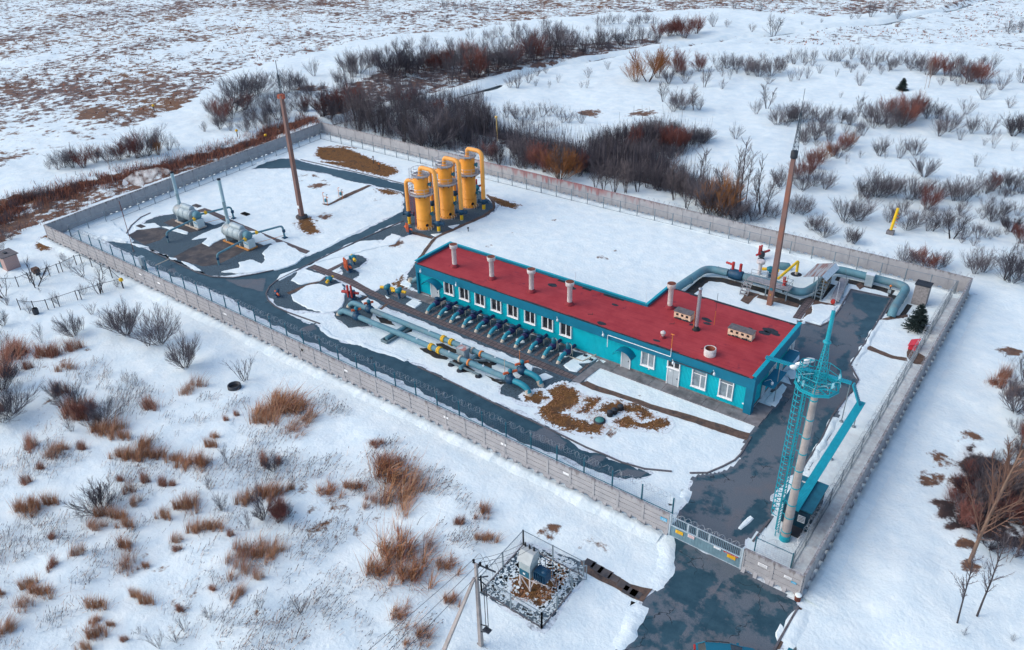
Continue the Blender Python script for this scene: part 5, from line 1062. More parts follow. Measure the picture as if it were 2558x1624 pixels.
# cable bridge
s = root('cable_bridge', 'turquoise covered cable tray on slim posts from the roof to the blue container', 'cable tray', (54.5,3.2,0)); M_tray = mat('tray_turquoise', (.01,.30,.39), .45, .1, 1.5)
def tray(a, c_, w_=.55, up=(0,0,1), name='tray'):
    b = MB(); a, c_ = Vector(a), Vector(c_); b.bar(a, c_, w_, .12, 0, up); L = (c_-a).length; k = int(L/.18); d = (c_-a)/k; n_ = Vector(up)
    for i in range(k): b.bar(a+d*i+n_*.075, a+d*(i+.45)+n_*.075, w_+.04, .04, 0, up)
    return b.build(name, M_tray, s)
e = g('I',770,300,4.75)
tray((45.4,3.5,4.98), (e.x,e.y,4.78), .5); tray((e.x+.2,e.y-.05,4.8), (55.05,e.y-.2,2.75), .62, (1,0,0), 'drop'); tray((55.05,e.y+.5,2.72), (55.0,-13.6,2.55), .74)
for x, y, zt in ((47.0,3.42,4.85), (53.73,e.y+.05,4.7), (54.98,e.y-.1,2.6), (54.8,-2.24,2.55)): b = MB(); b.tube([(x,y,0),(x,y,zt)], .05, 8); b.lathe([(.22,0),(.2,.08),(.06,.1)], (x,y,0), 8); b.build('post', M_gpost, s)
# blue container
s = root('equipment_container', 'dark blue green equipment container under the cable tray by the mast', 'container', (55.1,-11,0)); M_cont = mat('container_blue', (.004,.035,.06), .5, .25, 1.5); M_croof = mat('container_roof', (.01,.12,.17), .5, .2, 1.2)
MB().box(53.95,-12.95,.15,56.2,-9.0,2.3).build('body', M_cont, s); b = MB(); b.box(53.8,-13.05,2.3,56.35,-8.85,2.42); b.build('roof', M_croof, s)
b = MB(); b.box(54.35,-13.0,.35,55.15,-12.94,2.1).box(55.2,-13.0,.35,56.0,-12.94,2.1); b.build('door', M_cont, s)
b = MB(); b.box(55.3,-13.04,1.0,55.9,-13.0,1.7); o = b.build('vent', M_lamp, s); b = MB()
for k in range(4): b.bar((55.34,-13.06,1.12+.15*k),(55.86,-13.06,1.2+.15*k),.03)
b.build('louvre', M_dark, o); MB().box(54.4,-13.9,.0,55.9,-13.0,.35).build('step', M_dark, s)
MB().bar((54.3,-9.7,2.44),(54.6,-9.7,2.46),.1).build('lifting_eye', M_chim, s)
# ---------------------------------------------------------------- right back corner: big pipe loop, platform, shelter
s = root('pipe_loop', 'thick grey teal insulated pipe looping round the right back corner', 'pipeline', (42,30,0)); z = .85; r = .52
loop = [V(27.6,16.5,z), V(28.5,26.5,z), V(31.4,26.8,z)]
MB().tube(bend(loop, 1.6, 7), r, 20).build('pipe', M_pipe, s)
MB().tube(bend([V(33.6,26.95,z), V(38.0,27.2,z), V(41.6,26.6,z), V(42.45,30.5,z), V(42.5,36.0,z), V(47,36.1,z), V(51.9,36.15,z), V(52.0,29.2,z), V(52.0,28.6,.0)], 1.5, 7), r, 20).build('pipe', M_pipe, s)
dk = MB()  # thawed strip beside the loop, with the pipe's shadow painted in dark
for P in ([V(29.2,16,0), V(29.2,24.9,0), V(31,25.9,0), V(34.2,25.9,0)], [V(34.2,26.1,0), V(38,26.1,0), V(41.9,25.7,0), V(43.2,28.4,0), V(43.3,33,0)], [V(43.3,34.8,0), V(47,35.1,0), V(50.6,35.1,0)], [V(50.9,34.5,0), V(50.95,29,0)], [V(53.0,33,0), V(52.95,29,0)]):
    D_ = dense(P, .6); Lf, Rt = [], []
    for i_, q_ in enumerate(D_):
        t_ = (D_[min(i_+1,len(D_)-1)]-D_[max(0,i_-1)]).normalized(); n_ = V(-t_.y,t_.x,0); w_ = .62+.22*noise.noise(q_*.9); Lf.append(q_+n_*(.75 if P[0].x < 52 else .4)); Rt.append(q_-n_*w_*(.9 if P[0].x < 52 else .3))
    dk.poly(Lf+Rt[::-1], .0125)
dk.build('thawed_soil_shade', M_dsoil_shade, kind='structure')
b = MB(); b.lathe([(.54,-1.0),(.66,-.85),(.72,-.3),(.72,.3),(.66,.85),(.54,1.0)], (32.55,26.9,z), 20, 0, True, 'x'); o = b.build('line_valve', M_bvalve, s)
for k in (-.55, .5): MB().tube([(32.55+k,26.9,1.4),(32.55+k,26.9,2.55)], .2, 10).build('accumulator', M_redv, o)
MB().tube([(30.9,27.2,2.1),(32.0,27.0,2.1)], .16, 10).build('actuator', M_redv, o)
for p in (V(52,31.5,z), V(51.95,33.5,z), V(46,36.1,z), V(30,26.7,z), V(28.2,22,z)): d = V(0,1,0) if p.y < 35 and p.x > 50 or p.x < 29 else V(1,0,0); MB().tube([p-d*.03, p+d*.03], r+.025, 20).build('joint_band', M_pipe, s)
s = root('service_platform', 'grey steel walkway with railing and steps over the pipe loop', 'platform', (37.4,25.9,0))
b = MB(); b.box(34.7,25.0,1.5,40.3,26.4,1.6); b.build('deck', M_grate, s)
for x in (34.9,37.4,40.1): MB().box(x-.07,25.02,0,x+.07,25.16,1.5).build('leg', M_gpost, s)
b = MB()
for y in (25.03, 26.37):
    for x in np.linspace(34.75,40.25,6): b.tube([(x,y,1.6),(x,y,2.55)], .028, 5)
    for zz in (2.05,2.55): b.tube([(34.75,y,zz),(40.25,y,zz)], .028, 5)
for zz in (2.05,2.55): b.tube([(40.25,25.03,zz),(40.25,26.37,zz)], .028, 5)
b.build('railing', M_gpost, s)
b = MB()
for k in range(5): b.box(34.6-.02,24.95-.28*k-.28,1.35-.3*k-.05,35.6,24.95-.28*k,1.35-.3*k)
for x in (34.6,35.6): b.bar((x,25.0,1.5),(x,23.5,0),.06,.14); b.tube([(x,25.0,2.5),(x,23.6,1.0),(x,23.5,0)], .025, 5)
b.build('steps', M_grate, s)
actuated(V(39.3,26.1,1.6), 'small dark red valve standing on the steel walkway', 2, 40, .5, (M_redv, M_redv, M_dark), .55, neck=.5)
s = root('yellow_pipe', 'bright yellow bent pipe rising from the walkway to the snow', 'pipe', (38.3,31,0)); M_yp = mat('pipe_yellow', (.80,.50,.015), .45, .08)
MB().tube(bend([V(37.7,28.3,1.15), V(38.52,33.1,2.0), V(38.55,33.15,.35)], .25, 4), .19, 12).build('pipe', M_yp, s); MB().tube([(38.55,33.15,-.1),(38.55,33.15,.45)], .2, 12).build('sleeve', M_sleeve, s)
MB().lathe([(.75,0),(.7,.03),(.05,.035)], (38.55,33.15,0), 12).build('soil_ring', M_tar, s)
motor_valve(g('U',240,760), 'teal motor valve half hidden behind the brown mast', 20, True, True, 1.1).children
p = g('U',410,640); s = root('vessel_cap', 'grey domed vessel end lying in snow behind the brown mast', 'vessel', p); b = MB(); b.tube([p+V(-.7,-.2,.35), p+V(.1,0,.45), p+V(.9,.25,.5), p+V(1.1,.3,.5)], [.5,.55,.5,.2], 14); b.build('shell', M_pipe, s)
p = g('U',95,712); s = root('concrete_stub', 'short concrete column with a wide cap behind the walkway', 'column', p); MB().lathe([(.3,0),(.26,.4),(.26,1.5)], p, 10).build('shaft', M_chim, s); MB().lathe([(.3,1.5),(.6,1.65),(.6,2.0),(.4,2.05)], p, 10).build('cap', M_chim, s)
s = root('shelter', 'small open shelter with sloping rusty sheet roof above steel stairs', 'shelter', (42.8,29,0))
b = MB(); b.add([(41.2,27.0,3.05),(43.3,27.5,3.5),(43.5,32.2,3.5),(41.4,31.6,3.05),(41.2,27.0,3.0),(43.3,27.5,3.45),(43.5,32.2,3.45),(41.4,31.6,3.0)], [(0,1,2,3),(7,6,5,4),(0,4,5,1),(1,5,6,2),(2,6,7,3),(3,7,4,0)])
def sheetroof():
    mt, nt, b_ = ntree('rusty_sheet'); pos = nd(nt, 'NewGeometry').outputs['Position']; st = nd(nt, 'VectorMath', operation='MULTIPLY'); nt.links.new(pos, st.inputs[0]); st.inputs[1].default_value = (1.6,.15,.1)
    c = mixc(nt, mapr(nt, fbm(nt, st.outputs[0], 2.2, 4), .44, .56), (.34,.36,.37), (.24,.13,.11)); nt.links.new(c, b_.inputs['Base Color']); b_.inputs['Roughness'].default_value = .6; return mt
b.build('roof', sheetroof(), s)
b = MB(); b.add([(43.3,27.5,3.5),(43.9,27.7,2.85),(44.1,32.3,2.85),(43.5,32.2,3.5)], [(0,1,2,3),(3,2,1,0)]); b.build('side_sheet', M_zinc, s)
for x, y, zt in ((42.9,27.7,3.4),(43.6,27.8,3.2),(41.5,31.3,3.05),(43.4,31.9,3.4)): MB().box(x-.06,y-.06,0,x+.06,y+.06,zt).build('post', M_gpost, s)
b = MB()
for k in range(6): b.box(42.6,27.9+.45*k,.28+.26*k,43.7,28.3+.45*k,.33+.26*k)
for x in (42.6,43.7): b.bar((x,27.6,.1),(x,30.6,1.9),.06,.16); b.tube([(x,27.6,1.1),(x,30.6,2.9)], .03, 5); b.tube([(x,27.6,.1),(x,27.6,1.1)], .03, 5); b.tube([(x,29.1,1.0),(x,29.1,2.0)], .03, 5)
b.build('stairs', M_gpost, s)
MB().box(42.7,30.2,.2,43.5,31.6,1.7).build('machinery', mat('machine_ochre', (.30,.17,.06), .7, .5, 2, stain=(.03,.03,.03), st=.5), s)
s = root('metal_trough', 'long pale grey ribbed metal trough beside the wet asphalt end', 'trough', (45,31,0))
b = MB()
for k in range(11): y = 27.9+.6*k; xo = 44.75-.075*k; b.box(xo,y,.42,xo+1.05,y+.56,.58)
b.build('ribbed_cover', M_grate, s)
for y, xo in ((28.4,44.8),(31,44.5),(33.8,44.15)): MB().box(xo,y,0,xo+1.0,y+.12,.42).build('leg', M_gpost, s)
MB().tube([(45.2,27.6,.35),(45.2,27.9,.35)], .3, 12).build('red_end', M_redv, s); MB().tube([(45.0,33.6,.6),(44.6,33.4,2.4)], .035, 5).tube([(45.7,30,0),(45.75,30,3.1)], .035, 5).build('rod', M_gpost, s)
s = root('control_cabinet', 'light grey square cabinet beside the thick pipe near the back wall', 'cabinet', (47.4,35.1,0)); MB().box(46.95,34.75,.12,47.9,35.55,1.75).build('body', M_tank, s); MB().box(46.9,34.7,1.75,47.95,35.6,1.82).build('top', M_lamp, s); MB().box(47.0,34.8,0,47.85,35.5,.12).build('plinth', M_slab, s)
s = root('marker_post', 'short dark post with grey plate and orange cap inside the pipe loop', 'marker', (50.3,33.8,0)); MB().tube([(50.3,33.8,0),(50.3,33.8,1.45)], .06, 7).build('post', M_dark, s); MB().box(50.1,33.68,.5,50.5,33.76,.95).build('plate', M_tank, s); MB().lathe([(.05,1.35),(.16,1.4),(.14,1.55),(.03,1.62)], (50.3,33.8,0), 8).build('cap', M_orange, s)
s = root('plank_hut', 'narrow grey plank hut with dark roof by the right fence', 'hut', (53.9,34,0)); M_plank = mat('weathered_plank', (.27,.25,.245), .9, .3, 5); b = MB()
for i in range(11): b.box(53.1+.15*i,33.3,.05,53.1+.15*i+.138,33.34,2.75-.02*(i % 2))
for i in range(9): b.box(54.71,33.345+.15*i,.05,54.75,33.345+.15*i+.138,2.75)
b.build('plank_wall', M_plank, s); MB().box(53.14,33.345,.0,54.70,34.65,2.7).build('frame', M_plank, s); MB().box(53.0,33.2,2.76,54.86,34.75,2.86).build('roof', M_tar, s)
def spruce(c, h, r, label, seed=1):
    s = root('spruce_tree', label, 'spruce', c); rr = random.Random(seed); c = Vector(c)
    MB().tube([c, c+V(0,0,h)], [.09,.02], 6).build('trunk', M_bark, s); b = MB()
    for k in range(330):
        t = rr.random()**1.1; zz = h*(.04+.92*t); L = r*(1-t)**.85*rr.uniform(.75,1.1)+.08; a = rr.uniform(0,6.283); d = V(math.cos(a),math.sin(a),-.18+.25*rr.random())
        for j in range(int(6+L*9)):
            u = rr.uniform(.12,1); p = c+V(0,0,zz)+d*L*u; e = (d+V(rr.uniform(-.9,.9),rr.uniform(-.9,.9),rr.uniform(-.1,.4))).normalized()*rr.uniform(.18,.34); n = V(-e.y,e.x,0).normalized()*.06
            b.add([p-n, p+n, p+e], [(0,1,2)]); b.add([p-V(0,0,.04), p+V(0,0,.04), p+e*.9], [(0,1,2)])
    b.build('crown', M_needle, s); return s
M_bark = mat('bark_brown', (.09,.065,.055), .9, .3, 3); M_needle = mat('needles', (.028,.050,.048), .8, .5, 2.5)
spruce((55.2,27.3,0), 3.5, 1.55, 'small dense dark spruce by the wire fence')
p = g('T3',1590,607); spruce(p, max(3, hgt(p,'T3',1592,528)), 1.5, 'small lone spruce on the snow far beyond the back wall', 3)
s = root('fire_shield', 'red slanted fire equipment box by the trodden fence strip', 'fire box', (56.1,22.6,0)); b = MB(); b.add([(55.6,21.9,.1),(56.4,21.9,.1),(56.4,23.3,.1),(55.6,23.3,.1),(55.6,21.9,.6),(56.4,21.9,1.0),(56.4,23.3,1.0),(55.6,23.3,.6)], [(3,2,1,0),(4,5,6,7),(0,1,5,4),(1,2,6,5),(2,3,7,6),(3,0,4,7)]); b.build('box', mat('fire_red', (.55,.03,.05), .5, .15), s)
MB().add([(55.5,21.8,.6),(56.5,21.8,1.08),(56.5,23.4,1.08),(55.5,23.4,.6),(55.5,21.8,.55),(56.5,21.8,1.03),(56.5,23.4,1.03),(55.5,23.4,.55)], [(0,1,2,3),(7,6,5,4),(0,4,5,1),(1,5,6,2),(2,6,7,3),(3,7,4,0)]).build('lid', mat('fire_red', ()), s)
# yellow posts and markers outside
s = root('vent_post', 'yellow vent post on a grey concrete block beyond the back wall', 'post', g('S',1342,755)); p = onG(g('S',1342,755)); MB().box(p.x-.5,p.y-.45,-.3,p.x+.5,p.y+.45,.75).build('block', M_slab, s); b = MB(); b.tube([p+V(0,0,.7), p+V(.25,.1,4.1)], .21, 10); b.build('pipe', M_yp, s); b = MB()
for k in range(5): b.tube([p+V(.3,0,1.2+.5*k), p+V(.62,.05,1.2+.5*k)], .05, 6)
b.build('bracket', M_orange, s)
s = root('vent_post', 'slim pale yellow vent pole standing among bare trees behind the towers', 'post', g('R',320,350)); p = onG(g('R',320,350)); MB().tube([p, p+V(-.15,0,4.9)], .11, 8).build('pole', mat('pale_yellow', (.70,.48,.16), .6, .1), s); MB().lathe([(.12,4.5),(.3,4.6),(.3,4.9),(.1,5.0)], (p.x-.15,p.y,p.z), 8).build('head', mat('pale_yellow', ()), s)
for (k, x, y, lab) in (('c3',1965,1020,'black marker post with yellow cap at the garden fence end'), ('T1',1032,742,'tiny yellow capped marker post out on the open field'), ('T1',1588,912,'yellow capped marker post by the ditch left of the brown mast'), ('T1',1780,935,'yellow capped marker post beside the left wall and ditch')):
    p = onG(g(k,x,y)); s = root('marker_post', lab, 'marker', p, 'yellow capped marker posts'); MB().tube([p, p+V(0,0,1.3)], .09, 7).build('post', M_dark, s); MB().lathe([(.1,1.1),(.3,1.15),(.26,1.5),(.05,1.62)], p, 6).build('cap', M_ystand, s)
# small plant odds and ends
def standpipes(p, label, n, h):
    s = root('standpipe', label, 'standpipe', p); 
    for i in range(n): q = p+V(.55*i,.25*math.sin(i*2),0); MB().tube(bend([q, q+V(0,0,h*(1-.15*i)), q+V(.25,.1,h*(1-.15*i))], .1, 3), .045, 6).build('pipe', M_orange if i % 2 == 0 else M_gpost, s)
    b = MB(); b.box(p.x+.3,p.y-.1,.45,p.x+.75,p.y+.2,.95); b.build('valve_box', M_tvalve, s); b = MB(); b.tube([p+V(-.1,0,h*.7), p+V(.55*n-.5,0,h*.7)], .03, 5); b.build('crossbar', M_orange, s)
standpipes(g('B',722,375), 'thin orange standpipes at the end of the short path', 3, 2.0); standpipes(g('B',850,318), 'thin standpipes with teal box halfway along the short path', 3, 1.7)
for (k, x, y, zt, mt, lab) in (('T2',358,1095,1.3,M_dark,'dark short post on brown grass near the upper road'), ('T2',395,1128,.9,M_orange,'orange topped low post on brown grass near the upper road'), ('B',1960,612,.5,M_dark,'little black stake alone in the big snow area'), ('E',1468,395,0,0,'')):
    if not lab: continue
    p = g(k,x,y); s = root('stake', lab, 'post', p); MB().tube([p, p+V(0,0,zt)], .07, 7).build('post', M_dark, s); MB().lathe([(.08,zt-.1),(.16,zt),(.12,zt+.2),(.03,zt+.25)], p, 8).build('head', mt, s)
for (k, x, y, lab) in (('A',1845,106,'dark rectangular cover lying in snow above the heaters'), ('B',45,466,'dark rectangular cover in snow beside the right heater pipe'), ('A',1480,45,'small dark cover in snow above the left heater'), ('A',1060,200,'grey cover near the gravel edge left of the heaters')):
    p = g(k,x,y); s = root('cover_plate', lab, 'cover', p, 'covers in the heater yard'); MB().box(p.x-.75,p.y-.4,0,p.x+.75,p.y+.4,.14).build('slab', M_dslab, s); MB().box(p.x-.2,p.y-.05,.14,p.x+.2,p.y+.05,.2).build('handle', M_dark, s)
p = g('A',1088,520); s = root('meter_cabinet', 'pale grey cabinet on legs by the front fence near the heaters', 'cabinet', p); MB().box(p.x-.4,p.y-.3,.7,p.x+.4,p.y+.3,2.0).build('body', M_tank, s)
for dx in (-.33,.33): MB().box(p.x+dx-.05,p.y-.2,0,p.x+dx+.05,p.y+.2,.7).build('leg', M_gpost, s)
a_ = g('A',1165,492,.9); c_ = g('A',1275,443,.9); s = root('barrier_pole', 'pale barrier pole laid across the road start near the heaters', 'barrier', a_); MB().bar(a_, c_, .1).build('boom', M_sleeve, s); MB().tube([V(a_.x,a_.y,0), a_+V(0,0,.1)], .06, 6).build('post', M_gpost, s); MB().tube([V(c_.x,c_.y,0), c_+V(0,0,.1)], .06, 6).build('post', M_gpost, s)
p = g('A',1005,385); s = root('thin_mast', 'thin rusty rod mast standing near the left end of the road', 'mast', p); MB().tube([p, p+V(0,0,max(6, hgt(p,'A',930,0)))], .045, 5).build('rod', M_rusty, s); MB().lathe([(.2,0),(.18,.1),(.05,.12)], p, 8).build('foot', M_slab, s)
p = onG(g('M',1795,525)); s = root('well_ring', 'dark open well ring sunk in snow below the front wall', 'well', p); MB().lathe([(.75,-.2),(.72,.42),(.58,.44),(.55,.1),(.05,.08)], p, 18).build('ring', M_dark, s); MB().lathe([(.54,.12),(.05,.13)], p, 16).build('water', M_black, s)
p = g('H',1103,1125); s = root('bollard', 'low rusty tube with white snow cap at the right wall corner', 'bollard', p); MB().lathe([(.24,0),(.24,.5)], p, 14).build('tube', M_rusty, s); MB().lathe([(.24,.5),(.26,.56),(.18,.6),(.02,.58)], p, 14).build('snow_cap', M_snow, s)
# ---------------------------------------------------------------- transformer station and power pole
pf = [(37.6,-28.0), (43.5,-27.9), (43.65,-33.9), (37.8,-33.85)]
s = root('enclosure_fence', 'square wire mesh fence on grey posts round the transformer', 'fence', (40.6,-31,0)); b = MB(); mb = MB(); cb = MB()
for i in range(4):
    a, c_ = V(*pf[i],0), V(*pf[(i+1) % 4],0); d = c_-a; n = 2; L = d.length; u = d.normalized()
    if i == 1: c2_ = a+d*.3; a = c2_; L = (c_-a).length; d = c_-a
    for k in range(n+1):
        p = a+d*(k/n); MB().box(p.x-.05,p.y-.05,0,p.x+.05,p.y+.05,1.75).build('post', M_gpost, s)
    b.bar(a+V(0,0,1.7), c_+V(0,0,1.7), .05); cb.bar(a+V(0,0,.03), c_+V(0,0,.03), .10, .09)
    zz = .2
    while zz < 1.7: mb.tube([a+V(0,0,zz), c_+V(0,0,zz)], .005, 3, 0, False, False); zz += .125
    t = .125
    while t < L: mb.tube([a+u*t+V(0,0,.15), a+u*t+V(0,0,1.7)], .005, 3, 0, False, False); t += .125
b.build('rail', M_gpost, s); mb.build('wire_mesh', M_wire, s); cb.build('kerb', M_kerb, s)
a, c_ = g('J',1290,715), V(43.9,-28.1,0); gt = MB(); 
for p in (a, c_): gt.bar(p+V(0,0,.1), p+V(0,0,1.7), .06)
gt.bar(a+V(0,0,1.7), c_+V(0,0,1.7), .06); gt.bar(a+V(0,0,.15), c_+V(0,0,.15), .06); o = gt.build('gate_leaf', M_gpost, s); gm = MB(); u = (c_-a)
for k in range(1,14): gm.tube([a+u*k/14+V(0,0,.15), a+u*k/14+V(0,0,1.7)], .006, 3, 0, False, False)
for k in range(1,13): gm.tube([a+V(0,0,.15+.12*k), c_+V(0,0,.15+.12*k)], .006, 3, 0, False, False)
gm.build('gate_mesh', M_wire, o)
s = root('transformer_station', 'pole type transformer cabinet on a steel stand with blue transformer', 'transformer', (40.6,-31.1,0))
b = MB()
for x, y in ((39.95,-31.6),(40.9,-31.6),(40.9,-30.6),(39.95,-30.6)): b.box(x-.06,y-.06,0,x+.06,y+.06,1.3)
for p, q in (((39.95,-31.6,1.25),(40.9,-31.6,.1)),((40.9,-31.6,.1),(40.9,-30.6,1.25)),((39.9,-31.6,1.3),(41.6,-31.6,1.3)),((39.9,-30.6,1.3),(42.4,-30.6,1.3)),((40.9,-31.6,1.3),(42.4,-31.3,1.3))): b.bar(p, q, .07)
b.build('stand', M_chim, s); b = MB(); b.box(39.9,-31.65,1.36,40.95,-30.55,3.0); b.build('cabinet', mat('cabinet_grey', (.36,.42,.43), .6, .15, 2), s)
MB().box(39.95,-31.67,1.4,40.85,-31.65,2.05).build('blue_door', mat('door_blue', (.01,.11,.17), .5, .2), s); MB().box(40.3,-31.69,1.65,40.5,-31.67,1.8).build('label', M_white, s)
b = MB(); x0, x1, y0, y1 = 39.8,41.05,-31.78,-30.45; b.add([(x0,y0,2.95),(x1,y0,2.95),(x1,y1,2.95),(x0,y1,2.95),(x0,y0+.5,3.75),(x1,y0+.5,3.75),(x0,y1-.2,3.75),(x1,y1-.2,3.75)], [(3,2,1,0),(0,1,5,4),(4,5,7,6),(6,7,2,3),(1,2,7,5),(0,4,6,3)]); b.build('roof', mat('roof_grey', (.42,.45,.45), .6, .12, 2), s)
for k in range(3): MB().lathe([(.06,3.75),(.1,3.82),(.06,3.9),(.1,3.97),(.05,4.05),(.02,4.2)], (39.95+.42*k,-30.85,0), 8).build('insulator', M_black, s)
b = MB(); b.box(41.15,-31.4,1.4,42.2,-30.6,2.3)
for k in range(6): b.box(41.2+.17*k,-31.55,1.5,41.25+.17*k,-30.45,2.2)
b.lathe([(.3,2.3),(.28,2.4),(.1,2.45)], (41.9,-31.0,0), 10); b.build('transformer_tank', M_bvalve, s); b = MB(); b.tube([(41.1,-30.5,1.4),(41.1,-30.5,3.1),(42.3,-30.5,3.1),(42.3,-30.5,1.4)], .04, 5).tube([(41.6,-30.5,1.4),(41.6,-30.5,3.1)], .03, 5); b.build('bus_frame', M_bvalve, s)
s = root('power_pole', 'grey concrete power pole with leaning strut, crossarm and wires', 'power pole', (40.95,-37.8,0)); c = V(40.95,-37.8,0)
MB().tube([c, c+V(0,0,8.55)], [.21,.13], 4, 0, True, False).build('pole', M_pole, s); q = g('J',165,1420); q = c+(q-c).normalized()*3.2; MB().tube([V(q.x,q.y,-.2), c+V(-.12,-.12,7.2)], [.2,.13], 4, 0, True, False).build('strut', M_pole, s)
e1, e2 = g('J',325,500,8.1), g('J',555,600,8.0); b = MB(); b.bar(e1, e2, .09); b.bar(e1.lerp(e2,.3), c+V(0,0,8.0), .09); b.build('crossarm', M_dark, s); b = MB(); b.bar(c+V(0,0,7.2), g('J',480,640,7.2), .07).bar(c+V(0,0,7.2), g('J',455,730,6.6), .06); b.build('bracket', M_dark, s)
ins = [e1.lerp(e2,.04), e1.lerp(e2,.33), e1.lerp(e2,.62)]
for p in ins: MB().lathe([(.04,0),(.1,.06),(.06,.16),(.11,.24),(.03,.34)], p, 8).build('insulator', M_black, s)
wr = MB(); far = V(*(g('J',-2600,2600,6.5)))
for i, p in enumerate(ins):
    d = (g('J',0,[860,975,1090][i],7.2)-p); d.z = 0; d.normalize(); pts = [p+V(0,0,.3)+d*(L:=42*t)+V(0,0,-5.2*t*(1-t)) for t in [j/14 for j in range(15)]]; wr.tube(pts, .016, 4, 0, False, False)
kt = [V(39.95+.42*k,-30.85,4.2) for k in range(3)]
for p, q in zip(ins, kt): wr.tube([p.lerp(q,t)+V(0,0,.3*(1-t)-1.2*t*(1-t)) for t in [j/8 for j in range(9)]], .014, 4, 0, False, False)
wr.build('wire', M_dark, s)
b = MB(); o = V(.62,-.1,0)
for k in (0,.22): b.tube([c+o+V(k,.06,2.4), c+o+V(k,.06,7.0)], .03, 5)
b.bar(c+V(0,0,2.4), c+o+V(.2,0,2.9), .06).bar(c+V(0,0,1.6), c+o+V(.1,0,2.2), .06).box(c.x+.45,c.y-.25,2.3,c.x+1.0,c.y+.15,2.42); b.build('drop_gear', M_dark, s)
b = MB()
for k in range(3): b.tube(bend([ins[k]+V(0,0,.3), ins[k]+V(.3,.35,.9), ins[k]+V(.7,.4,.1), ins[k]+V(.9,.2,-.6)], .3, 4), .014, 4, 0, False, False)
b.build('jumper', M_dark, s)
# ---------------------------------------------------------------- car at the lower edge
def car(c, rz):
    s = root('parked_car', 'dark teal car with black roof rails at the bottom of the access road', 'car', (0,0,0)); M_car = mat('car_teal', (.01,.13,.20), .25, .08, 1, spec=.6)
    P = [(-2.15,.35),(-2.2,.75),(-2.05,1.0),(-1.75,1.05),(1.15,1.0),(1.95,.86),(2.2,.68),(2.22,.35)]
    def loft(b, prof, hw, inset):
        n = len(prof); v = []
        for y, k in ((-hw,0),(-hw+inset,1),(hw-inset,1),(hw,0)): pass
        A = [(x,-hw,z) for x, z in prof]; Bp = [(x,hw,z) for x, z in prof]
        b.add(A+Bp, [(i,i+1,n+i+1,n+i) for i in range(n-1)]+[tuple(range(n))[::-1], tuple(range(n,2*n)), (n-1,0,n,2*n-1)])
    b = MB(); loft(b, P, .88, 0); b.build('body', M_car, s)
    b = MB(); v = [(-1.95,-.80,1.03),(1.15,-.80,1.0),(1.15,.80,1.0),(-1.95,.80,1.03),(-1.5,-.62,1.50),(.25,-.62,1.50),(.25,.62,1.50),(-1.5,.62,1.50)]; b.add(v, [(4,5,6,7)]); o = b.build('roof', M_car, s)
    b = MB(); b.add(v, [(0,1,5,4),(1,2,6,5),(2,3,7,6),(3,0,4,7)]); b.build('window', M_glass, s)
    b = MB()
    for y in (-.66,.66): b.tube([(-1.45,y,1.50),(-1.35,y,1.57),(.1,y,1.57),(.2,y,1.50)], .03, 6)
    b.build('roof_rail', M_black, s)
    b = MB()
    for y in (-1,1): b.bar((.25,.62*y,1.5),(1.15,.8*y,1.0),.07).bar((-1.5,.62*y,1.5),(-1.95,.8*y,1.03),.09).bar((-.5,.63*y,1.49),(-.5,.81*y,1.0),.07)
    b.build('pillar', M_car, s)
    for x in (-1.35,1.38):
        for y in (-.88,.88):
            w_ = MB(); w_.lathe([(.2,-.1),(.33,-.1),(.34,0),(.33,.1),(.2,.1)], (x,y,.33), 18, 0, True, 'y'); o = w_.build('wheel', M_black, s); MB().lathe([(.05,-.105),(.19,-.105),(.19,.105),(.05,.105)], (x,y,.33), 12, 0, True, 'y').build('rim', M_zinc, o)
    for y in (-.6,.6): MB().box(2.1,y-.2,.62,2.24,y+.2,.76).build('headlight', M_lamp, s); MB().box(-2.24,y-.2,.75,-2.12,y+.2,.95).build('tail_light', M_redv, s)
    for y in (-1,1): MB().bar((.85,.8*y,1.05),(.85,1.02*y,1.1),.18,.12).build('mirror', M_car, s)
    s.location = c; s.rotation_euler[2] = rz; return s
car((56.0,-28.75,0), R(31))
s = root('metal_bin', 'teal metal lidded bin in snow at the lower right edge', 'bin', (59.8,-26.2,0)); MB().box(59.3,-26.7,0,60.5,-25.6,.95).build('body', M_tvalve, s); MB().box(59.25,-26.75,.95,60.55,-25.55,1.02).build('lid', M_tvalve, s)
# ---------------------------------------------------------------- garden at the left
s = root('brick_hut', 'small pinkish brick hut with grey slab roof at the left edge', 'hut', (-54.6,-28,0))
def brickm():
    mt, nt, b_ = ntree('pink_brick'); ob = nd(nt, 'NewGeometry').outputs['Position']; sx = nd(nt, 'SeparateXYZ'); nt.links.new(ob, sx.inputs[0]); cb_ = nd(nt, 'CombineXYZ'); nt.links.new(math_(nt, 'ADD', sx.outputs[0], sx.outputs[1]), cb_.inputs[0]); nt.links.new(sx.outputs[2], cb_.inputs[1])
    br = nd(nt, 'TexBrick', {'Vector': cb_.outputs[0], 'Color1': (.42,.20,.16,1), 'Color2': (.36,.19,.17,1), 'Mortar': (.40,.36,.35,1), 'Scale': 1.0, 'Mortar Size': .014, 'Brick Width': .26, 'Row Height': .08}); nt.links.new(br.outputs[0], b_.inputs['Base Color']); b_.inputs['Roughness'].default_value = .9; return mt
MB().box(-55.8,-29.0,0,-53.3,-27.1,2.1).build('wall', brickm(), s); MB().box(-56.0,-29.25,2.1,-53.05,-26.9,2.22).build('roof', M_felt, s); MB().box(-55.5,-29.03,.1,-54.7,-28.99,1.9).build('door', M_tvalve, s); MB().box(-54.8,-28.3,2.22,-54.2,-27.9,2.4).build('roof_hatch', M_dark, s)
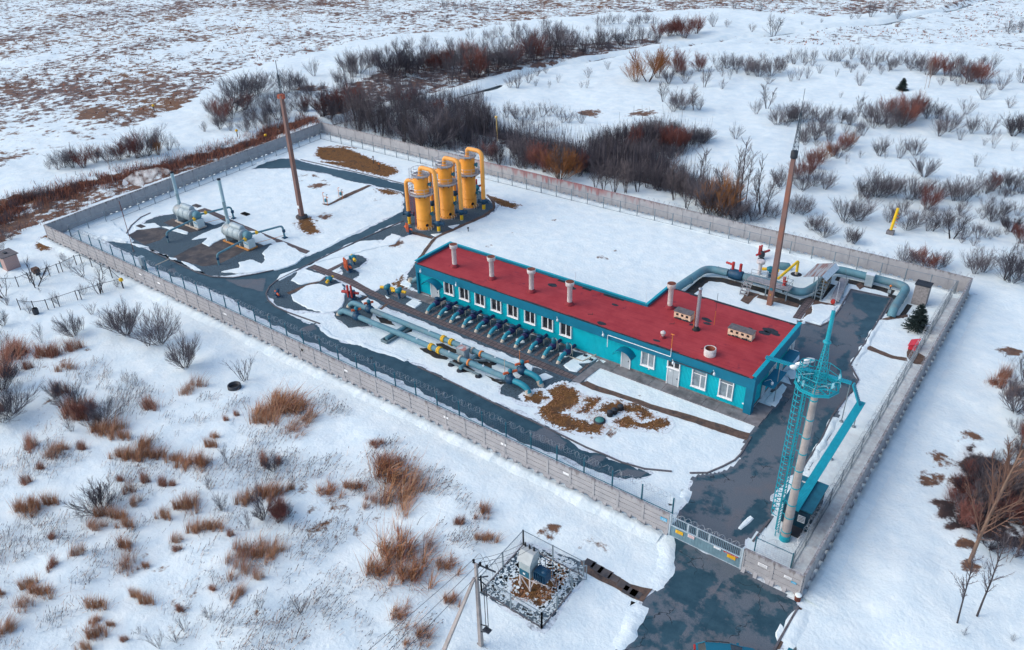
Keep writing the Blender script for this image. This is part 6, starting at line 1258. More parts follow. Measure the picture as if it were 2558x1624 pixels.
def gfence(label, pts, h=1.5, sag=True):
    pts = [onG(p) for p in pts]; s = root('garden_fence', label, 'fence', pts[0], 'garden fences')
    for p in pts: MB().bar(p-V(0,0,.1), p+V(0,0,h*random.Random(int(p.x*50)).uniform(.9,1.15)), .09).build('post', M_dark, s)
    b = MB(); mb = MB()
    for a, c_ in zip(pts[:-1], pts[1:]):
        b.bar(a+V(0,0,h*.9), c_+V(0,0,h*.9), .05); L = (c_-a).length
        for k in range(1, 9): mb.tube([a+V(0,0,h*.1*k), c_+V(0,0,h*.1*k)], .006, 3, 0, False, False)
        for k in range(1, int(L/.25)): p = a.lerp(c_, k*.25/L); mb.tube([p+V(0,0,.05), p+V(0,0,h*.88)], .006, 3, 0, False, False)
    b.build('rail', M_dark, s); mb.build('wire_mesh', M_wire, s); return s
gfence('thin dark garden fence nearer the brick hut', gs('c3', 20,1010, 300,1000, 480,930, 650,880, 800,830, 940,780, 1000,760, 1220,650), 1.55)
gfence('thin dark garden fence along the lower side of the orchard', gs('c3', 330,1365, 560,1390, 770,1360, 870,1330, 950,1310, 1240,1210, 1300,1200, 1600,1110, 1640,1095, 1960,1015), 1.55)
gfence('short dark garden fence running up to the concrete wall', gs('c3', 1960,1015, 1790,860, 1640,790, 1470,690, 1310,630, 1220,650), 1.55)
s = root('garden_barrel', 'dark barrel by the gap in the lower garden fence', 'barrel', g('c3',580,1425)); p = onG(g('c3',580,1430)); MB().lathe([(.33,0),(.37,.3),(.37,.6),(.33,.85),(.28,.86)], p, 14).build('shell', M_dark, s); MB().lathe([(.28,.86),(.27,.8),(.02,.79)], p, 14).build('lid', M_tar, s)
s = root('dog_kennel', 'small dark wooden kennel under the orchard tree', 'kennel', g('c3',590,800)); p = onG(g('c3',590,800)); MB().box(p.x-.5,p.y-.4,.4,p.x+.5,p.y+.4,1.0).build('box', mat('old_wood', (.09,.05,.035), .9, .4, 3), s)
for dx in (-.4,.4): MB().box(p.x+dx-.05,p.y-.3,0,p.x+dx+.05,p.y+.3,.4).build('leg', M_dark, s)
# ---------------------------------------------------------------- vegetation
def veg_mat(name, a, b_, rough=.9):
    mt, nt, bs = ntree(name); ob = nd(nt, 'ObjectInfo').outputs['Random']; pos = nd(nt, 'NewGeometry').outputs['Position']
    c = mixc(nt, ob, a, b_); c = mixc(nt, mapr(nt, fbm(nt, pos, 1.6, 3), .3, .7, 0, .7), c, [x*.62 for x in a]); nt.links.new(c, bs.inputs['Base Color']); bs.inputs['Roughness'].default_value = rough; bs.inputs['Specular IOR Level'].default_value = .15; return mt
VM = dict(g=(veg_mat('bark_grey', (.045,.045,.055), (.075,.068,.075)), veg_mat('twig_grey', (.115,.105,.12), (.19,.165,.18))),
          r=(veg_mat('bark_redbrown', (.085,.05,.045), (.11,.065,.06)), veg_mat('twig_red', (.19,.07,.06), (.28,.12,.10))),
          d=(veg_mat('bark_dark', (.028,.028,.034), (.045,.035,.038)), veg_mat('twig_dark', (.06,.055,.068), (.10,.085,.098))),
          o=(veg_mat('bark_ochre', (.08,.05,.035), (.10,.06,.04)), veg_mat('twig_orange', (.26,.10,.035), (.36,.16,.06))),
          w=(veg_mat('bark_birch', (.40,.36,.33), (.5,.46,.42)), veg_mat('twig_pinkish', (.22,.15,.13), (.28,.19,.16))),
          t=(veg_mat('bark_alder', (.06,.058,.066), (.105,.09,.092)), veg_mat('twig_alder', (.115,.10,.11), (.19,.155,.155))),
          b=(veg_mat('bark_tan', (.24,.16,.12), (.26,.17,.13)), veg_mat('twig_tan', (.22,.13,.10), (.26,.15,.11))))
def rdir(rng, d, a):
    q = d.orthogonal().normalized(); q = Matrix.Rotation(rng.uniform(0, 6.283), 3, d) @ q
    return (d*math.cos(a)+q*math.sin(a)).normalized()
def grow(ms, p, d, ln, r, lev, rng, cfg, top=0):
    k = 4 if lev == top else 3; pts = [p]; dd = d
    for i in range(k):
        dd = (dd+V(rng.uniform(-1,1), rng.uniform(-1,1), rng.uniform(-.6,1))*cfg['wig']+V(0,0,cfg['up'])).normalized(); p = p+dd*(ln/k); pts.append(p)
    ms[0 if lev < cfg['tl'] else 1].tube(pts, [r*(1-.62*i/k) for i in range(k+1)], 3 if lev else cfg.get('sides',4), 0 if lev < cfg['sl'] else 1, False, lev == 0 and cfg.get('sides',4) > 4)
    if lev >= cfg['lev']: return
    n = cfg['kids'][lev]; t0 = cfg['t0'][lev] if lev < len(cfg['t0']) else .25
    for j in range(n):
        t = t0+(1-t0)*(j+rng.random())/n; x = t*k; i = min(k-1, int(x)); q = pts[i].lerp(pts[i+1], x-i)
        base = (pts[i+1]-pts[i]).normalized()
        grow(ms, q, rdir(rng, base, cfg['ang']*rng.uniform(.55,1.25)), ln*cfg['lr']*rng.uniform(.6,1.15)*(1.15-.55*t), r*cfg['rr'], lev+1, rng, cfg, top)
def shrub_mesh(seed, kind, nst, kids, spread, H=4.0, r=.028, lean=(0,0), wig=.10, up=.10, lr=.55, ang=.5):
    rng = random.Random(seed); m0 = MB(); cfg = dict(wig=wig, up=up, lev=len(kids), kids=kids, t0=[.22,.2], ang=ang, lr=lr, rr=.62, sl=1, tl=0)
    for i in range(nst):
        a = rng.uniform(0, 6.283); s_ = spread*rng.random()**.6; d = V(math.sin(s_)*math.cos(a)+lean[0], math.sin(s_)*math.sin(a)+lean[1], math.cos(s_)).normalized()
        b0 = V(math.cos(a),math.sin(a),0)*rng.uniform(0,.35); grow((m0, m0), b0-V(0,0,.15), d, H*rng.uniform(.6,.95)*(1-.15*s_), r*rng.uniform(.8,1.4), 0, rng, cfg)
    o = m0.build('shrub', list(VM[kind])); return o
def tree_obj(seed, kind, nst, kids, H=8.0, r=.09, spread=.18, t0=.3, ang=.7, lr=.42, wig=.06, up=.06, name='bare_tree', lev=None, sides=5):
    rng = random.Random(seed); m0, m1 = MB(), MB(); s = root(name, '', 'tree'); cfg = dict(wig=wig, up=up, lev=len(kids), kids=kids, t0=[t0,.2,.15], ang=ang, lr=lr, rr=.42, sl=1, tl=1, sides=sides)
    for i in range(nst):
        a = rng.uniform(0, 6.283) if nst > 1 else 0; s_ = spread*rng.uniform(.5,1) if nst > 1 else spread*.2; d = V(math.sin(s_)*math.cos(a), math.sin(s_)*math.sin(a), math.cos(s_))
        grow((m0, m1), V(math.cos(a),math.sin(a),0)*(.25 if nst > 1 else 0)-V(0,0,.2), d, H*rng.uniform(.8,1), r*rng.uniform(.75,1.15), 0, rng, cfg)
    m0.build('trunk', VM[kind][0], s); m1.build('crown', list(VM[kind]), s); return s
PROTO = {
 'g': [shrub_mesh(1,'g',20,(10,7),.8,4,.016), shrub_mesh(2,'g',22,(9,7),.95,4.0,.016,(.12,.05)), shrub_mesh(3,'g',17,(11,7),.65,4,.017), shrub_mesh(4,'g',22,(9,7),1.05,4.0,.016,(.2,.08))],
 'r': [shrub_mesh(5,'r',24,(11,8),.7,4,.016), shrub_mesh(6,'r',28,(10,8),.9,4,.016), shrub_mesh(7,'r',24,(11,8),.6,4,.016,(.1,0))],
 'd': [shrub_mesh(8,'d',22,(10,8),.75,4,.022), shrub_mesh(9,'d',20,(11,8),.95,4,.022)],
 'o': [shrub_mesh(10,'o',24,(10,8),.75,4,.016), shrub_mesh(11,'o',28,(9,7),.95,4,.016)],
 's': [shrub_mesh(12,'g',7,(6,3),.5,4,.026), shrub_mesh(13,'g',5,(7,4),.35,4,.026), shrub_mesh(14,'g',9,(5,3),.6,4,.026)],
 'G': [shrub_mesh(15,'g',22,(11,8),.85,4,.022,(0,0),.08,.13), shrub_mesh(16,'g',24,(10,8),.95,4,.022,(0,0),.08,.14)],
 't': [tree_obj(20,'t',4,(14,9,6),8,.075,.24,.15), tree_obj(21,'t',3,(16,9,6),8,.08,.22,.12), tree_obj(22,'t',5,(12,9,6),8,.07,.3,.15)],
 'T': [tree_obj(23,'t',1,(20,8,4),11,.10,.1,.35,.6,.3), tree_obj(24,'t',1,(22,7,4),11,.09,.1,.3,.55,.28)],
 'w': [tree_obj(25,'w',1,(18,8,4),9,.10,.15,.3,.7,.33), tree_obj(26,'w',1,(14,6,2),9,.08,.2,.4,.6,.25)],
 'O': [tree_obj(27,'o',4,(14,9,6),7,.12,.7,.25,.65,.5,.12,.12)],
 'D': [tree_obj(28,'d',4,(12,8,5),6,.09,.55,.2,.7,.5)],
 'y': [tree_obj(41,'b',1,(14,7,4),5,.045,.2,.2,.6,.4), tree_obj(42,'b',2,(12,7,4),5,.04,.2,.2,.6,.4)],
 'f': [tree_obj(29,'d',5,(6,5,3),4,.07,.75,.2,.7,.5,.1,.02), tree_obj(30,'d',4,(7,5,3),4,.07,.85,.2,.7,.5,.1,.02)],
}
PH = {'g':4,'r':4,'d':4,'o':4,'s':4,'G':4,'t':8,'T':11,'w':9,'O':7,'D':6,'y':5,'f':4}
def topz(o): return max([v.co.z for q in [o]+list(o.children) if q.type == 'MESH' for v in q.data.vertices])
PHT = {k: [topz(o)*.97 for o in L] for k, L in PROTO.items()}
NAMES = {'g':'shrub','r':'shrub','d':'shrub','o':'shrub','s':'sapling','G':'shrub','t':'bare_tree','T':'bare_tree','w':'birch_tree','O':'willow_tree','D':'bare_tree','y':'bare_tree','f':'orchard_tree'}
KW = {'g':'grey leafless shrub','r':'reddish brown leafless shrub','d':'dark leafless shrub','o':'orange brown leafless shrub','s':'sparse bare sapling','G':'rounded grey leafless shrub','t':'bare many stemmed tree','T':'tall slender bare tree','w':'pale trunked birch','O':'broad orange willow','D':'dark spreading bare tree','y':'thin pinkish bare young tree','f':'low branching orchard tree'}
CATS = {'s':'sapling','t':'tree','T':'tree','w':'birch','O':'willow','D':'tree','y':'tree','f':'fruit tree'}
ORD = ['first','second','third','fourth','fifth','sixth','seventh','eighth','ninth','tenth','eleventh','twelfth','thirteenth','fourteenth','fifteenth','sixteenth','seventeenth','eighteenth','nineteenth','twentieth']
USED = set(); VRNG = random.Random(77)
def put(kind, p, h, lab, grp, xy=1.0):
    i = VRNG.randrange(len(PROTO[kind])); pr = PROTO[kind][i]; s_ = h/PHT[kind][i]
    if (kind, i) in USED: o = dup(pr, p)
    else: USED.add((kind, i)); o = pr
    o.location = p; w_ = min(1.7, max(.6, xy))*VRNG.uniform(.88,1.12); o.scale = (s_*w_, s_*w_, s_); o.rotation_euler[2] = VRNG.uniform(0, 6.28) if kind not in 'g' else VRNG.gauss(.2,.9)
    o.name = NAMES[kind]; tag(o, lab, CATS.get(kind, 'shrub'), grp); return o
ALL = []
def plants(area, key, data):
    for e in data.split():
        k, x, y, yt = e.split(','); p = onG(g(key, float(x), float(y))); h = max(.7, min(15, hgt(p, key, float(x), float(yt))*.97))
        ALL.append((area, float(x), k, p, h))
SHORT = {'g':'grey shrub','r':'reddish shrub','d':'dark shrub','o':'orange shrub','s':'bare sapling','G':'rounded grey shrub','t':'many stemmed tree','T':'slender tree','w':'pale birch','O':'orange willow','D':'dark tree','y':'pinkish young tree','f':'orchard tree'}
def inp(x, y, P): return bool(inpoly(np.array([x]), np.array([y]), P)[0])
def plant_all():
    sh = sorted([e for e in ALL if NAMES[e[2]] == 'shrub'], key=lambda e: -e[4]/(e[3]-CAM).length); rest = set(id(e) for e in sh[285:])
    byk = {}
    for e in sorted(ALL, key=lambda t: t[1]):
        if id(e) not in rest: byk.setdefault((e[0], e[2]), []).append(e)
    for (area, k), E in byk.items():
        n = len(E)
        for i, (_, x, _, p, h) in enumerate(E):
            ps = '' if n == 1 else ('left one of two, ' if i == 0 and n == 2 else 'right one of two, ' if n == 2 else 'leftmost, ' if i == 0 else 'rightmost, ' if i == n-1 else ORD[i]+' from left, ')
            lab = KW[k]+(', ' if ps else ' ')+ps+area
            if len(lab.split()) > 16: lab = SHORT[k]+(', ' if ps else ' ')+ps+area
            put(k, p, h, lab, None if n == 1 else area_group(k, area), 1.3 if k in 'grd' else 1.1)
    lo = [shrub_mesh(90+i, 'g', 15, (6,4), .85, 4.6, .024) for i in range(4)]; V_, F_, n0 = [], [], 0; rg = random.Random(8)
    WOODS = [(gs('T2', 100,480, 500,290, 900,270, 1400,180, 1700,180, 2300,140, 2300,300, 1700,390, 1100,520, 700,630, 300,700, 0,800), 190, 2.8), (gs('T2', 60,860, 300,760, 700,700, 1050,650, 1200,900, 1150,1060, 700,1000, 300,900), 150, 2.7), (gs('R', 1120,400, 1500,280, 1800,260, 2150,380, 2000,440, 1750,540, 2400,960, 1700,790, 1000,670, 300,560, 300,500, 700,600, 1100,600), 220, 2.5), (gs('T3', 60,480, 500,400, 900,400, 1700,420, 2250,420, 2150,560, 1700,480, 900,480, 500,500, 100,540), 60, 1.8), (gs('S', 1000,440, 1700,440, 2400,420, 2400,1100, 2000,900, 1400,640), 60, 1.4), (gs('T1', 1400,850, 1500,720, 1900,640, 2300,560, 2408,800, 2100,790, 1700,860), 70, 2.4), (gs('T3', 760,820, 1500,780, 1800,780, 1300,920, 900,1220, 900,1000), 40, 1.8), (gs('O', 980,1000, 1200,1080, 1440,1000, 1460,1600, 900,1450), 40, 1.3)]; extra = []
    for P, cnt, h0 in WOODS:
        xa, xb, ya, yb = min(p.x for p in P), max(p.x for p in P), min(p.y for p in P), max(p.y for p in P); k = 0
        while k < cnt:
            x, y = rg.uniform(xa, xb), rg.uniform(ya, yb)
            if inp(x, y, P) and not (-66 < x < 59.5 and -21 < y < 43): extra.append((0,0,0,onG(V(x,y,0)),h0*rg.uniform(.6,1.3))); k += 1
    for j, e in enumerate(sh[285:]+extra):
        me = lo[j % 4].data; v = np.empty(len(me.vertices)*3); me.vertices.foreach_get('co', v); v = v.reshape(-1,3); s_ = e[4]/4; a = rg.uniform(0,6.28); c_, n_ = math.cos(a)*s_, math.sin(a)*s_
        V_.append(np.stack([v[:,0]*c_-v[:,1]*n_+e[3].x, v[:,0]*n_+v[:,1]*c_+e[3].y, v[:,2]*s_+e[3].z], -1)); f = np.empty(len(me.loops), np.int32); me.loops.foreach_get('vertex_index', f); F_.append(f.reshape(-1,4)+n0); n0 += len(v)
    v = np.concatenate(V_); f = np.concatenate(F_); me = bpy.data.meshes.new('distant_brush'); me.vertices.add(len(v)); me.loops.add(f.size); me.polygons.add(len(f)); me.vertices.foreach_set('co', v.ravel()); me.loops.foreach_set('vertex_index', f.ravel().astype(np.int32)); me.polygons.foreach_set('loop_start', np.arange(0, f.size, 4, dtype=np.int32)); me.update(calc_edges=True); me.materials.append(VM['g'][1])
    o = bpy.data.objects.new('distant_brush', me); COL.objects.link(o); o['kind'] = 'stuff'; o['label'] = 'small bare brush filling in among the larger shrubs'
    for q in lo: bpy.data.objects.remove(q)
def area_group(k, area): return KW[k]+'s '+area
plants('on the far stream bank at the top', 'T3', 'r,60,240,100 r,140,255,75 r,220,230,70 r,330,190,90 g,420,190,130 D,470,68,2 g,640,75,10 r,590,210,150 d,920,180,140 r,1050,160,125 g,1055,50,20 D,730,237,80')
plants('beside the stream at the top right', 'T3', 'r,1380,122,5 g,1500,112,15 r,1300,130,80 g,1250,135,95 g,1560,125,40 r,2160,110,80 g,2300,212,130 g,2380,222,120 r,2330,215,160 s,1300,290,235 r,1510,262,230 r,1150,255,225')
plants('in the left part of the far hedge row', 'T3', 'r,230,482,325 r,120,500,380 g,350,450,350 g,420,462,335 g,480,472,345 g,560,500,360 g,640,510,360 g,720,505,350 g,780,482,360 g,590,480,355 r,700,560,490 r,870,432,325 r,930,422,325')
plants('in the middle of the far hedge row', 'T3', 'g,1000,412,325 g,1100,412,325 g,1170,417,315 g,1250,402,305 g,1330,432,315 g,1400,432,325 g,1470,412,325 g,1520,465,335 r,1640,452,340 g,1580,430,340 d,1140,415,345')
plants('at the right end of the far hedge row', 'T3', 'g,1720,472,320 r,1800,502,335 r,1880,512,345 g,1960,522,325 r,2050,552,375 r,2120,562,375 r,2190,472,355 g,2010,565,430 g,1760,500,360 g,1920,540,420 w,1740,612,370 w,1765,602,372')
plants('in the low fringe under the far hedge row', 'T3', 's,900,532,430 s,960,522,430 s,1040,492,420 s,1250,492,420 g,1310,572,480 s,1370,502,430 s,1450,502,430 g,1850,582,510 g,1960,585,515 s,850,540,460 s,1150,520,450 s,390,520,460 s,440,540,440 s,390,605,520')
plants('alone on the open snow right of the hedge row', 'T3', 'g,2250,612,475 g,2130,667,550 g,2310,722,640 g,2390,560,420 s,1180,655,605 g,2160,600,520')
plants('on snow left of the red thickets', 'T3', 't,690,727,535 g,620,767,665 g,480,937,825 t,200,745,560 g,120,745,610 g,240,740,640 g,60,760,640 t,270,590,430 r,140,560,470')
plants('in the left half of the mid right thicket', 'T3', 'g,760,842,695 g,820,822,665 g,900,812,655 g,970,802,655 g,1010,935,770 g,940,935,790 g,1090,905,790 g,1120,795,690 g,1180,835,695 g,1240,845,695 g,1060,830,690 g,860,815,670')
plants('in the right half of the mid right thicket', 'T3', 't,1300,785,600 g,1390,825,675 g,1440,835,645 r,1480,785,630 r,1540,795,610 r,1600,835,600 r,1650,785,590 g,1700,755,600 g,1760,795,635 g,1820,795,645 g,1350,790,680 g,1500,860,720 g,1580,850,700 g,1640,810,650')
plants('in the red band behind the right mast', 'T3', 'r,930,1115,1000 r,1000,1125,955 o,1060,1085,940 r,1130,1045,915 r,1200,1005,870 o,1240,985,850 r,1330,905,800 r,1400,865,770 r,880,1205,1040 g,780,1255,1090 g,1000,1245,1100 g,1080,1265,1115 g,930,1275,1130 g,1160,1065,960 g,1220,1025,930 r,960,1190,1060 r,1280,950,860')
plants('on the open snow at the right edge', 'T3', 'g,1840,905,740 g,1900,875,700 g,2060,885,735 g,2020,765,650 g,2170,895,770 d,2330,915,725 d,2390,895,735 s,1980,935,840 s,2205,992,850 s,2140,975,910 s,2330,1008,940 s,2085,1112,1015 r,1960,840,740')
plants('between the right mast and the right edge', 'T3', 'g,1440,1045,900 g,1470,1015,915 g,1570,1065,935 g,1680,1045,895 G,1740,1185,1030 s,1220,1102,1020 s,1310,1062,1000 s,1480,1065,1000 g,1630,1010,910')
plants('in the upper thicket near the yellow vent post', 'S', 'g,1160,455,255 g,1100,435,285 g,1240,445,175 g,1300,445,255 g,1380,435,250 g,1500,465,250 g,1560,465,285 r,1640,545,300 g,1720,455,285 g,1850,485,255 g,1920,495,265 g,2090,435,215 r,2150,405,210 g,2230,385,195 g,2310,405,190 g,2380,425,235')
plants('on the snow left of the yellow vent post', 'S', 'g,980,655,425 g,1090,645,445 g,640,605,415 g,570,605,430 g,700,575,445 g,770,725,555 g,730,725,575 g,820,775,620 G,1060,815,660 g,1010,805,680 r,960,560,480 g,600,540,430 r,650,420,380')
plants('in the thicket right of the yellow vent post', 'S', 'g,1330,660,505 r,1450,565,445 g,1480,715,560 g,1680,725,555 D,1830,790,510 g,1760,705,540 g,1920,795,640 g,2040,795,665 g,2150,645,455 g,2240,595,430 d,2300,725,555 r,2390,810,590 g,2350,605,465 g,1560,680,530 g,1400,640,490 r,1900,600,480 g,1620,640,500 g,2100,560,430')
plants('just outside the right back wall corner', 'S', 'r,1450,955,820 r,1550,965,815 r,1620,1015,820 g,1720,1015,855 g,1460,1005,850 g,1780,1000,880 g,2020,1055,830 g,2090,1045,825 D,2250,1110,795 g,2310,1135,855 g,2380,1115,855 g,1960,1000,870 s,1640,1030,950')
plants('in the bushes behind the towers', 'R', 'g,520,262,125 g,560,252,140 g,650,282,165 g,730,282,165 g,800,252,175 g,400,155,15 g,480,165,15 r,560,155,30 g,700,145,15 g,760,145,10 g,840,155,45 g,930,185,65 g,1040,192,90 g,620,170,40 r,880,190,110')
plants('behind the wall right of the towers', 'R', 'g,520,545,275 g,470,485,295 D,330,565,320 r,260,525,345 r,640,595,335 g,600,565,350 r,720,625,415 o,860,685,330 o,930,605,395 r,1020,645,415 g,1080,625,400 g,430,420,280 t,830,680,300 g,680,500,360 g,950,560,330')
plants('on top of the dense middle thicket', 'R', 'g,1150,385,225 g,1240,405,215 g,1330,385,185 g,1420,365,165 r,1510,385,175 g,1600,355,125 g,1680,335,145 r,1760,425,175 r,1830,435,185 r,1910,415,205 g,1990,385,175 g,2060,365,215 r,2120,355,235 d,1700,420,240 d,1590,420,230')
plants('in the heart of the dense middle thicket', 'R', 'g,1200,565,375 g,1290,565,365 d,1380,585,375 g,1470,565,345 g,1560,565,365 g,1640,505,345 D,1760,505,375 g,1250,480,320 d,1340,490,310 g,1430,470,290 d,1520,480,300 r,1480,450,280 g,1640,460,260 r,1170,500,400')
plants('in the tree row along the back wall', 'R', 't,1160,745,475 t,1230,765,495 t,1320,795,465 t,1420,805,490 t,1520,795,475 t,1600,765,515 t,1690,785,535 t,1840,865,465 t,1900,835,555 T,2020,905,355 g,2100,985,550 o,2230,1005,540 t,2290,965,515 T,2360,985,400 T,2400,945,290 t,1940,935,590 t,1760,745,595 T,2060,880,400 g,2160,980,640')
plants('between middle thicket and right mast', 'S', 'T,200,500,40 T,270,560,100 g,40,600,300 g,120,640,440 t,180,650,470 g,250,640,500 t,330,590,200 T,120,470,30 g,380,620,460 s,430,640,520 o,30,560,250 g,80,650,400')
plants('at the left end of the stream thicket', 'T2', 'g,190,485,305 g,260,495,295 g,330,455,315 g,370,445,325 r,230,485,375 g,480,525,275 t,560,525,235 g,620,505,255 g,690,485,265 g,760,465,245 r,750,485,325 r,830,465,285 r,150,455,390 g,430,500,330')
plants('in the middle of the stream thicket', 'T2', 't,870,565,275 t,920,545,265 t,1000,525,265 r,1050,515,255 g,1110,485,255 t,1130,515,295 g,1180,475,285 g,1250,465,275 r,1310,435,255 g,1370,425,215 r,970,420,250 g,1060,400,250 r,870,430,280 g,940,440,270')
plants('at the right end of the stream thicket', 'T2', 'r,1430,405,165 g,1490,375,155 t,1550,395,130 g,1620,375,145 g,1680,335,165 g,1760,345,205 g,1850,315,175 g,1910,305,185 g,2010,305,175 g,2080,295,185 d,2140,295,185 r,2260,255,125 r,2330,245,115 r,2390,235,85 g,1590,280,130 g,1400,330,180')
plants('on the snowy knoll beyond the stream', 'T2', 'O,2190,552,285 o,2110,555,345 o,2260,525,285 r,2380,485,290 t,2290,685,525 g,2390,735,570 s,1790,522,440 s,1780,595,520 s,1745,590,540 s,1920,470,400 g,2330,560,420')
plants('in the orange clump on the stream bank', 'T2', 'o,1270,595,495 o,1320,595,485 o,1390,565,465 o,1450,525,445 o,1510,505,440 s,1530,590,530 s,1590,550,490 s,1440,580,520')
plants('in the woods behind the left back corner', 'T2', 't,260,885,525 r,150,765,555 t,380,895,555 t,410,915,595 t,560,955,565 t,620,945,680 r,240,700,540 g,510,725,515 s,470,885,700 g,330,750,600 r,20,795,590 d,60,805,620 r,570,720,560 g,620,680,520 t,330,860,640')
plants('in the woods left of the towers', 'T2', 'g,720,995,690 g,780,985,715 r,800,765,640 g,860,885,685 t,910,975,735 t,980,905,635 t,1040,935,635 t,1090,905,655 D,1190,1060,895 g,1140,1085,955 g,680,960,760 t,840,960,700 g,1000,980,820 g,660,720,560 g,730,800,640 g,930,760,640 r,1080,1010,920')
plants('in the far red scrub at the very top', 'T2', 'r,830,72,-10 r,900,72,0 s,960,77,20 s,1010,77,20 s,1060,77,25 s,1120,80,30 s,1180,82,30 s,1240,82,40 s,1300,82,40 s,1360,82,40 r,850,130,95')
plants('in the scrub left of the brown mast', 'T1', 'g,1580,695,475 g,1650,665,455 g,1720,645,445 r,1640,745,595 r,1490,805,615 g,1430,765,615 g,1470,865,715 g,1540,875,775 g,1650,885,755 r,1700,855,735 g,1770,825,675 g,1370,880,810 g,1560,760,560')
plants('in the scrub right of the brown mast top', 'T1', 'g,1860,805,635 g,1960,605,425 g,1920,625,445 g,2010,595,465 g,2100,505,395 D,2170,800,585 r,2230,745,575 r,2040,745,615 t,2390,825,555 t,2320,805,595 r,2000,750,640 g,2080,640,500')
plants('in the rusty thicket beyond the left wall', 'T1', 'g,490,1115,930 g,430,1115,975 r,560,1115,955 r,640,1085,930 o,330,1125,1060 r,860,1045,875 r,920,1055,865 g,970,1045,825 o,1060,1035,885 g,1040,1005,835 g,1130,1005,895 s,1190,1005,915 r,800,1065,915 g,730,1080,950 o,1000,1035,930 g,390,1130,1020')
plants('leaning over the ditch beyond the left wall', 'T1', 'w,762,1235,925')
plants('along the ditch at the left edge', 'T1', 'r,270,1335,1245 r,200,1335,1255 r,340,1305,1245 r,150,1325,1270 g,300,1300,1230 r,500,1270,1215 o,1000,1155,1090 o,1150,1105,1045 o,1250,1075,1030 o,1350,1065,1015 o,1500,1015,960 o,1650,980,930')
plants('at the far left edge by the ditch', 'A', 'd,30,310,180 r,120,60,-20 r,60,180,60 d,300,90,10 r,420,70,0 d,10,380,290 g,90,300,220 r,200,130,70 d,150,240,170')
plants('in the trio of round shrubs below the front wall', 'A', 'G,955,1025,730 G,1200,1085,780 G,1395,1275,965')
plants('beside the round shrub trio', 'A', 'g,880,990,760 G,560,1025,835 s,620,985,850 s,310,1062,905 s,1840,1355,1165 s,690,855,760 g,30,945,800 s,1120,1110,960 g,480,460,390')
plants('in the walled orchard', 'c3', 'f,560,995,560 f,1335,835,590 f,1580,1095,700 f,70,1160,800 d,390,1270,1140 d,920,1260,1065 d,1330,1120,945 s,640,1085,985 d,470,1420,1250 g,1100,700,520 r,110,1290,1100 r,1870,1000,870')
plants('at the left edge of the reed meadow', 'M', 'g,30,790,520 d,20,560,240 g,90,740,420 g,570,690,430 g,790,780,570 r,620,760,600 r,690,740,590 g,430,600,430 g,730,830,640 s,560,870,720 r,450,610,490')
plants('in the middle of the reed meadow', 'M', 's,1740,1100,930 s,1605,1300,1175 s,1700,1455,1315 d,770,1460,1240 s,2010,1505,1230 s,970,490,370 g,2090,1150,1000 s,1050,480,380')
plants('in the lower part of the reed meadow', 'N', 's,1480,195,75 s,1400,65,0 r,1875,285,125 g,1755,255,140 s,1660,325,190 s,1400,925,825 s,1235,1005,890 s,1060,1115,970 s,2010,905,775 s,1750,885,765 s,1180,1085,990 s,1480,1135,1060 g,1920,250,140 s,930,1030,960')
plants('on the dark soil at the right edge', 'O', 'g,1120,1500,1180 d,1230,1450,1150 g,1340,1480,1200 r,1000,1400,1200 g,1300,1280,1120 d,1380,1400,1180 r,920,1300,1130 d,1180,1300,1130 r,1390,1560,1360 d,980,1240,1120 d,1290,1010,880 d,1390,1010,850 g,1350,870,730 r,1395,920,760 g,1050,1520,1370')
plants('crowding the dark soil at the right edge', 'O', 't,1180,1440,1060 y,1300,1380,1020 y,1220,1420,1000 y,1340,1440,1040 y,1120,1400,1100 y,1380,1340,940 y,1260,1500,1120 y,1050,1440,1180 d,1080,1300,1080 g,1150,1380,1120 d,1260,1330,1100 t,1390,1300,960 d,960,1330,1150 r,870,1420,1240 r,1210,1529,1280 r,1000,1180,1050 d,1120,1200,1050 r,1290,1529,1300 g,1390,1200,980 g,940,1480,1290')
plants('in the snow at the lower right corner', 'Q', 'y,1600,700,380 y,1500,760,480 T,1040,1312,540 T,1222,1242,420 s,1100,1420,1320 s,1545,1452,1390 g,1450,640,420 d,1330,620,420 r,1100,440,160 g,1560,700,520 s,1280,830,720')
plants('at the right edge beyond the right wall', 'O', 'G,1330,700,330 s,1250,290,200 g,1395,480,200 D,1430,830,380 g,1330,560,400')
p = onG(g('Q',1150,762)); h = hgt(p,'O',1262,790); PROTO['B'] = [tree_obj(40,'b',1,(26,10,6),h,.15,.05,.16,.7,.36,.05,.09,'bare_tree',None,8)]; PHT['B'] = [h]; NAMES['B'] = 'bare_tree'; CATS['B'] = 'tree'
put('B', p, h, 'large tan trunked bare tree on dark soil at the right edge', None); PROTO['B'][0].rotation_euler[1] = .0
plant_all()
for k in list(PROTO):                                       # a prototype nobody used is not part of the place
    for i, o in enumerate(PROTO[k]):
        if k != 'B' and (k, i) not in USED:
            for c_ in list(o.children): bpy.data.objects.remove(c_)
            bpy.data.objects.remove(o)
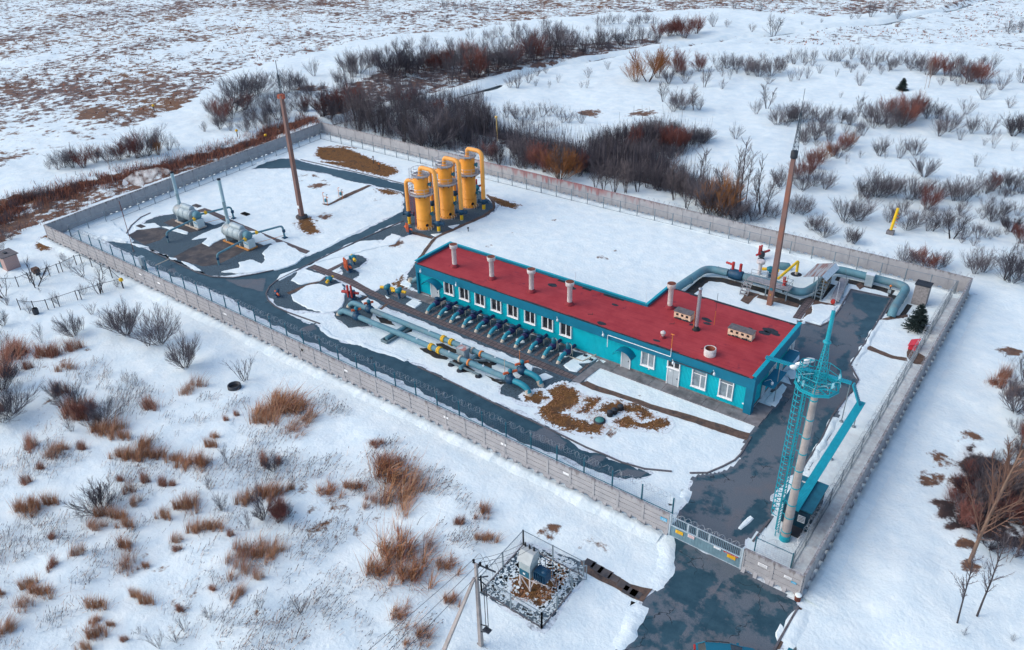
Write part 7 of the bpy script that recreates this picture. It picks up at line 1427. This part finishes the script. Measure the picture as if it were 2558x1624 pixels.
# reed clumps
RM = {'O': veg_mat('reed_orange', (.52,.245,.115), (.62,.35,.19)), 'R': veg_mat('reed_russet', (.35,.14,.09), (.46,.21,.14)), 'P': veg_mat('reed_pale', (.50,.31,.22), (.60,.40,.29))}
def clump(seed, kind, n):
    rng = random.Random(seed*13+5); b = MB(); lobes = [(0,0,.55)]+[(rng.uniform(-.9,.9), rng.uniform(-.9,.9), rng.uniform(.15,.45)) for _ in range(7)]
    W = [l[2]**1.6 for l in lobes]; hl = [rng.uniform(.6,1.2) for _ in lobes]; bl = (rng.gauss(.25,.2), rng.gauss(.35,.2))
    for i in range(n):
        q = rng.choices(range(8), W)[0]; cx, cy, cr = lobes[q]; a = rng.uniform(0,6.283); r_ = cr*abs(rng.gauss(0,.62)); x, y = cx+r_*math.cos(a), cy+r_*math.sin(a)
        flat = rng.random() < .22; h = rng.uniform(.4,1.1)*hl[q]; lx, ly = rng.gauss(bl[0],.2)+.42*math.cos(a)*r_/cr, rng.gauss(bl[1],.2)+.42*math.sin(a)*r_/cr
        if flat: lx *= 2.2; ly *= 2.2; h *= .6
        w_ = rng.uniform(.006,.0135); t = rng.uniform(0,3.14); nx, ny = math.cos(t)*w_, math.sin(t)*w_; h2 = h*.5; zt = h*(.22 if flat else 1)
        b.add([(x-nx,y-ny,-.1), (x+nx,y+ny,-.1), (x+lx*.4*h+nx*.8,y+ly*.4*h+ny*.8,min(h2,zt)), (x+lx*.4*h-nx*.8,y+ly*.4*h-ny*.8,min(h2,zt)), (x+lx*h*1.3,y+ly*h*1.3,zt)], [(0,1,2,3), (3,2,4)], rng.choices((0,1,2,3), (.5,.22,.18,.10))[0])
    return b.build('reed_clump', [RM[kind], RM['R'], RM['P'], VM['r'][0]])
CP = {k: [clump(i*7+j, k, nb) for j in range(3)] for i, (k, nb) in enumerate((('O',620), ('R',600), ('P',360)))}; CU = set()
RK = {'O':'orange dry reed clump', 'R':'russet dry reed clump', 'P':'pale thin dry reed clump'}
def reeds(area, key, data):
    E = []
    for e in data.split():
        x, y, rx, ry, k = e.split(','); E.append((float(x), float(y), float(rx), float(ry), k))
    cnt = {k: sum(1 for e in E if e[4] == k) for k in 'ORP'}; idx = dict(O=0, R=0, P=0); unit = ZT[key][2]
    for x, y, rx, ry, k in sorted(E):
        h = VRNG.uniform(1.3,1.9) if rx > 35 else VRNG.uniform(.6,1.1)
        p = onG(g(key, x, y+ry*.35)); dist = (p-CAM).length; m_ = unit*dist/FPX; rxw = max(.4, rx*m_*1.12); ryw = max(.45*rxw, min(2.2*rxw, (2*ry*m_-h*.55)/(2*.52)))
        i = VRNG.randrange(3); pr = CP[k][i]
        if (k, i) in CU: o = pr.copy(); COL.objects.link(o)
        else: CU.add((k, i)); o = pr
        o.location = p; o.scale = (rxw, ryw, h); o.rotation_euler[2] = YAW+VRNG.gauss(0,.25)
        j = idx[k]; idx[k] += 1; n = cnt[k]; ps = '' if n == 1 else 'leftmost' if j == 0 else 'rightmost' if j == n-1 else ORD[j]+' from left'
        tag(o, RK[k]+(', '+ps+', ' if ps else ' ')+area, 'reeds', None if n == 1 else RK[k]+'s '+area); o.name = 'reed_clump'
reeds('along the meadow left edge', 'M', '60,300,100,90,R 60,420,70,60,R 150,260,100,40,R 200,370,40,30,R 20,700,50,40,R 300,260,80,50,R 420,260,70,60,R 540,230,70,40,R 540,380,80,40,P 440,560,70,40,R 190,1250,40,30,R 330,1150,30,20,R 240,980,60,50,R 460,1000,50,40,O 400,1050,70,30,P 180,1430,80,70,O 240,1390,70,60,O 380,1380,60,40,O')
reeds('in the curved meadow band', 'M', '560,720,90,70,R 680,670,70,60,R 640,750,60,50,R 760,840,70,70,O 860,850,70,70,O 930,890,60,50,O 1090,960,60,90,O 1170,1040,80,50,O 1050,1060,80,30,O 920,1040,60,30,O 1420,1100,70,60,O 1540,1090,60,80,O 1610,960,50,40,O 1640,900,30,20,O 1330,1060,50,30,O 640,990,40,25,R')
reeds('nearest the front wall', 'M', '1530,500,80,40,P 1420,560,60,20,P 1160,680,70,30,R 2060,720,50,60,O 2110,620,40,80,O 2000,780,40,25,O 2020,1080,40,50,R 2130,1080,30,40,R 1720,770,25,12,R 1800,730,25,10,R')
reeds('in the meadow middle', 'M', '1020,1390,50,60,P 1010,1310,50,30,P 930,1230,30,20,R 1100,1240,40,20,R 1450,1400,70,90,O 1370,1420,50,50,O 1250,1490,50,40,O 900,1500,80,30,O 770,1480,50,40,O 1870,1380,60,60,O 1990,1310,80,70,O 2080,1330,60,70,O 1260,1270,40,15,R 1330,1270,30,12,R')
reeds('in the lower left meadow', 'N', '840,290,50,40,O 620,300,80,40,P 510,500,60,30,P 345,370,25,25,R 350,590,30,35,R 270,750,90,50,O 190,700,50,40,O 150,840,70,50,P 640,840,70,50,O 640,1020,60,60,O 630,950,20,30,O 740,970,30,15,O 15,1020,40,60,O 560,1115,40,20,O 10,760,20,25,O 830,430,50,50,O 840,560,60,70,P 960,560,30,30,O 910,780,40,30,O 980,820,50,40,O')
reeds('in the big lower meadow patch', 'N', '1400,310,80,40,O 1310,330,50,40,O 1170,460,35,25,R 1170,400,50,20,P 1700,480,90,100,O 1820,490,70,60,O 1600,500,60,80,P 1640,600,90,80,P 1720,650,50,50,P 1580,790,30,60,O 1430,740,30,20,R 1880,200,50,70,R 1940,60,20,20,O 1535,375,25,15,R 1210,870,18,18,R 820,1070,20,20,R')
reeds('left of the transformer', 'V', '770,1150,28,25,O 830,1138,30,15,O 880,1170,25,20,P 920,1110,60,50,O 950,1160,45,45,O 900,1090,40,25,R 940,1290,50,60,O 890,1340,40,40,O 970,1350,40,45,O 1000,1290,30,30,P 1050,1330,30,25,O 1060,1410,20,20,O 940,1450,25,30,O 985,1490,25,25,O 1135,1200,15,25,O 1140,1270,30,15,O 1085,1235,15,10,R 880,1050,20,12,R')
reeds('in the stand below the front wall', 'V', '660,935,45,40,O 690,960,45,30,O 640,975,40,30,O 690,1010,35,22,P 720,985,25,18,P')
reeds('right of the right wall', 'O', '1180,480,70,50,R 1300,560,60,45,P 1230,430,50,30,R')
for k in CP:
    for i, o in enumerate(CP[k]):
        if (k, i) not in CU: bpy.data.objects.remove(o)
# uncountable cover: loose reeds, tussocks, undergrowth, ditch reeds
def blades(name, mats, n, fn, seed, label):
    rng = random.Random(seed); b = MB()
    for i in range(n):
        q = fn(rng)
        if not q: continue
        x, y, h, lx, ly, w_, mi, head = q; z = gz(x, y); t = rng.uniform(0,3.14); nx, ny = math.cos(t)*w_, math.sin(t)*w_
        b.add([(x-nx,y-ny,z-.05), (x+nx,y+ny,z-.05), (x+lx+nx*.6,y+ly+ny*.6,z+h), (x+lx-nx*.6,y+ly-ny*.6,z+h)], [(0,1,2,3)], mi)
        if head: k = h*.16+.06; b.add([(x+lx-.035,y+ly,z+h), (x+lx+.035,y+ly,z+h), (x+lx*1.2+.02,y+ly*1.2,z+h+k), (x+lx*1.2-.02,y+ly*1.2,z+h+k)], [(0,1,2,3)], 1)
    o = b.build(name, mats, kind='stuff'); o['label'] = label
LB = [(min(p.x for p in LOWL), max(p.x for p in LOWL)), (min(p.y for p in LOWL), max(p.y for p in LOWL))]
def inp(x, y, P): return bool(inpoly(np.array([x]), np.array([y]), P)[0])
def f_loose(r):
    x, y = r.uniform(-40, 47), r.uniform(-66, -22)
    n_ = noise.noise(V(x*.16,y*.16,2))+.6*noise.noise(V(x*.6,y*.6,5))
    if n_ < -.02 or r.random() > (n_+.12)*1.5 or not inp(x, y, LOWL): return None
    return x, y, r.uniform(.25,.8), r.gauss(.30,.14), r.gauss(.22,.14), .017, r.choice([0,1,1]), r.random() < .6
blades('loose_reeds', [RM['P'], VM['d'][1]], 80000, f_loose, 3, 'scattered thin dry reed stems across the snowy meadow')
def f_field(r):
    u = r.random()**.7; x = -420+u*470; y = r.uniform(20, 330)
    if not inp(x, y, FIELD) and not (inp(x, y, FAR2)): return None
    n_ = noise.noise(V(x*.05,y*.05,1))+.7*noise.noise(V(x*.25,y*.25,4))
    if n_ < -.15: return None
    return x, y, r.uniform(.12,.42), r.gauss(.05,.12), r.gauss(.05,.12), r.uniform(.05,.22), r.choice([0,0,1]), False
blades('field_tussocks', [RM['R'], VM['d'][1]], 30000, f_field, 4, 'low dead grass tussocks over the snowy field')
WD1 = gs('T2', 60,860, 300,760, 700,700, 1050,650, 1200,900, 1150,1060, 700,1000, 300,900); WD2 = gs('R', 1120,400, 1500,280, 1800,260, 2150,380, 2000,440, 1750,540, 2400,960, 1700,790, 1000,670, 300,560, 300,500, 700,600, 1100,600)
def f_under(r):
    P = r.choice([THICK, BANDS, BANDS, WD1, WD2]); x = r.uniform(min(p.x for p in P), max(p.x for p in P)); y = r.uniform(max(43, min(p.y for p in P)), max(p.y for p in P))
    if not inp(x, y, P) or y < 43: return None
    if r.random() < .07: return x, y, r.uniform(2.8,5.8), r.gauss(.1,.5), r.gauss(.05,.5), r.uniform(.022,.04), r.choice([0,1]), False
    return x, y, r.uniform(.5,2.8), r.gauss(.1,.45), r.gauss(.05,.45), r.uniform(.012,.024), r.choice([0,0,1]), False
blades('undergrowth', [VM['g'][1], VM['d'][1]], 75000, f_under, 5, 'thin bare undergrowth filling the thickets')
DD = dense(DITCH, 1.0)
DBAND = gs('T1', 2140,800, 2050,800, 1500,990, 1000,1110, 400,1250, 0,1320)+gs('A', -100,60, -300,250, 0,330, 330,180)+gs('T1', 760,1320, 1500,1060, 2000,870)
def f_ditch(r):
    if r.random() < .55:
        x, y = r.uniform(-120,-60), r.uniform(-40, 60)
        if (-66.3 < x and -21 < y < 42) or not inp(x, y, DBAND) or noise.noise(V(x*.25,y*.25,6)) < -.12: return None
        return x, y, r.uniform(.3,1.3), r.gauss(.15,.3), r.gauss(.1,.3), r.uniform(.015,.035), r.choice([0,0,1,1]), False
    p = r.choice(DD); o = r.gauss(1.6, 2.4); x, y = p.x+o*.9+r.gauss(0,.4), p.y-o*.25+r.gauss(0,.6)
    if -66.5 < x < 60 and -21 < y < 42: return None
    if noise.noise(V(x*.3,y*.3,6)) < -.25: return None
    return x, y, r.uniform(.3,1.1), r.gauss(.15,.25), r.gauss(.1,.25), r.uniform(.02,.045), r.choice([0,0,1]), False
blades('ditch_reeds', [RM['R'], VM['d'][1]], 60000, f_ditch, 6, 'russet dead reeds lining the ditch outside the left wall')
PL = [gs('L', 1210,630, 1300,420, 1400,380, 1560,470, 1740,500, 1900,520, 2180,640, 2310,700, 2250,780, 1900,750, 1700,810, 1500,790), gs('J', 700,860, 1000,600, 1300,580, 1130,830, 980,940)]
def f_dead(r):
    P = PL[0] if r.random() < .7 else PL[1]; x = r.uniform(min(p.x for p in P), max(p.x for p in P)); y = r.uniform(min(p.y for p in P), max(p.y for p in P))
    if not inp(x, y, P) or noise.noise(V(x*.8,y*.8,3)) < -.05: return None
    return x, y, r.uniform(.06,.2), r.gauss(.0,.12), r.gauss(0,.12), r.uniform(.015,.03), r.choice([0,0,1]), False
blades('lawn_straw', [RM['O'], RM['R']], 7000, f_dead, 7, 'flattened straw coloured grass showing through the snow')
